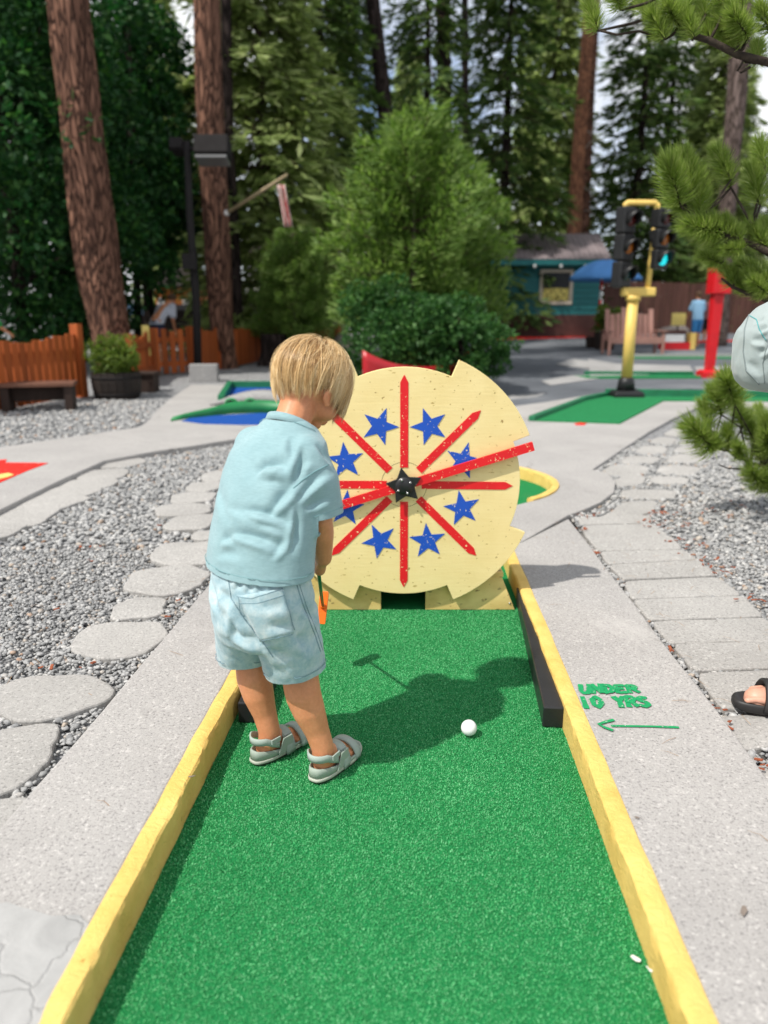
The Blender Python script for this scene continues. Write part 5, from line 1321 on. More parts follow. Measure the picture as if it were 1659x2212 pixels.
pine_b, PB = pillar('pine_tree', 'straight red-brown pine trunk beside the lamp post', [(489, 780, 46), (478, 690, 52), (467, 500, 56), (455, 300, 57), (446, 0, 57)], 14.6, M_BARK, 0.08, 4.1)
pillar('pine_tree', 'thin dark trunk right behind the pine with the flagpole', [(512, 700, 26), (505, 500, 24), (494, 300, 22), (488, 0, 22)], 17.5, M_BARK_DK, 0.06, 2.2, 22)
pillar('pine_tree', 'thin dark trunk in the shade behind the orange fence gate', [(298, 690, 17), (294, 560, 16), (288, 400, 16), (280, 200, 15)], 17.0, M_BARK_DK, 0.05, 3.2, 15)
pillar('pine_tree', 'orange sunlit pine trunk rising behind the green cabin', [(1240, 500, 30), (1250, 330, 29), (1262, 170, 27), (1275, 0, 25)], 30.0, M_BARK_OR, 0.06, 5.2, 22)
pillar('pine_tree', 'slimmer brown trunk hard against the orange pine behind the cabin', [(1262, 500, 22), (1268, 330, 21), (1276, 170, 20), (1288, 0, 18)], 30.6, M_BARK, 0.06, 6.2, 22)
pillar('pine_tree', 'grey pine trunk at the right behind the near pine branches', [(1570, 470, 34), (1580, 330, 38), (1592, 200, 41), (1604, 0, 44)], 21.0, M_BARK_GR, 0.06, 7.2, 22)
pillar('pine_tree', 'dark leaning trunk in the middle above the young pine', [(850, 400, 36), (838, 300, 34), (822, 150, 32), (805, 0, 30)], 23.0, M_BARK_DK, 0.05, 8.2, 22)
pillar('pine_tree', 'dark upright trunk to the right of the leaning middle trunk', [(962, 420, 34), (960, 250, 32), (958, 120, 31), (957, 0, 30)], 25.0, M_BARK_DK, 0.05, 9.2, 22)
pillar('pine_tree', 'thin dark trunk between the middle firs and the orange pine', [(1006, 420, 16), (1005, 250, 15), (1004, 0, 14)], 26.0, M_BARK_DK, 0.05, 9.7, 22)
# dead snags of the twin pine
sn = MB(); b0 = at_y(1262, 330, 30.3)
for (a, b, r_) in [((1258, 330), (1290, 300), .03), ((1258, 285), (1285, 298), .03), ((1255, 400), (1290, 440), .03), ((1256, 200), (1288, 205), .025), ((1254, 240), (1225, 220), .025), ((1262, 455), (1285, 470), .025)]:
    p, q = at_y(*a, 30.2), at_y(*b, 30.0); sn.tube([p, p.lerp(q, 0.5) + Vector((0, 0, 0.12)), q], [r_, r_ * 0.8, r_ * 0.4], 5)
sn = sn.build('dead_branches', M_DEADTWIG, [o for o in C.objects if o.get('label', '').startswith('orange sunlit')][0], True); sn['kind'] = 'stuff'

# ---- tall leafy trees on the left, over the fence
def leafy(name, label, loc, h, r, z0, seed, n, mat, leaf=(0.13, 0.045), clumps=70, tr=0.12, bark=None, flat=0.85, cat='tree', shell=0.35, limbs=7):
    loc = Vector(loc); o = thing(name, label, cat, loc)
    lv, cs = leafy_crown(h, r, z0, seed, n, leaf, clumps, flat, shell)
    tm = trunk_mesh([loc + Vector((0, 0, -0.1)), loc + Vector((0.05, 0, h * 0.35)), loc + Vector((0, 0.05, h * 0.75))], [tr * 1.2, tr, tr * 0.4], 10, 0.06, seed, 10)
    for c, cr in cs[:limbs]:
        p1 = loc + Vector(c); p0 = loc + Vector((0, 0, max(z0 * 0.6, min(c[2] * 0.6, h * 0.6)))); tm.tube([p0, p0.lerp(p1, 0.5) + Vector((0, 0, 0.1)), p1], [tr * 0.45, tr * 0.3, tr * 0.1], 6)
    tm.build('trunk', bark or M_BARK_DK, o, True)
    c = lv.mesh('crown', mat, None); c.parent = o
    return o
la = leafy('leafy_tree', 'dark green leafy tree at the far left behind the board fence', px_tree(60, 13.8), 7.6, 2.1, 0.1, 21, 24000, M_LEAF_DK, (0.14, 0.042), 120)
lb = leafy('leafy_tree', 'dark green leafy tree between the two big pine trunks', px_tree(330, 18.8), 7.6, 1.7, 2.1, 22, 24000, M_LEAF_DK, (0.15, 0.045), 120)
place(la, 'dark leafy tree just left of the thick leaning pine', px_tree(175, 16.0), 1.08, 2.1)
place(lb, 'tall dark tree behind the leafy trees in the left corner', px_tree(-20, 20), 1.25, 1.2, 1.25)
place(lb, 'dark tree behind the thick leaning pine at the top left', px_tree(200, 22), 1.05, 2.9, 1.2)

# ---- firs behind
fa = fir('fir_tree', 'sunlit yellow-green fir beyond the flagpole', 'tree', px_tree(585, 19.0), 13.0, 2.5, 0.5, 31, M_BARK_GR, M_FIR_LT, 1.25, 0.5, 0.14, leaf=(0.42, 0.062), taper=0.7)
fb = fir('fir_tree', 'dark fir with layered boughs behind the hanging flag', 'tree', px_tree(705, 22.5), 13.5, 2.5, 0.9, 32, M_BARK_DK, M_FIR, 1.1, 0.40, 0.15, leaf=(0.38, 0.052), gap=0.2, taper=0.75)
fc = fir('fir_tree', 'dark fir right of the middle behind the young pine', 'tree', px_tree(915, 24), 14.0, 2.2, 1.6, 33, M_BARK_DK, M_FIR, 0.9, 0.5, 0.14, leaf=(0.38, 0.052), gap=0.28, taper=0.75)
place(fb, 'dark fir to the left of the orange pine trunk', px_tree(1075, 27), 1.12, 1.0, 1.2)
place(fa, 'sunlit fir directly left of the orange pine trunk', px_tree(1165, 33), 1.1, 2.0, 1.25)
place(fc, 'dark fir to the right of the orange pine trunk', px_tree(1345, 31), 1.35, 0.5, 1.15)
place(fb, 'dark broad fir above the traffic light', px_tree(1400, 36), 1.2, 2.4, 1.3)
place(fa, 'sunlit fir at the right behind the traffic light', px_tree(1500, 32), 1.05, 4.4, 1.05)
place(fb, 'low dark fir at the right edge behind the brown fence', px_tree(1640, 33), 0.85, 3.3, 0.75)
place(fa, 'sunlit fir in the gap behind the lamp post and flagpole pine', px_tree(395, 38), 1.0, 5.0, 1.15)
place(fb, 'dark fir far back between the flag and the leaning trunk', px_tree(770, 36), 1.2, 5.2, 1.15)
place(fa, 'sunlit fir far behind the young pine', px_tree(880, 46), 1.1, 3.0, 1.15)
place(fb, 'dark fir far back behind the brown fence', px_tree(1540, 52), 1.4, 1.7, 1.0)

# ---- young pine in front of them and the shrub at its foot
yp = fir('young_pine', 'bright green young pine standing behind the wheel', 'tree', px_tree(890, 13.2), 4.1, 1.6, 0.75, 41, M_BARK_GR, M_PINE_LT, 1.3, -0.10, 0.07, leaf=(0.17, 0.020), taper=0.42, per=46, fluff=0.17)
place(yp, 'smaller bright pine close behind the young pine, towards the cabin', px_tree(945, 14.6), 0.88, 2.2, 0.95)
place(yp, 'bright small conifer left of the dark stump beside the fence', px_tree(640, 15.8), 0.62, 1.2, 0.62)
sa = leafy('shrub', 'dark green rounded shrub directly behind the top of the wheel', px_tree(990, 10.6), 1.40, 0.68, 0.02, 51, 9000, M_SHRUB, (0.065, 0.024), 60, 0.03, None, 0.9, 'shrub')
sb = leafy('shrub', 'dark green shrub behind the boy\'s head left of the rounded one', px_tree(840, 11.2), 1.55, 0.78, 0.02, 52, 9000, M_SHRUB, (0.065, 0.024), 60, 0.03, None, 0.9, 'shrub')
place(sa, 'dark shrub between the two shrubs behind the wheel', px_tree(920, 11.6), 1.05, 2.0)

# ================================================================== LEFT BACKGROUND: FENCE, BENCH, PLANTER, LAMP, FLAG
M_FENCE = pmat('orange_stained_wood', (0.43, 0.105, 0.023), (0.27, 0.062, 0.016), 7, 0.7, 0.25, 0.5, 50, 0.004, (1, 1, 0.12), rnd=0.5)
M_DKWOOD = pmat('dark_stained_wood', (0.045, 0.028, 0.022), (0.025, 0.016, 0.013), 8, 0.75, 0.25, 0.5, 40, 0.004, (1, 1, 0.2))
M_BENCH = pmat('weathered_bench_top', (0.17, 0.075, 0.045), (0.10, 0.045, 0.03), 8, 0.6, 0.35, 0.4, 40, 0.003)
M_LAMP = pmat('dark_brown_metal', (0.026, 0.024, 0.024), (0.02, 0.018, 0.018), 8, 0.85, 0.1)
M_WHITE = pmat('white_paint', (0.75, 0.74, 0.72), (0.66, 0.65, 0.63), 8, 0.6, 0.3)
M_YELLOW_SIGN = pmat('pale_yellow_sign', (0.72, 0.58, 0.18), (0.62, 0.5, 0.14), 8, 0.6)
def fence_run(name, label, a, b, h, bw, gap, mat, rails=(0.22, 0.78), post_h=None, th=0.022, jig=0.03, group=None, posts=True):
    a, b = Vector(a), Vector(b); dv = b - a; dv.z = 0; L_ = dv.length; u = dv.normalized(); ang = math.atan2(u.y, u.x); nrm = Vector((u.y, -u.x, 0))
    if nrm.y > 0: nrm = -nrm
    o = thing(name, label, 'fence', (a.x, a.y, a.z), group)
    n = max(1, int(L_ / (bw + gap)))
    for i in range(n):
        t = (i + 0.5) / n; p = a.lerp(b, t); g0 = p.z; hh = h * (1 + random.uniform(-jig, jig)) + 0.03 * math.sin(t * 9)
        MB().box((p.x, p.y, g0 + hh / 2 + 0.03), (L_ / n - gap, th, hh), rotz(ang) @ Matrix.Rotation(random.uniform(-0.012, 0.012), 3, 'Y')).build('board', mat, o, bevel=0.004)
    for r_ in rails:
        m = (a + b) / 2 - nrm * (th * 0.5 + 0.021); MB().box((m.x, m.y, (a.z + b.z) / 2 + h * r_ + 0.03), (L_, 0.04, 0.085), rotz(ang)).build('rail', mat, o)
    if posts:
        for p in (a, b):
            q = p - nrm * 0.01; MB().box((q.x, q.y, p.z + (post_h or h * 1.1) / 2), (0.12, 0.12, post_h or h * 1.1), rotz(ang)).build('post', mat, o, bevel=0.006)
    return o
F0, F1, F2, F3 = gp(-70, 905), gp(180, 858), gp(330, 815), gp(505, 792)
fence_run('board_fence', 'orange stained board fence at the far left behind the bench', F0, F1, 0.78, 0.115, 0.024, M_FENCE, post_h=0.98)
F1b = gp(285, 838)
fence_run('board_fence', 'short solid orange fence panel between the planter and the gate', F1b, F2, 0.70, 0.13, 0.004, M_FENCE, post_h=0.80)
fence_run('picket_gate', 'orange picket gate with light showing between its slats', gp(333, 814), gp(420, 806), 0.74, 0.10, 0.055, M_FENCE, post_h=0.82)
fence_run('board_fence', 'orange fence panel between the lamp post and the pine', gp(432, 803), gp(478, 797), 0.72, 0.12, 0.008, M_FENCE)
fence_run('picket_fence', 'orange picket fence right of the flagpole pine', gp(508, 795), gp(592, 775), 0.66, 0.075, 0.02, M_FENCE)
fence_run('board_fence', 'low dark orange fence stretch behind the boy\'s head', gp(632, 768), gp(730, 762), 0.62, 0.12, 0.012, M_FENCE)
# pale marker on the panel
p = gp(323, 816); s_ = box('height_board', (p.x + 0.03, p.y - 0.12, p.z + 0.62), (0.12, 0.02, 0.50), M_YELLOW_SIGN, None, rotz(0.15), 0.004)
tag(s_, 'narrow pale yellow board fixed to the fence beside the picket gate', 'sign')

# bench: plank seat on dark box legs
bc = gp(72, 892); bang = 0.28
bench = thing('bench', 'low wooden bench with dark sides in front of the board fence', 'bench', bc)
def bl(x, y, z): q = rotz(bang) @ Vector((x, y, 0)); return Vector((bc.x + q.x, bc.y + 0.20 + q.y, bc.z + z))
for k in range(3): MB().box(bl(0, -0.15 + 0.15 * k, 0.315), (0.82, 0.143, 0.04), rotz(bang)).build('seat_plank', M_BENCH, bench, bevel=0.004)
for x in (-0.34, 0.34): MB().box(bl(x, 0, 0.147), (0.09, 0.40, 0.29), rotz(bang)).build('leg', M_DKWOOD, bench, bevel=0.005)
MB().box(bl(-0.0, 0.0, 0.20), (0.585, 0.05, 0.16), rotz(bang)).build('apron', M_DKWOOD, bench, bevel=0.004)
bc2 = gp(305, 848); b2 = thing('bench', 'small dark box bench right of the leafy planter', 'bench', bc2)
MB().box((bc2.x, bc2.y + .1, bc2.z + 0.27), (0.46, 0.34, 0.04)).build('seat_plank', M_DKWOOD, b2, bevel=0.004)
MB().box((bc2.x, bc2.y + .1, bc2.z + 0.125), (0.40, 0.28, 0.25)).build('base', M_DKWOOD, b2, bevel=0.004)

# planter: half barrel of staves with hoops, leafy bush
pc = gp(238, 866); pc.y += 0.30
pl = thing('planter', 'dark half-barrel planter with a yellow-green bush in front of the thick pine', 'planter', pc)
M_STAVE = pmat('dark_barrel_wood', (0.03, 0.022, 0.018), (0.018, 0.014, 0.012), 8, 0.7, 0.3, 0.5, 40, 0.004, (1, 1, 0.2), rnd=0.4)
NS_ = 20
for k in range(NS_):
    a0, a1 = 2 * math.pi * (k + 0.03) / NS_, 2 * math.pi * (k + 0.97) / NS_; rr = [(0.285, 0.0), (0.315, 0.12), (0.325, 0.24), (0.315, 0.36)]
    rings = []
    for r_, z in rr:
        rings.append([pc + Vector((q * math.cos(a), q * math.sin(a), z)) for q, a in ((r_, a0), (r_, a1), (r_ - 0.025, a1), (r_ - 0.025, a0))])
    MB().loft(rings).build('stave', M_STAVE, pl)
for z, r_ in ((0.07, 0.303), (0.29, 0.3225)):
    rg = []
    for k in range(33):
        a = 2 * math.pi * k / 32; d_ = Vector((math.cos(a), math.sin(a), 0)); rg.append([pc + d_ * (r_ - .003) + Vector((0, 0, z - .016)), pc + d_ * (r_ + 0.005) + Vector((0, 0, z - .016)), pc + d_ * (r_ + 0.006) + Vector((0, 0, z + .016)), pc + d_ * (r_ - .002) + Vector((0, 0, z + .016))])
    MB().loft(rg, False).build('hoop', M_LAMP, pl, True)
MB().tube([pc + Vector((0, 0, 0.01)), pc + Vector((0, 0, 0.33))], [0.27, 0.288], 20).build('soil', pmat('soil', (0.05, 0.035, 0.025)), pl)
lv, cs = leafy_crown(0.86, 0.32, 0.30, 61, 5200, (0.05, 0.012), 50, 1.1, 0.2)
c_ = lv.mesh('bush', M_PLANTER, None); c_.parent = pl
st_ = MB()
for c0, cr in cs[:14]: st_.tube([pc + Vector((0, 0, .3)), pc + Vector(c0)], [0.006, 0.003], 5)
q_ = st_.build('stems', M_TWIG, pl); q_['kind'] = 'stuff'

# flood lamp on its post with a block footing
lp0 = gp(428, 808)
lamp = thing('lamp_post', 'dark lamp post with two box floodlights on a cross arm', 'street lamp', lp0)
yl = lp0.y
def LP(dx, dy, dy_=0.0): return at_y(dx, dy, yl + dy_)
top = LP(404, 305)
MB().tube([lp0, LP(424, 650), LP(410, 470), top], [0.075, 0.072, 0.065, 0.055], 12).build('pole', M_LAMP, lamp, True)
MB().tube([LP(366, 322), LP(440, 320)], 0.035, 8).build('cross_arm', M_LAMP, lamp, True)
q = LP(460, 320, -0.05); 
MB().box(q, (0.56, 0.36, 0.30), Matrix.Rotation(-0.25, 3, 'X')).build('floodlight', M_LAMP, lamp, bevel=0.02)
MB().box(q + Vector((0, -0.05, -0.20)), (0.52, 0.34, 0.05), Matrix.Rotation(-0.25, 3, 'X')).build('lens', pmat('lamp_glass', (0.16, 0.16, 0.16), None, 5, 0.2, 0.5), lamp, bevel=0.01)
q = LP(385, 318, 0.1); MB().box(q, (0.22, 0.36, 0.18), Matrix.Rotation(-0.25, 3, 'X')).build('floodlight', M_LAMP, lamp, bevel=0.02)
q = LP(410, 565, -0.12); MB().box(q, (0.24, 0.14, 0.26)).build('switch_box', M_LAMP, lamp, bevel=0.01)
for dx in (424, 452):
    c0 = gp(dx, 826); o = box('concrete_block', (c0.x, c0.y + 0.14, c0.z + 0.14), (0.24, 0.24, 0.28), M_FAR_CONC, None, rotz(0.1), 0.01)
    tag(o, 'pale concrete block at the foot of the lamp post, %s' % ('left one' if dx < 440 else 'right one'), 'block', 'concrete blocks by the lamp post')

# flagpole leaning out from the pine, with a limp flag
fp0, fp1 = at_y(490, 460, 14.2), at_y(620, 378, 13.6)
flag_ = thing('flag', 'limp red and white flag on a slanting wooden pole beside the pine', 'flag', fp0)
M_POLE = pmat('flagpole_wood', (0.34, 0.26, 0.15), None, 20, 0.6)
MB().tube([fp0, fp1], [0.035, 0.028], 8).build('pole', M_POLE, flag_, True)
MB().sphere(fp0, 0.05, 10, 8).build('bracket', M_WHITE, flag_, True)
f0 = fp0.lerp(fp1, 0.90); M_FRED = pmat('flag_red', (0.42, 0.05, 0.05)); M_FWH = pmat('flag_white', (0.62, 0.50, 0.46))
for k in range(7):                        # hanging folds, stripe by stripe
    rg = []
    for j in range(10):
        z = -0.09 - 0.075 * j; x0 = -0.07 + 0.02 * k + 0.012 * j; wv = 0.03 * math.sin(k * 1.7 + j * 0.4)
        rg.append([f0 + Vector((x0, wv, z)), f0 + Vector((x0 + 0.021, wv + 0.03 * math.sin(k * 2.1), z))])
    m = MB().loft(rg, False, False).build('stripe', (M_FWH, M_FRED)[k % 2], flag_, True); m.modifiers.new('s', 'SOLIDIFY').thickness = 0.004

# orange cabin, dark shed and pale house beyond the fence
M_CABIN = pmat('orange_cabin_siding', (0.50, 0.16, 0.03), (0.40, 0.12, 0.025), 6, 0.7, 0.2, 0.3, 30, 0.004, (1, 1, 4))
def shed(name, label, px0, px1, ybase, ytop, yd, wall_mat, roof_mat, windows=(), depth=3.0, roof_h=0.5, cat='building', base_z=None, over=0.25):
    a, b = at_y(px0, ybase, yd), at_y(px1, ybase, yd); t_ = at_y(px0, ytop, yd).z
    g0 = base_z if base_z is not None else terrain(0, yd) - 0.05
    o = thing(name, label, cat, ((a.x + b.x) / 2, yd, g0))
    MB().box(((a.x + b.x) / 2, yd + depth / 2, (g0 + t_) / 2), (b.x - a.x, depth, t_ - g0)).build('wall', wall_mat, o)
    xm = (a.x + b.x) / 2
    # gabled roof, ridge across the view
    rf = MB(); x0, x1 = a.x - over, b.x + over; y0, y1 = yd - over, yd + depth + over; zr = t_ + roof_h
    rf.add([(x0, y0, t_ - 0.05), (x1, y0, t_ - 0.05), (x1, (y0 + y1) / 2, zr), (x0, (y0 + y1) / 2, zr), (x0, y1, t_ - 0.05), (x1, y1, t_ - 0.05), (x0, y0, t_ + 0.03), (x1, y0, t_ + 0.03), (x1, (y0 + y1) / 2, zr + 0.08), (x0, (y0 + y1) / 2, zr + 0.08), (x0, y1, t_ + 0.03), (x1, y1, t_ + 0.03)],
           [(0, 1, 2, 3), (3, 2, 5, 4), (7, 6, 9, 8), (8, 9, 10, 11), (1, 0, 6, 7), (4, 5, 11, 10), (0, 3, 9, 6), (3, 4, 10, 9), (2, 1, 7, 8), (5, 2, 8, 11)])
    r_ = rf.build('roof', roof_mat, o)
    for (wx0, wx1, wy0, wy1, fm, pm) in windows:
        p, q = at_y(wx0, wy0, yd), at_y(wx1, wy1, yd); cx_, cz_ = (p.x + q.x) / 2, (p.z + q.z) / 2; w_, h_ = abs(q.x - p.x), abs(p.z - q.z); fr = 0.07
        win = MB()
        win.box((cx_, yd - 0.02, cz_ + h_ / 2 - fr / 2), (w_, 0.06, fr)).box((cx_, yd - 0.02, cz_ - h_ / 2 + fr / 2), (w_, 0.06, fr)).box((cx_ - w_ / 2 + fr / 2, yd - 0.02, cz_), (fr, 0.06, h_ - 2 * fr)).box((cx_ + w_ / 2 - fr / 2, yd - 0.02, cz_), (fr, 0.06, h_ - 2 * fr))
        wo = win.build('window', fm, o); MB().box((cx_, yd - 0.004, cz_), (w_ - 2 * fr, 0.02, h_ - 2 * fr)).build('pane', pm, wo)
    return o, r_
M_GLASS = pmat('dark_window_glass', (0.02, 0.022, 0.025), None, 4, 0.3, 0.15)
M_CURTAIN = pmat('pale_curtain_glass', (0.35, 0.36, 0.37), None, 4, 0.1, 0.5)
M_SHINGLE = pmat('dark_shingle_roof', (0.04, 0.03, 0.028), (0.028, 0.02, 0.02), 8, 0.85, 0.2, 0.5, 20, 0.01)
M_PALE = pmat('pale_siding', (0.55, 0.53, 0.52), (0.45, 0.43, 0.42), 4, 0.7, 0.2, 0.3, 20, 0.006, (1, 1, 5))
shed('cabin', 'small orange cabin with two white windows seen beyond the fence', 338, 412, 672, 618, 26.0, M_CABIN, M_SHINGLE, [(340, 358, 642, 668, M_WHITE, M_CURTAIN), (394, 412, 641, 665, M_WHITE, M_CURTAIN)], 3.0, 0.6, over=0.12)
shed('shed', 'long dark brown shed beyond the gate below the orange cabin', 300, 560, 720, 672, 22.0, M_DKWOOD, M_SHINGLE, (), 1.5, 0.12, over=0.1)
shed('house', 'pale house glimpsed behind the flagpole pine', 535, 612, 690, 560, 33.0, M_PALE, M_SHINGLE, [(560, 578, 600, 640, M_WHITE, M_GLASS)], 4.0, 1.0)
shed('house', 'pale roofed house glimpsed through the young pine', 780, 880, 600, 560, 30.0, M_PALE, M_PALE, (), 4.0, 0.4)
# blue canopy by the thick pine
p0 = at_y(282, 668, 20.0); cz = terrain(0, 20)
um = thing('canopy', 'small light blue canopy behind the thick pine trunk', 'canopy', (p0.x, 20.0, cz))
M_LBLUE = pmat('light_blue_canvas', (0.28, 0.48, 0.75), None, 4, 0.7)
MB().loft([[Vector((p0.x + a * 0.26, 20 + b * 0.3, p0.z - 0.14)) for a, b in ((-1, -1), (1, -1), (1, 1), (-1, 1))], [Vector((p0.x + a * 0.2, 20 + b * 0.2, p0.z + 0.16)) for a, b in ((-1, -1), (1, -1), (1, 1), (-1, 1))]]).build('cover', M_LBLUE, um)
MB().tube([(p0.x, 20, cz), (p0.x, 20, p0.z)], 0.03, 8).build('post', M_WHITE, um)
# dark stump and boulders
sp_ = gp(588, 792); st_ = trunk_mesh([sp_ + Vector((0, 0.3, -0.05)), sp_ + Vector((0.02, 0.3, 0.3)), sp_ + Vector((0, 0.3, 0.62))], [0.36, 0.28, 0.26], 16, 0.25, 5, 10).build('stump', M_BARK_DK, None, True); tag(st_, 'dark broken tree stump by the picket fence', 'stump')
M_ROCK = pmat('grey_boulder', (0.25, 0.22, 0.20), (0.13, 0.11, 0.10), 5, 0.9, 0.2, 0.8, 14, 0.02)
def boulder(name, px_, py_, r, label, sq=0.6, seed=0):
    c0 = gp(px_, py_); bm = bmesh.new(); bmesh.ops.create_icosphere(bm, subdivisions=3, radius=1)
    for v in bm.verts:
        k = 1 + 0.3 * noise.noise(v.co * 1.3 + Vector((seed, 0, 0))) + 0.12 * noise.noise(v.co * 4); v.co = Vector((v.co.x * r * k * 1.2, v.co.y * r * k, v.co.z * r * sq * k)) + c0 + Vector((0, r * 0.6, r * sq * 0.5))
    me = bpy.data.meshes.new(name); bm.to_mesh(me); bm.free(); return tag(link_mesh(name, me, M_ROCK, None, True), label, 'rock')
boulder('boulder', 640, 790, 0.30, 'grey boulder right of the dark stump', 0.6, 3)
boulder('boulder', 612, 795, 0.24, 'small grey boulder close to the dark stump foot', 0.7, 8)
boulder('boulder', 745, 770, 0.34, 'grey boulder left of the red canoe', 0.9, 12)

# red canoe lying under the shrubs
CY_ = 9.75; cl0 = at_y(784, 757, CY_); CHL = 1.0; CA = R_(38); cd_ = Vector((math.cos(CA), math.sin(CA), 0)); cs_ = Vector((-cd_.y, cd_.x, 0))
cn0 = Vector((cl0.x, CY_, 0)) + cd_ * CHL; cn0.z = terrain(0, CY_); M_CANOE = pmat('red_canoe_hull', (0.46, 0.012, 0.02), (0.38, 0.01, 0.016), 6, 0.35, 0.5)
can = thing('canoe', 'red canoe lying half under the shrubs behind the wheel', 'canoe', cn0)
rg = []; KZ = 0.13
for k in range(33):
    t = k / 32 * 2 - 1; wd = 0.26 * (1 - abs(t) ** 2.4) + 0.012; sheer = KZ + 0.31 + (cl0.z - cn0.z - KZ - 0.31) * abs(t) ** 3.0; dp = KZ + 0.14 * abs(t) ** 7
    rg.append([cn0 + cd_ * (t * CHL) + cs_ * (wd * math.sin(a)) + Vector((0, 0, dp + (sheer - dp) * (1 - math.cos(a)))) for a in np.linspace(-math.pi / 2, math.pi / 2, 13)])
h_ = MB().loft(rg, False, False).build('hull', M_CANOE, can, True); m = h_.modifiers.new('s', 'SOLIDIFY'); m.thickness = 0.018
for t in (-0.4, 0.4):
    MB().box(cn0 + cd_ * t + Vector((0, 0, KZ + 0.26)), (0.16, 0.42, 0.02), rotz(CA)).build('seat', M_FENCE, can)
    MB().box(cn0 + cd_ * (t * 1.1) + Vector((0, 0, 0.075)), (0.12, 0.4, 0.15), rotz(CA)).build('cradle', M_DKWOOD, can)

# crocodile hole: green rim with two eyes, blue carpet
M_CROC = pmat('green_croc_paint', (0.012, 0.21, 0.06), (0.008, 0.15, 0.045), 6, 0.45, 0.4)
cz = 0.10
bluep = [at_z(a, b, cz) for a, b in [(392, 909), (440, 915), (520, 917), (610, 917), (680, 912), (690, 900), (640, 893), (560, 892), (470, 897), (410, 903)]]
hole = thing('crocodile_hole', 'low blue golf hole with green crocodile rim and two eyes', 'golf hole', (bluep[2].x, bluep[2].y, 0))
MB().prism(ccw([(p.x, p.y) for p in bluep]), 0.09, cz).build('blue_carpet', M_BLUE_TURF, hole)
rl = [at_z(a, b, cz) for a, b in [(372, 908), (400, 903), (450, 897), (500, 892), (560, 890), (620, 891), (670, 897), (700, 905)]]
hts = [0.02, 0.035, 0.06, 0.105, 0.12, 0.105, 0.07, 0.03]; rg = []
for i, p in enumerate(rl):
    rg.append([p + Vector((0, -0.05, -.02)), p + Vector((0, -0.045, hts[i])), p + Vector((0, 0.03, hts[i] + 0.012)), p + Vector((0, 0.10, hts[i] * 0.8)), p + Vector((0, 0.13, -.02))])
MB().loft(rg).build('rim', M_CROC, hole, True)
for dx in (502, 543):
    e0 = at_z(dx, 889, cz); k = MB().sphere(e0 + Vector((0, -0.035, 0.10)), (0.075, 0.05, 0.055), 14, 10).build('eye_bump', M_CROC, hole, True)
    MB().sphere(e0 + Vector((0, -0.075, 0.105)), (0.05, 0.02, 0.034), 12, 8).build('pupil', M_DARK, k, True)
# the next blue lane with a concrete hump
z2 = 0.10
lane2 = thing('bridge_hole', 'blue golf lane with green rails and a grey hump behind the crocodile', 'golf hole', at_z(560, 860, 0.1))
q = [at_z(a, b, z2) for a, b in [(478, 872), (497, 838), (690, 838), (700, 872)]]
MB().prism(ccw([(p.x, p.y) for p in q]), 0.09, z2 + 0.01).build('blue_carpet', M_BLUE_TURF, lane2)
for a, b in (((478, 872), (497, 838)), ((497, 838), (690, 838))):
    p, r_ = at_z(*a, z2), at_z(*b, z2); mv = r_ - p
    MB().box(((p.x + r_.x) / 2, (p.y + r_.y) / 2, z2 + 0.05), (mv.length, 0.08, 0.10), rotz(math.atan2(mv.y, mv.x))).build('rail', M_GREEN_PAINT, lane2, bevel=0.006)
hp = at_z(556, 876, z2); rg = []
for k in range(13):
    t = k / 12 * 2 - 1; rg.append([Vector((hp.x + t * 0.58, hp.y + 0.05, z2)), Vector((hp.x + t * 0.58, hp.y + 0.05, z2 + 0.012 + 0.13 * math.cos(t * math.pi / 2))), Vector((hp.x + t * 0.58, hp.y + 0.55, z2 + 0.012 + 0.13 * math.cos(t * math.pi / 2))), Vector((hp.x + t * 0.58, hp.y + 0.55, z2))])
MB().loft(rg).build('hump', M_FAR_CONC, lane2, True)
# red arrow shape painted on the far left path
rp = [at_z(a, b, 0.095) for a, b in [(-30, 998), (15, 993), (10, 1000), (104, 1001), (60, 1017), (0, 1043), (-40, 1055)]]
lpath = bpy.data.objects['concrete_path_far_left']
MB().prism(ccw([(p.x, p.y) for p in rp]), 0.094, 0.099).build('painted_arrow', M_RED_PAINT, lpath)
yp_ = [at_z(a, b, 0.1) for a, b in [(-4, 1026), (18, 1022), (30, 1026), (16, 1031), (-4, 1036)]]
MB().prism(ccw([(p.x, p.y) for p in yp_]), 0.098, 0.103).build('painted_patch', M_YELLOW_SIGN, lpath)

# ================================================================== RIGHT BACKGROUND
M_SIGY = pmat('traffic_yellow', (0.74, 0.52, 0.14), (0.66, 0.45, 0.11), 8, 0.45, 0.4, 0.2, 30, 0.003)
M_SIGB = pmat('signal_black', (0.012, 0.012, 0.013), None, 8, 0.45, 0.4)
def lens_mat(name, c, e=0.0):
    t = NT(name); t.color(c); t.set(0.2, 0.5)
    if e: t.b.inputs['Emission Color'].default_value = (*c, 1); t.b.inputs['Emission Strength'].default_value = e
    return t.m
M_AMBER = lens_mat('amber_lens', (0.30, 0.09, 0.008)); M_TEAL = lens_mat('lit_green_lens', (0.01, 0.55, 0.60), 0.9); M_REDL = lens_mat('red_lens', (0.06, 0.006, 0.005)); M_GRNL = lens_mat('green_lens', (0.006, 0.03, 0.03))
ty = gp(1350, 862).y
def T(dx, dy, o=0.0): return at_y(dx, dy, ty + o)
tl0 = gp(1350, 862)
tl = thing('traffic_light', 'yellow traffic light with two black signal heads on the green lane', 'traffic light', tl0)
def rings_sq(c, hw, z): return [Vector((c.x + a * hw, c.y + b * hw, z)) for a, b in ((-1, -1), (1, -1), (1, 1), (-1, 1))]
zb = 0.09
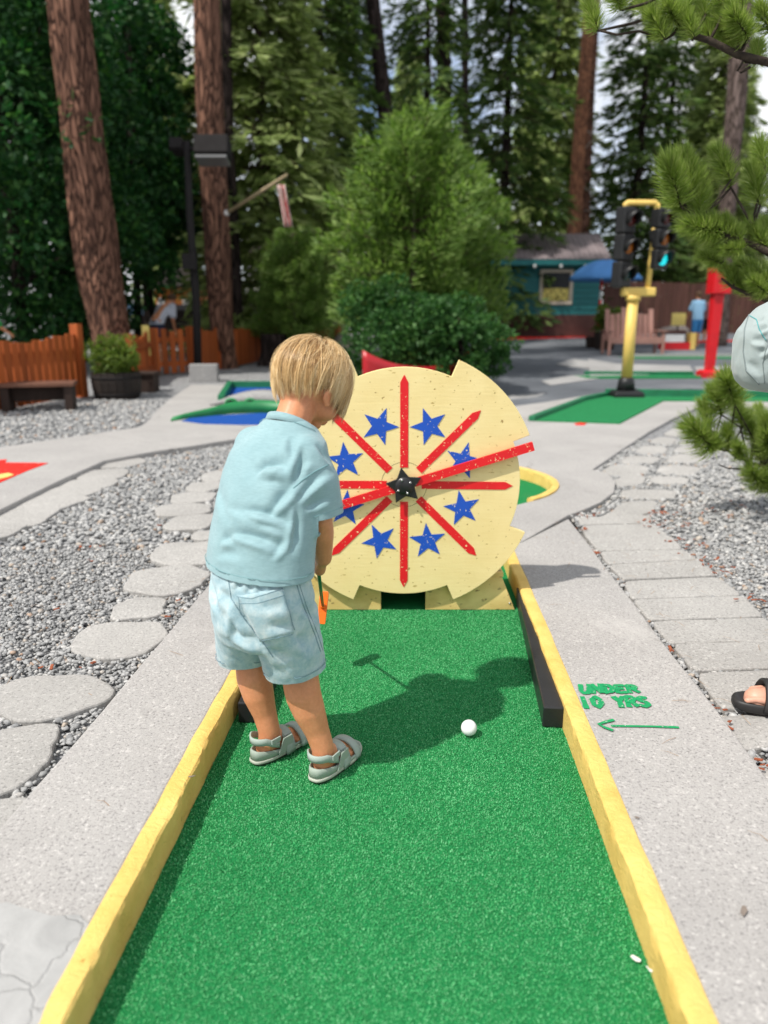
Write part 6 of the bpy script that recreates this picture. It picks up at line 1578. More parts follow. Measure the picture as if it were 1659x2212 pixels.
MB().loft([rings_sq(tl0, 0.20, zb - .05), rings_sq(tl0, 0.20, zb + 0.04), rings_sq(tl0, 0.17, zb + 0.075)]).build('base_plate', M_SIGB, tl, bevel=0.012)
z1 = T(1348, 815).z
MB().tube([(tl0.x, tl0.y, zb + 0.07), (tl0.x, tl0.y, zb + 0.2), (tl0.x, tl0.y, z1)], [0.125, 0.105, 0.085], 20).build('base_cone', M_SIGB, tl, True)
z2_ = T(1358, 640).z
MB().tube([(tl0.x, tl0.y, z1), (tl0.x, tl0.y, z2_)], [0.074, 0.070], 20).build('pole', M_SIGY, tl, True)
MB().tube([(tl0.x, tl0.y, z2_ - 0.06), (tl0.x, tl0.y, z2_ + 0.01)], 0.095, 20).build('collar', M_SIGY, tl, True)
xa = T(1398, 632).x; zt_ = T(1384, 438).z
MB().box(((tl0.x + xa) / 2 - 0.03, tl0.y, z2_ + 0.055), (xa - tl0.x + 0.26, 0.12, 0.11)).build('lower_arm', M_SIGY, tl, bevel=0.02)
MB().tube([(xa, tl0.y, z2_ + 0.05), (xa + 0.035, tl0.y, zt_)], 0.036, 12).build('riser', M_SIGY, tl, True)
xl, xr = T(1352, 438).x, T(1420, 438).x
MB().tube([(xl, tl0.y, zt_ - 0.07), (xl, tl0.y, zt_ - 0.015), (xl + 0.02, tl0.y, zt_), (xr - 0.02, tl0.y, zt_), (xr, tl0.y, zt_ - 0.015), (xr, tl0.y, zt_ - 0.07)], 0.036, 12).build('top_arm', M_SIGY, tl, True)
def signal(cx_, ztop, h, face, lit, lens):
    """three-section head: housing, lenses, visors; face = direction the lenses look"""
    fx = Vector((math.cos(face), math.sin(face), 0)); sx_ = Vector((-fx.y, fx.x, 0)); y0 = tl0.y
    hd = None
    for k in range(3):
        zc = ztop - h * (k + 0.5) / 3; c0 = Vector((cx_, y0, zc)); hw = 0.12; rot = Matrix((sx_, fx, Vector((0, 0, 1)))).transposed()
        sec = MB().box(c0, (0.205, 0.17, h / 3 - 0.008), rot).build('signal_section', M_SIGB, tl, bevel=0.02)
        f0 = c0 + fx * 0.088
        ln = MB().sphere(f0, (0.082, 0.022, 0.082), 18, 10, rot).build('lens', lens[k], sec, True)
        rg = []
        for a in np.linspace(R_(-35), R_(215), 19):
            d_ = sx_ * math.cos(a) + Vector((0, 0, math.sin(a))); L_ = 0.15 * (0.35 + 0.65 * max(0.0, (math.sin(a) + 0.57) / 1.57))
            rg.append([f0 + d_ * 0.092 - fx * 0.005, f0 + d_ * 0.092 + fx * L_])
        v = MB().loft(rg, False, False).build('visor', M_SIGB, sec, True); v.modifiers.new('s', 'SOLIDIFY').thickness = 0.006
hA = T(1350, 446).z - T(1350, 622).z
signal(T(1347, 530).x, T(1351, 446).z, hA, R_(-58), None, (M_REDL, M_AMBER, M_GRNL))
hB = T(1420, 450).z - T(1420, 582).z
signal(T(1424, 515).x, T(1421, 450).z, hB, R_(-62), None, (M_REDL, M_AMBER, M_TEAL))

# the green lane it stands on, with green kerbs
gl = thing('golf_lane', 'green carpet lane with green kerb under the traffic light', 'golf lane', gp(1300, 905))
zc = SLAB_Z + 0.006
def zz(x, y): return (1054 + x * 0.36465, 432 + y * 0.36465)
q = [at_z(*zz(*p), zc) for p in [(270, 1305), (560, 1192), (690, 1163), (1900, 1172), (1900, 1192), (1040, 1188), (780, 1322)]]
MB().prism(ccw([(p.x, p.y) for p in q]), zc - 0.02, zc + 0.003).build('carpet', M_TURF_FAR, gl)
def rail(pxs, parent, h=0.10, w=0.06, mat=M_GREEN_PAINT, z=zc, name='kerb'):
    for a, b in zip(pxs[:-1], pxs[1:]):
        p, r_ = at_z(*a, z), at_z(*b, z); mv = r_ - p
        MB().box(((p.x + r_.x) / 2, (p.y + r_.y) / 2, z + h / 2 - 0.01), (mv.length + w * 0.6, w, h), rotz(math.atan2(mv.y, mv.x))).build(name, mat, parent, bevel=0.006)
rail([zz(262, 1303), zz(560, 1190)], gl, 0.055, 0.07); rail([zz(562, 1189), zz(700, 1160)], gl, 0.06, 0.07); rail([zz(702, 1158), zz(1900, 1172)], gl, 0.10)
for i, (y_, x0, x1, mat_) in enumerate([(820, 1268, 1512, M_GREEN_PAINT), (819, 1560, 1640, M_GREEN_PAINT), (777, 1360, 1700, M_TURF_FAR)]):
    p, r_ = gp(x0, y_), gp(x1, y_); lab = ['thin green carpet strip left of the red post', 'short green strip right of the red post', 'far pale green lane in front of the chair and boy'][i]
    o = thing('golf_lane', lab, 'golf lane', p)
    MB().prism(ccw([(p.x, p.y), (r_.x, r_.y), (r_.x + 0.3, r_.y + 0.55), (p.x - 0.1, p.y + 0.5)]), p.z, p.z + 0.035).build('carpet', M_TURF_FAR, o)
    MB().box(((p.x + r_.x) / 2 + 0.1, p.y + 0.56, p.z + 0.05), ((r_.x - p.x), 0.07, 0.10)).build('kerb', M_GREEN_PAINT if i < 2 else M_FAR_CONC, o, bevel=0.005)
rd = gp(1255, 915); 
o = MB().prism(ccw([(p.x, p.y) for p in [at_z(a, b, SLAB_Z) for a, b in [(1240, 915), (1252, 913), (1268, 914), (1262, 918), (1246, 918)]]]), SLAB_Z - 0.006, SLAB_Z + 0.001).build('painted_number', M_RED_PAINT, bpy.data.objects['concrete_apron'])

# red post box
rp0 = gp(1530, 816); M_POST = pmat('post_red', (0.60, 0.008, 0.014), (0.5, 0.006, 0.012), 6, 0.4, 0.4)
rb = thing('post_box', 'tall bright red post with a square box head', 'post', rp0)
ry = rp0.y
MB().loft([rings_sq(rp0, 0.155, rp0.z), rings_sq(rp0, 0.155, rp0.z + 0.10), rings_sq(rp0, 0.12, rp0.z + 0.13)]).build('base', M_POST, rb, bevel=0.008)
zt2 = at_y(1545, 635, ry).z; ztop = at_y(1548, 580, ry).z
MB().loft([rings_sq(rp0, 0.066, rp0.z + 0.12), rings_sq(rp0, 0.085, zt2)]).build('post', M_POST, rb, bevel=0.008)
MB().box((rp0.x + 0.015, ry, (zt2 + ztop - 0.05) / 2), (0.30, 0.30, ztop - zt2 - 0.05)).build('box_head', M_POST, rb, bevel=0.012)
MB().box((rp0.x - 0.04, ry, ztop - 0.02), (0.22, 0.26, 0.06)).build('cap', M_POST, rb, bevel=0.015)
MB().box((rp0.x + 0.015, ry - 0.153, zt2 + 0.2), (0.16, 0.012, 0.02)).build('slot', M_SIGB, rb)

# green cabin
M_TEALW = pmat('dark_teal_siding', (0.012, 0.128, 0.128), (0.010, 0.104, 0.108), 3, 0.6, 0.3, 0.3, 20, 0.004, (1, 1, 6))
M_BRNW = pmat('dark_brown_wainscot', (0.085, 0.036, 0.03), (0.062, 0.027, 0.022), 4, 0.7, 0.25)
M_MROOF = pmat('brown_metal_roof', (0.23, 0.19, 0.195), (0.17, 0.14, 0.145), 3, 0.5, 0.4)
M_TRIM = pmat('cream_window_trim', (0.50, 0.43, 0.34), (0.42, 0.36, 0.28), 6, 0.6)
cy_ = 25.5
def G(dx, dy, o=0.0): return at_y(dx, dy, cy_ + o)
gb = G(1066, 731); g0 = terrain(0, cy_) - 0.06
cab = thing('cabin', 'dark green ticket cabin with brown metal roof and framed window', 'building', (G(1180, 731).x, cy_, g0))
xl_, xr_ = G(1072, 700).x, G(1292, 700).x; zmid = G(1200, 680).z; ztp = G(1200, 572).z
MB().box(((xl_ + xr_) / 2, cy_ + 2.0, (g0 + zmid) / 2), (xr_ - xl_ + 0.06, 4.06, zmid - g0)).build('wainscot', M_BRNW, cab)
nb_ = 9
for k in range(nb_):                       # lap siding, board by board
    z0_, z1_ = zmid + (ztp - zmid) * k / nb_, zmid + (ztp - zmid) * (k + 1) / nb_
    bmb = MB(); bmb.loft([[Vector((xl_, cy_ - 0.028, z0_)), Vector((xl_, cy_ - 0.002, z1_ - .004)), Vector((xl_, cy_ + 0.02, z1_ - .004)), Vector((xl_, cy_ + 0.02, z0_))], [Vector((xr_, cy_ - 0.028, z0_)), Vector((xr_, cy_ - 0.002, z1_ - .004)), Vector((xr_, cy_ + 0.02, z1_ - .004)), Vector((xr_, cy_ + 0.02, z0_))]])
    bmb.build('siding_board', M_TEALW, cab)
MB().box(((xl_ + xr_) / 2, cy_ + 2.03, (zmid + ztp) / 2), (xr_ - xl_ - 0.02, 3.98, ztp - zmid)).build('wall', M_TEALW, cab)
xe0, xe1 = xl_ - 0.35, G(1312, 560).x; ze = G(1200, 562).z; zr_ = G(1200, 505, 2.1).z; xg0, xg1 = xe0 + 0.2, G(1293, 505, 2.1).x
rf = MB(); rf.add([(xe0, cy_ - 0.5, ze), (xe1, cy_ - 0.5, ze), (xg1, cy_ + 2.1, zr_), (xg0, cy_ + 2.1, zr_), (xe1, cy_ + 4.6, ze), (xe0, cy_ + 4.6, ze)], [(0, 1, 2, 3), (3, 2, 4, 5), (1, 4, 2), (0, 3, 5), (0, 5, 4, 1)])
roof = rf.build('roof', M_MROOF, cab)
for k in range(22):
    t = (k + 0.5) / 22; a = Vector((xe0 + (xe1 - xe0) * t, cy_ - 0.5, ze)); b = Vector((xg0 + (xg1 - xg0) * t, cy_ + 2.1, zr_)); MB().tube([a + Vector((0, 0, 0.02)), b + Vector((0, 0, 0.02))], 0.018, 4).build('seam_rib', M_MROOF, roof)
MB().box(((xe0 + xe1) / 2, cy_ - 0.49, ze - 0.10), (xe1 - xe0 - 0.04, 0.04, 0.16)).build('fascia', M_TEALW, cab)
MB().box(((xl_ + xr_) / 2, cy_ - 0.245, ze - 0.19), (xr_ - xl_, 0.45, 0.02)).build('soffit', M_TEALW, cab)
a, b = G(1167, 582), G(1234, 658); cxw, czw, ww, hw_ = (a.x + b.x) / 2, (a.z + b.z) / 2, b.x - a.x, a.z - b.z; fr = 0.10
win = MB(); win.box((cxw, cy_ - 0.045, czw + hw_ / 2 - fr / 2), (ww, 0.06, fr)).box((cxw, cy_ - 0.045, czw - hw_ / 2 + fr / 2), (ww, 0.06, fr)).box((cxw - ww / 2 + fr / 2, cy_ - 0.045, czw), (fr, 0.06, hw_ - 2 * fr)).box((cxw + ww / 2 - fr / 2, cy_ - 0.045, czw), (fr, 0.06, hw_ - 2 * fr))
wo = win.build('window', M_TRIM, cab, bevel=0.006)
MB().box((cxw, cy_ - 0.03, czw), (ww - 2 * fr, 0.012, hw_ - 2 * fr)).build('pane', M_GLASS, wo)
t = NT('printed_price_list'); co = t.coord((1, 1, 1)); st = t.ramp(t.noise(t.coord((3, 1, 14)), 3.0, 2), [(0.44, (0.18, 0.14, 0.03)), (0.5, (0.66, 0.55, 0.14))]); t.color(st); t.set(0.5)
MB().box((cxw, cy_ - 0.042, czw - hw_ * 0.21), (ww - 2 * fr - 0.04, 0.008, hw_ * 0.36)).build('price_list', t.m, wo)
for dx in (1155, 1212, 1265):
    p = G(dx, 578, -0.5); MB().sphere((p.x, cy_ - 0.5, ze - 0.22), (0.05, 0.05, 0.06), 10, 8).build('eave_bulb', M_WHITE, cab, True)
# red line painted along the wall foot
a, b = gp(1068, 735), gp(1290, 729); MB().prism(ccw([(a.x, a.y - .1), (b.x, b.y - .1), (b.x, b.y + 0.35), (a.x, a.y + .35)]), a.z, max(a.z, b.z) + 0.03).build('red_edging', M_RED_PAINT); tag(bpy.data.objects['red_edging'], 'red painted edging along the foot of the green cabin', 'edging')
# brown fence across the back right
def bfence(x0, x1, yb_, yt_, yd, label):
    a, b = at_y(x0, yb_, yd), at_y(x1, yb_, yd); t_ = at_y(x0, yt_, yd).z; g_ = terrain(0, yd) - 0.03
    fence_run('tall_fence', label, (a.x, yd, g_), (b.x, yd, g_), t_ - g_, 0.19, 0.012, M_BFENCE, (0.2, 0.85), jig=0.008, posts=False)
M_BFENCE = pmat('dark_brown_fence', (0.095, 0.042, 0.032), (0.06, 0.028, 0.022), 5, 0.75, 0.2, 0.4, 30, 0.004, (1, 1, 0.2), rnd=0.35)
bfence(1296, 1700, 725, 612, 28.0, 'tall dark brown board fence across the back behind the red post')
fp_ = at_y(1620, 720, 26.0)
# sign board
p = at_y(1466, 690, 23.0); sg = thing('sign_board', 'small yellow sign board in front of the brown fence', 'sign', (p.x, 23.0, terrain(0, 23)))
MB().box((p.x, 23.0, p.z), (0.42, 0.03, 0.36)).build('panel', M_YELLOW_SIGN, sg, bevel=0.01)
MB().tube([(p.x, 23.02, terrain(0, 23) - 0.02), (p.x, 23.02, p.z)], 0.025, 6).build('stake', M_DKWOOD, sg)

# blue umbrella on a striped pole, with planters
uy = 20.5; uc = at_y(1308, 602, uy); ut = at_y(1308, 562, uy); M_UMB = pmat('blue_canvas', (0.09, 0.26, 0.58), (0.075, 0.22, 0.5), 4, 0.7, 0.2)
u0 = terrain(0, uy); up = thing('umbrella', 'blue garden umbrella beside the green cabin', 'umbrella', (uc.x, uy, u0))
hw = (at_y(1388, 606, uy).x - uc.x) * 0.93; NR = 8
rg = []
for k in range(7):
    t = k / 6; rad = hw * t; z = ut.z - (ut.z - uc.z) * t ** 2.1
    rg.append([Vector((uc.x + max(rad, 0.01) * math.cos(a) * (1 - 0.03 * t * (1 - math.cos(4 * a)) * 0), uy + max(rad, 0.01) * math.sin(a), z - 0.05 * t * (0.5 + 0.5 * math.cos(8 * a)) * -1)) for a in [2 * math.pi * j / 32 for j in range(32)]])
rg.append([Vector((uc.x + hw * math.cos(a), uy + hw * math.sin(a), uc.z - 0.05)) for a in [2 * math.pi * j / 32 for j in range(32)]])
m = MB().loft(rg, False).build('canopy', M_UMB, up, True); m.modifiers.new('s', 'SOLIDIFY').thickness = 0.008
zz0 = u0
for k in range(9):
    z1_ = zz0 + (ut.z - u0) / 9; MB().tube([(uc.x - 0.1, uy, zz0), (uc.x - 0.1, uy, z1_)], 0.035, 8).build('pole_band', (M_RED_PAINT, M_WHITE)[k % 2], up, True); zz0 = z1_
for i, (dx, dyb, sz) in enumerate([(1305, 756, 0.45), (1278, 752, 0.3)]):
    c0 = gp(dx, dyb); o = thing('planter', ['dark square planter with a green bush beside the pink chair', 'low black tub left of the square planter'][i], 'planter', c0)
    MB().loft([rings_sq(c0, sz * 0.42, c0.z), rings_sq(c0, sz * 0.5, c0.z + sz)]).build('tub', M_DKWOOD, o, bevel=0.01)
    if i == 0:
        lv, cs = leafy_crown(1.05, 0.40, 0.42, 71, 2200, (0.09, 0.025), 30, 0.9, 0.2); k = lv.mesh('bush', M_PLANTER, None); k.parent = o

# slatted double chair
ch0 = gp(1370, 768); M_PINK = pmat('faded_pink_wood', (0.36, 0.20, 0.165), (0.29, 0.155, 0.125), 6, 0.75, 0.2, 0.3, 40, 0.003, (1, 1, 0.3), rnd=0.25)
ch = thing('garden_chair', 'wide faded pink slatted garden chair behind the traffic light', 'chair', ch0)
cw = 1.18
for k in range(9):
    t = (k - 4) / 4; hh = 0.80 + 0.12 * math.cos(t * math.pi * 1.6) - 0.05 * abs(t)
    MB().box((ch0.x + t * cw * 0.44, ch0.y + 0.55, ch0.z + 0.28 + hh / 2), (cw * 0.094, 0.02, hh), Matrix.Rotation(-0.22, 3, 'X')).build('back_slat', M_PINK, ch, bevel=0.006)
for k in range(6): MB().box((ch0.x, ch0.y - 0.05 + 0.095 * k, ch0.z + 0.40 - 0.012 * k), (cw, 0.086, 0.022)).build('seat_slat', M_PINK, ch, bevel=0.004)
for s_ in (-1, 1):
    MB().box((ch0.x + s_ * (cw / 2 + 0.03), ch0.y + 0.16, ch0.z + 0.56), (0.12, 0.66, 0.025)).build('arm', M_PINK, ch, bevel=0.005)
    for yy in (-0.08, 0.45): MB().box((ch0.x + s_ * (cw / 2 + 0.03), ch0.y + yy, ch0.z + 0.275), (0.06, 0.06, 0.55)).build('leg', M_PINK, ch, bevel=0.004)
MB().box((ch0.x, ch0.y - 0.10, ch0.z + 0.33), (cw, 0.024, 0.12)).build('front_rail', M_PINK, ch, bevel=0.004)
# small play hut obstacle
h0 = gp(1460, 757); hut = thing('golf_obstacle', 'small red and white box obstacle with a yellow end right of the pink chair', 'golf obstacle', h0)
MB().box((h0.x, h0.y + .15, h0.z + 0.10), (0.72, 0.3, 0.19)).build('red_base', M_POST, hut, bevel=0.01)
MB().box((h0.x - .05, h0.y + .15, h0.z + 0.30), (0.5, 0.28, 0.20)).build('white_panel', M_WHITE, hut, bevel=0.01)
MB().box((h0.x - .05, h0.y + .15, h0.z + 0.45), (0.56, 0.3, 0.09)).build('roof_panel', M_BRNW, hut, bevel=0.01)
MB().box((h0.x + .42, h0.y + .15, h0.z + 0.22), (0.14, 0.3, 0.42)).build('yellow_end', M_SIGY, hut, bevel=0.01)
r0 = gp(1400, 700); hat = at_y(1443, 690, 21.0)
rk = boulder('boulder', 1460, 733, 0.42, 'low brown mound behind the small red obstacle', 0.7, 33)
rcn = gp(1660, 785); boulder('boulder', 1655, 790, 0.22, 'small dark rock at the right edge of the far green lane', 0.5, 44)
# raised bed edge in front of the fence
for (a, b, lab) in (((1500, 742), (1640, 738), 'red painted edging strip in front of the brown fence'),):
    p, q = gp(*a), gp(*b); o = MB().prism(ccw([(p.x, p.y), (q.x, q.y), (q.x, q.y + 0.5), (p.x, p.y + 0.5)]), p.z - .02, max(p.z, q.z) + 0.04).build('red_edging', M_RED_PAINT); tag(o, lab, 'edging')

# ================================================================== OTHER PEOPLE
def person(label, pos, yaw, H, shirt, pants, hair, bend=0.0, hat=None, walk=0.0, arms=(0.1, 0.1), vox=0.018, skin=None, long_pants=False, hang=None):
    k = H / 1.75; pos = Vector(pos); F_ = Vector((math.sin(yaw), math.cos(yaw), 0)); Rr_ = Vector((math.cos(yaw), -math.sin(yaw), 0))
    hip_z = 0.92 * k
    def L(r, f, z):                       # bending happens above the hips
        if z > 0.92:
            dz = z - 0.92; f2 = f * math.cos(bend) + dz * math.sin(bend); z2 = 0.92 + dz * math.cos(bend) - f * math.sin(bend); f, z = f2, z2
        return pos + (Rr_ * r + F_ * f) * k + Vector((0, 0, z * k))
    o = thing('person', label, 'person', pos)
    b = MB(); w_ = walk
    for s in (-1, 1):
        st_ = w_ * s
        b.chain([L(0.09 * s, 0, 0.90), L(0.10 * s, 0.02 + st_ * 0.5, 0.50), L(0.10 * s, -0.03 + st_, 0.09)], [0.085 * k, 0.058 * k, 0.042 * k], 10)
        b.chain([L(0.10 * s, -0.05 + st_, 0.05), L(0.11 * s, 0.13 + st_, 0.04)], [0.042 * k, 0.036 * k], 8)
        a = arms[0 if s < 0 else 1]
        b.chain([L(0.165 * s, 0, 1.385), L(0.235 * s, 0.02 + a * 0.5, 1.13), L(0.22 * s, 0.06 + a * 1.3, 0.93 + a * 0.35)], [0.043 * k, 0.041 * k, 0.032 * k], 8)
        b.sphere(L(0.22 * s, 0.08 + a * 1.4, 0.88 + a * 0.35), (0.035 * k, 0.035 * k, 0.05 * k), 8, 6)
    b.chain([L(0, 0, 0.95), L(0, 0, 1.15), L(0, 0, 1.36)], [0.125 * k, 0.11 * k, 0.105 * k], 12)
    b.chain([L(0, 0, 1.38), L(0, 0.01, 1.56)], [0.06 * k, 0.055 * k], 8)
    b.sphere(L(0, 0.02, 1.64), (0.078 * k, 0.09 * k, 0.105 * k), 14, 10); b.sphere(L(0, 0.115, 1.62), 0.018 * k, 8, 6)
    link_mesh('body', fuse(b, vox * k, 4), skin or M_SKIN, o, True)
    c = MB(); c.loft([ring_e(L(0, 0, z), Rr_ * rx * k, F_ * ry * k, 18) for z, rx, ry in ((0.86, 0.185, 0.14), (1.0, 0.18, 0.135), (1.2, 0.185, 0.13), (1.38, 0.195, 0.12), (1.45, 0.13, 0.09), (1.49, 0.07, 0.07))])
    for s in (-1, 1):
        a = arms[0 if s < 0 else 1]; c.chain([L(0.16 * s, 0, 1.40), L(0.225 * s, 0.015 + a * 0.35, 1.20)], [0.075 * k, 0.075 * k], 10)
    link_mesh('shirt', fuse(c, vox * k, 3), shirt, o, True)
    p = MB(); p.loft([ring_e(L(0, 0, z), Rr_ * rx * k, F_ * ry * k, 16) for z, rx, ry in ((0.78, 0.16, 0.12), (0.88, 0.172, 0.13), (0.97, 0.165, 0.125))])
    for s in (-1, 1):
        e = L(0.10 * s, 0.0 + w_ * s * 0.95, 0.10) if long_pants else L(0.105 * s, 0.02 + w_ * s * 0.45, 0.52)
        p.chain([L(0.085 * s, 0, 0.84), L(0.10 * s, 0.01 + w_ * s * 0.3, 0.66), e], [0.098 * k, 0.09 * k, (0.066 if long_pants else 0.088) * k], 10)
    link_mesh('trousers' if long_pants else 'shorts', fuse(p, vox * k, 3), pants, o, True)
    hm = MB(); hm.sphere(L(0, -0.008, 1.675), (0.092 * k, 0.102 * k, 0.095 * k), 16, 10)
    if not hat: hm.sphere(L(0, -0.04, 1.63), (0.082 * k, 0.07 * k, 0.085 * k), 14, 10)
    if hat: hm.loft([ring_e(L(0, 0.10, 1.70), Rr_ * 0.075 * k, F_ * 0.11 * k, 14), ring_e(L(0, 0.10, 1.685), Rr_ * 0.078 * k, F_ * 0.115 * k, 14)])
    link_mesh('cap' if hat else 'hair', fuse(hm, vox * 0.8 * k, 2), hat or hair, o, True)
    for s in (-1, 1): MB().sphere(L(0.032 * s, 0.10, 1.65), 0.012 * k, 8, 6).build('eye', M_IRIS, o, True)
    return o, L
def cloth(name, c): return pmat(name, c, tuple(v * 0.9 for v in c), 8, 0.85, 0.2, 0.3, 60, 0.004)
M_HBR = pmat('brown_hair', (0.10, 0.055, 0.03)); M_HDK = pmat('dark_hair', (0.03, 0.02, 0.015))
M_WSH = cloth('white_shirt', (0.62, 0.64, 0.72)); M_NAVY = cloth('navy_cloth', (0.04, 0.05, 0.09)); M_GREY = cloth('grey_shirt', (0.50, 0.50, 0.50)); M_TEALC = cloth('teal_cap', (0.04, 0.40, 0.40)); M_GRN = cloth('green_shirt', (0.04, 0.35, 0.08)); M_BLS = cloth('light_blue_shirt', (0.30, 0.52, 0.72)); M_BLP = cloth('blue_shorts', (0.05, 0.22, 0.48)); M_ROSE = cloth('rose_shirt', (0.30, 0.12, 0.13)); M_BLKC = cloth('black_cloth', (0.02, 0.02, 0.025))
p = px_tree(346, 15.3); person('person in a white shirt stooping behind the picket gate', p, R_(25), 1.62, M_WSH, M_NAVY, M_HBR, bend=0.85, arms=(0.25, 0.25))
p = px_tree(550, 18.2); person('person in a grey shirt and teal cap behind the picket fence', p, R_(60), 1.40, M_GREY, M_NAVY, M_HBR, bend=0.25, hat=M_TEALC, arms=(0.3, 0.5))
p = px_tree(-8, 12.6); person('person in green partly cut off at the far left edge', p, R_(40), 1.30, M_GRN, M_NAVY, M_HBR, hat=M_LBLUE, arms=(0.1, 0.2))
p = gp(1501, 750); person('boy in light blue shirt and blue shorts walking by the red post', p, R_(-8), 1.46, M_BLS, M_BLP, M_HBR, walk=0.10, bend=0.10, arms=(0.15, 0.15))
p = gp(1526, 740); person('figure in dark clothes half hidden behind the red post', p, R_(20), 1.36, M_ROSE, M_BLKC, M_HDK, arms=(0.1, 0.1))

# ---- the walker at the right edge: slide sandal, grey-green bag
toe = at_z(1592, 1515, 0.075); fd = Vector((-1.0, 0.16, 0)).normalized()
heel = toe - fd * 0.235
wyaw = math.atan2(fd.x, fd.y); wp = heel - fd * 0.02 + Vector((fd.y, -fd.x, 0)) * 0.10
M_SKIN2 = skin_mat('pink_skin', (0.66, 0.36, 0.26), (0.60, 0.30, 0.21))
wk, WL = person('person in black slide sandals half out of frame at the right', (wp.x, wp.y, 0.050), wyaw, 1.68, cloth('sand_shirt', (0.45, 0.42, 0.37)), M_NAVY, M_HBR, arms=(-0.16, -0.12), vox=0.012, skin=M_SKIN2, walk=-0.09)
M_SLIDE = pmat('black_rubber_slide', (0.028, 0.026, 0.026), (0.02, 0.019, 0.019), 20, 0.5, 0.35, 0.2, 120, 0.001)
sd_ = Vector((fd.y, -fd.x, 0))
for k, sgn in enumerate((-1, 1)):
    # measured on the walker's own feet
    base = Vector((wp.x, wp.y, 0)) + sd_ * (0.105 * sgn * 0.96) - fd * (0.088 * sgn); h_ = base - fd * 0.105; Ls = 0.285
    def so(kk, z):
        out = []
        for q in range(36):
            a = 2 * math.pi * q / 36; u = 0.5 - 0.5 * math.cos(a); wd = 0.036 + 0.014 * math.sin(min(1, u * 1.1) * math.pi * 0.6); e = math.copysign(abs(math.sin(a)) ** 0.6, math.sin(a))
            out.append(h_ + fd * (Ls * u * (1 - 2 * kk) + Ls * kk) + sd_ * (wd * e * (1 - kk * 2)) + Vector((0, 0, z)))
        return out
    z0 = 0.062
    sl_ = MB().loft([so(0.03, z0), so(0.0, z0 + 0.006), so(0.0, z0 + 0.020), so(0.012, z0 + 0.027), so(0.05, z0 + 0.027), so(0.08, z0 + 0.022)]).build('slide_sandal', M_SLIDE, wk, True)
    rg = []
    for q in range(17):
        a = R_(-5 + 190 * q / 16); o_ = sd_ * (math.cos(a) * 0.050) + Vector((0, 0, math.sin(a) * 0.062)); c0 = h_ + fd * (Ls * 0.62) + Vector((0, 0, z0 + 0.016)); nn = (sd_ * math.cos(a) + Vector((0, 0, math.sin(a)))).normalized(); wv = fd * (0.052 - 0.008 * math.sin(a))
        rg.append([c0 + o_ - wv - fd * 0.01, c0 + o_ - wv * 0.95 + nn * 0.006, c0 + o_ + wv * 0.8 + nn * 0.006 - fd * 0.004 * math.sin(a), c0 + o_ + wv * 0.82])
    MB().loft(rg).build('strap', M_SLIDE, sl_, True)
    tz_ = MB()
    for t5 in range(5):
        q0 = h_ + fd * (Ls * (0.90 - 0.028 * (t5 if sgn > 0 else 4 - t5))) + sd_ * (0.030 - 0.0150 * t5) + Vector((0, 0, z0 + 0.034)); big = (t5 == (0 if sgn > 0 else 4)) or (t5 == (0 if sgn < 0 else 4) and False)
        rr = 0.0135 if (t5 == (4 if sgn > 0 else 0)) else 0.0085
        tz_.chain([q0 - fd * 0.07, q0 - fd * 0.02 + Vector((0, 0, 0.004)), q0], [0.014, rr * 1.02, rr], 10)
    tz_.chain([h_ + fd * 0.05 + Vector((0, 0, z0 + 0.05)), h_ + fd * (Ls * 0.6) + Vector((0, 0, z0 + 0.045))], [0.036, 0.032], 12)
    tme_ = fuse(tz_, 0.004, 4); link_mesh('foot', tme_, M_SKIN2, wk, True)
# bag
M_BAG = cloth_mat('grey_green_canvas', (0.34, 0.395, 0.39), (0.295, 0.345, 0.342), 700, 9, False)
bcx = at_y(1604, 760, 2.06).x; BGC = Vector((bcx + 0.135, 2.07, at_y(1604, 742, 2.06).z))
bagm = MB()
rgs = []
for j in range(15):
    t = j / 14; z = -0.142 + 0.275 * t; wv = (1 - abs(2 * t - 1) ** 4.5) ** 0.5; top_in = max(0, t - 0.62) * 0.30
    rgs.append([BGC + Vector((math.copysign(abs(math.cos(a)) ** 0.6, math.cos(a)) * (0.135 * wv + 0.01) + top_in * (0.55 if math.cos(a) < 0 else -0.3), math.copysign(abs(math.sin(a)) ** 0.75, math.sin(a)) * (0.085 * wv + 0.01), z)) for a in [2 * math.pi * q / 32 for q in range(32)]])
bagm.loft(rgs); bme_ = fuse(bagm, 0.006, 5)
bb = BVHTree.FromPolygons([v.co for v in bme_.vertices], [q.vertices for q in bme_.polygons])
fl = []
for a, b, w_, dp in [((1640, 720), (1659, 705), 0.010, 0.006), ((1622, 735), (1657, 742), 0.012, 0.005), ((1650, 735), (1668, 760), 0.010, 0.006), ((1625, 700), (1650, 690), 0.012, 0.004), ((1615, 780), (1640, 815), 0.014, 0.004), ((1640, 770), (1662, 750), 0.012, 0.006)]:
    p, q = surf_pt(bb, a), surf_pt(bb, b)
    if p is not None and q is not None: fl.append((p, q, w_, dp))
bme_ = baked(bme_, [('SUBSURF', dict(levels=1, subdivision_type='SIMPLE')), ('SMOOTH', dict(iterations=2))]); soft_folds(bme_, [(*q[:-2], q[-2] * 0.8, q[-1] * 1.8) for q in fl], 0.005, 12.0)
bag = thing('bag', 'pale grey-green canvas shoulder bag at the right edge', 'bag', (BGC.x, BGC.y, BGC.z - 0.15))
BB2 = BVHTree.FromPolygons([v.co for v in bme_.vertices], [q.vertices for q in bme_.polygons])
link_mesh('pouch', bme_, M_BAG, bag, True)
M_PIPE = pmat('dark_piping', (0.21, 0.25, 0.25)); M_TEALST = pmat('teal_stitching', (0.10, 0.35, 0.36))
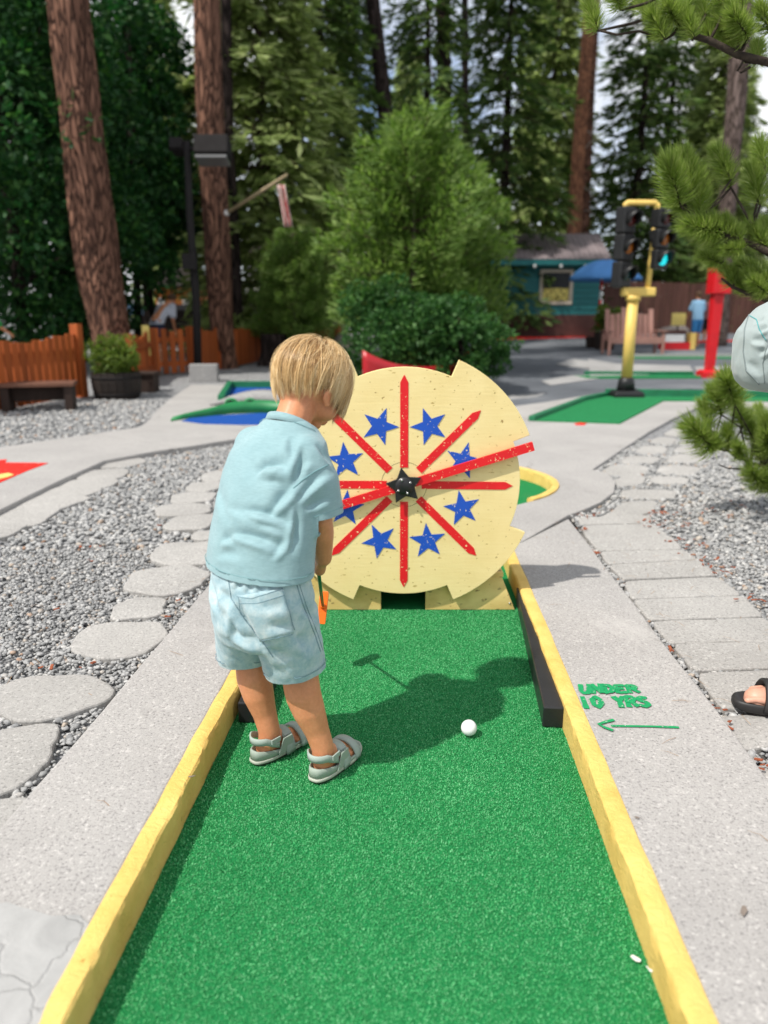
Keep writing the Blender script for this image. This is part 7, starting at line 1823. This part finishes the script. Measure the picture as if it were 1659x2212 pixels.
seam('piping', BB2, [(1618, 680), (1609, 710), (1606, 760), (1612, 800), (1640, 830)], M_PIPE, bag, 0.0018, 0.0006)
seam('seam', BB2, [(1657, 745), (1648, 785), (1652, 828)], M_PIPE, bag, 0.0013, 0.0004)
seam('flap_stitching', BB2, [(1620, 682), (1634, 690), (1640, 712), (1655, 735)], M_TEALST, bag, 0.0014, 0.0004)
sp0 = BGC + Vector((0.04, 0, 0.12)); MB().loft([[q + Vector((-0.016, 0, 0)), q + Vector((0.016, 0, 0)), q + Vector((0.016, 0.006, 0)), q + Vector((-0.016, 0.006, 0))] for q in [sp0, sp0 + Vector((0.05, -0.01, 0.12)), WL(-0.10, -0.03, 1.30) + Vector((0, -0.10, 0)), WL(-0.06, 0, 1.475) + Vector((0, 0, 0.015))]]).build('strap', M_BAG, bag, True)

# ================================================================== NEAR PINE AT THE RIGHT
def tuft_mesh(seed, stem=0.13, nl=0.080, n=760):
    rs = np.random.RandomState(seed); u = rs.uniform(0, 1, n) ** 0.8; a = rs.uniform(0, 6.283, n)
    ang = np.radians(76 - 52 * u ** 1.6 + rs.normal(0, 8, n)); ln = nl * rs.uniform(0.72, 1.1, n) * (0.86 + 0.14 * (1 - u))
    b = np.stack([0.003 * np.cos(a), 0.003 * np.sin(a), u * stem], 1); d0 = np.stack([np.sin(ang) * np.cos(a), np.sin(ang) * np.sin(a), np.cos(ang)], 1)
    d1 = d0 + np.array([0, 0, 0.28]); d1 /= np.linalg.norm(d1, axis=1)[:, None]
    mid = b + d0 * ln[:, None] * 0.5; tip = mid + d1 * ln[:, None] * 0.5
    s_ = np.cross(d0, rs.normal(size=(n, 3))); s_ /= np.linalg.norm(s_, axis=1)[:, None]; w_ = 0.0011
    V = np.stack([b + s_ * w_, b - s_ * w_, mid + s_ * w_, mid - s_ * w_, tip], 1); bi = (np.arange(n) * 5)[:, None]
    T = np.concatenate([bi + [0, 1, 3], bi + [0, 3, 2], bi + [2, 3, 4]], 0)
    o = tri_mesh('needle_tuft', V.reshape(-1, 3), T, M_NEEDLE); me = o.data; bpy.data.objects.remove(o); return me
TUFT = [tuft_mesh(90 + i) for i in range(5)]
M_LIMB = pmat('pine_limb_bark', (0.075, 0.058, 0.045), (0.03, 0.024, 0.02), 40, 0.9, 0.1, 0.9, 90, 0.006)
TR = Vector((2.55, 3.45, 0))
pine = thing('pine_tree', 'near pine reaching in from the right with long bright green needles', 'tree', (TR.x, TR.y, terrain(TR.x, TR.y)))
trunk_mesh([TR, TR + Vector((0.03, 0, 1.2)), TR + Vector((-0.02, 0.04, 2.4)), TR + Vector((0, 0, 3.6))], [0.085, 0.07, 0.05, 0.02], 14, 0.12, 3, 20).build('trunk', M_LIMB, pine, True)
def zp(x, y): return (1209.8 + 0.2735 * x, 0.2735 * y)
def zq(x, y): return (1399.8 + 0.2266 * x, 587.6 + 0.2266 * y)
rt_ = random.Random(3)
def limb(conv, main, yb_, tz0, shoots, rad=0.011, stems=(), ln_scale=1.0, extra=6):
    pts = [at_y(*conv(*p), yb_ + rt_.uniform(-0.04, 0.04)) for p in main]
    root = Vector((TR.x, TR.y, tz0)); pts = [root, root.lerp(pts[0], 0.5) + Vector((0, 0, 0.03))] + pts
    br = MB(); n = len(pts); br.tube(pts, [rad * (1.9 - 1.4 * i / (n - 1)) for i in range(n)], 8)
    for st_ in stems: q = [at_y(*conv(*p), yb_) for p in st_]; br.tube(q, [0.006] + [0.004] * (len(q) - 1), 6)
    bo = br.build('branch', M_LIMB, pine, True); org = ORG[bo.name]
    bo['kind'] = bo.get('kind', '') or 'part'; del bo['kind']
    def put(p0, p1):
        d_ = (p1 - p0); L_ = d_.length; o = bpy.data.objects.new('needle_tuft', TUFT[rt_.randrange(5)]); C.objects.link(o); o.parent = bo
        s = L_ / 0.17; s = max(0.75, min(1.5, s)) * ln_scale; o.scale = (s, s, s); o.location = p0 - org; o.rotation_mode = 'QUATERNION'; o.rotation_quaternion = d_.to_track_quat('Z', 'Y')
    for a, b in shoots:
        dy = rt_.uniform(-0.10, 0.10); p0 = at_y(*conv(*a), yb_ + dy * 0.4); p1 = at_y(*conv(*b), yb_ + dy + rt_.uniform(-0.05, 0.05)); put(p0, p1)
        near = min(pts[2:], key=lambda q: (q - p0).length)
        if (near - p0).length > 0.02: MB().tube([near, near.lerp(p0, 0.5) + Vector((0, 0, -0.01)), p0], [0.006, 0.005, 0.004], 6).build('twig', M_LIMB, bo, True)
        MB().tube([p0, p0.lerp(p1, 0.6)], [0.005, 0.003], 6).build('twig', M_LIMB, bo, True)
    for i in range(extra):                # shoots on the part of the limb outside the picture
        t = rt_.uniform(0.25, 0.95); p0 = pts[0].lerp(pts[2], t); put(p0, p0 + Vector((rt_.uniform(-0.14, 0.02), rt_.uniform(-0.12, 0.12), rt_.uniform(0.06, 0.14))))
    return bo
limb(zp, [(1750, 520), (1400, 430), (1180, 320), (1040, 280), (950, 190), (900, 60), (890, -80)], 3.0, 1.95,
     [((300, 245), (225, 40)), ((830, 310), (725, 130)), ((660, 110), (660, -80)), ((480, 80), (430, -90)), ((930, 190), (830, 10)), ((1060, 300), (980, 100)), ((1490, 300), (1320, 40)), ((1480, 290), (1200, 110)), ((1550, 500), (1570, 320)), ((1200, 330), (1110, 160)), ((1400, 430), (1270, 230)), ((1660, 260), (1600, 100)), ((900, 70), (800, -110)), ((1300, 60), (1230, -120)), ((1440, 60), (1420, -130)), ((1000, 60), (1000, -120)), ((1150, 120), (1090, -60))], 0.010, [[(830, 300), (620, 245), (450, 275), (310, 240)], [(1500, 530), (1430, 575), (1400, 560), (1450, 480)]])
limb(zp, [(1800, 2080), (1640, 1990), (1480, 1910), (1330, 1870), (1100, 1730), (1000, 1640), (930, 1560)], 3.25, 1.05,
     [((950, 1620), (830, 1200)), ((1100, 1700), (1100, 1320)), ((1050, 1500), (960, 1140)), ((1580, 1620), (1500, 1260)), ((1340, 1870), (1060, 1690)), ((1420, 1900), (1270, 1690)), ((1330, 1990), (1090, 1830)), ((1640, 1960), (1450, 1740)), ((1640, 2180), (1380, 2060)), ((1250, 1830), (930, 1760)), ((1450, 1960), (1250, 1980)), ((1350, 1420), (1210, 1130)), ((1620, 1330), (1560, 1060)), ((1050, 1700), (830, 1560)), ((1600, 1940), (1620, 1720)), ((1280, 2080), (1090, 2010)), ((1640, 2320), (1480, 2190)), ((1350, 1480), (1290, 1330))], 0.011, [[(1640, 2000), (1350, 1480)]])
limb(zq, [(1300, 1900), (1100, 1850), (970, 1820), (760, 1700), (600, 1680)], 4.0, 0.72,
     [((640, 1700), (400, 1460)), ((590, 1500), (520, 1250)), ((770, 1690), (750, 1480)), ((700, 1360), (620, 1110)), ((830, 1270), (740, 1000)), ((900, 1480), (840, 1240)), ((900, 1790), (850, 1650)), ((1010, 1600), (940, 1350)), ((1110, 1470), (1060, 1320)), ((1090, 2050), (960, 1880)), ((1150, 1900), (1090, 1690)), ((1080, 1800), (1050, 1500)), ((1150, 1560), (1120, 1390)), ((1150, 2100), (1100, 1930)), ((700, 1680), (560, 1560)), ((1160, 1750), (1130, 1520))], 0.010, [[(770, 1700), (650, 1560), (590, 1490)], [(960, 1820), (880, 1480), (700, 1360)], [(900, 1880), (760, 1870), (680, 1840)], [(1100, 1850), (1010, 1600), (830, 1270)]], 1.25)
limb(zq, [(1300, 330), (1144, 280), (1060, 230), (940, 200), (800, 140), (700, 60)], 3.3, 0.95,
     [((1080, 240), (1010, 70)), ((1100, 240), (1130, 60)), ((940, 190), (840, 60)), ((1000, 210), (940, 10)), ((820, 120), (720, -40))], 0.009)
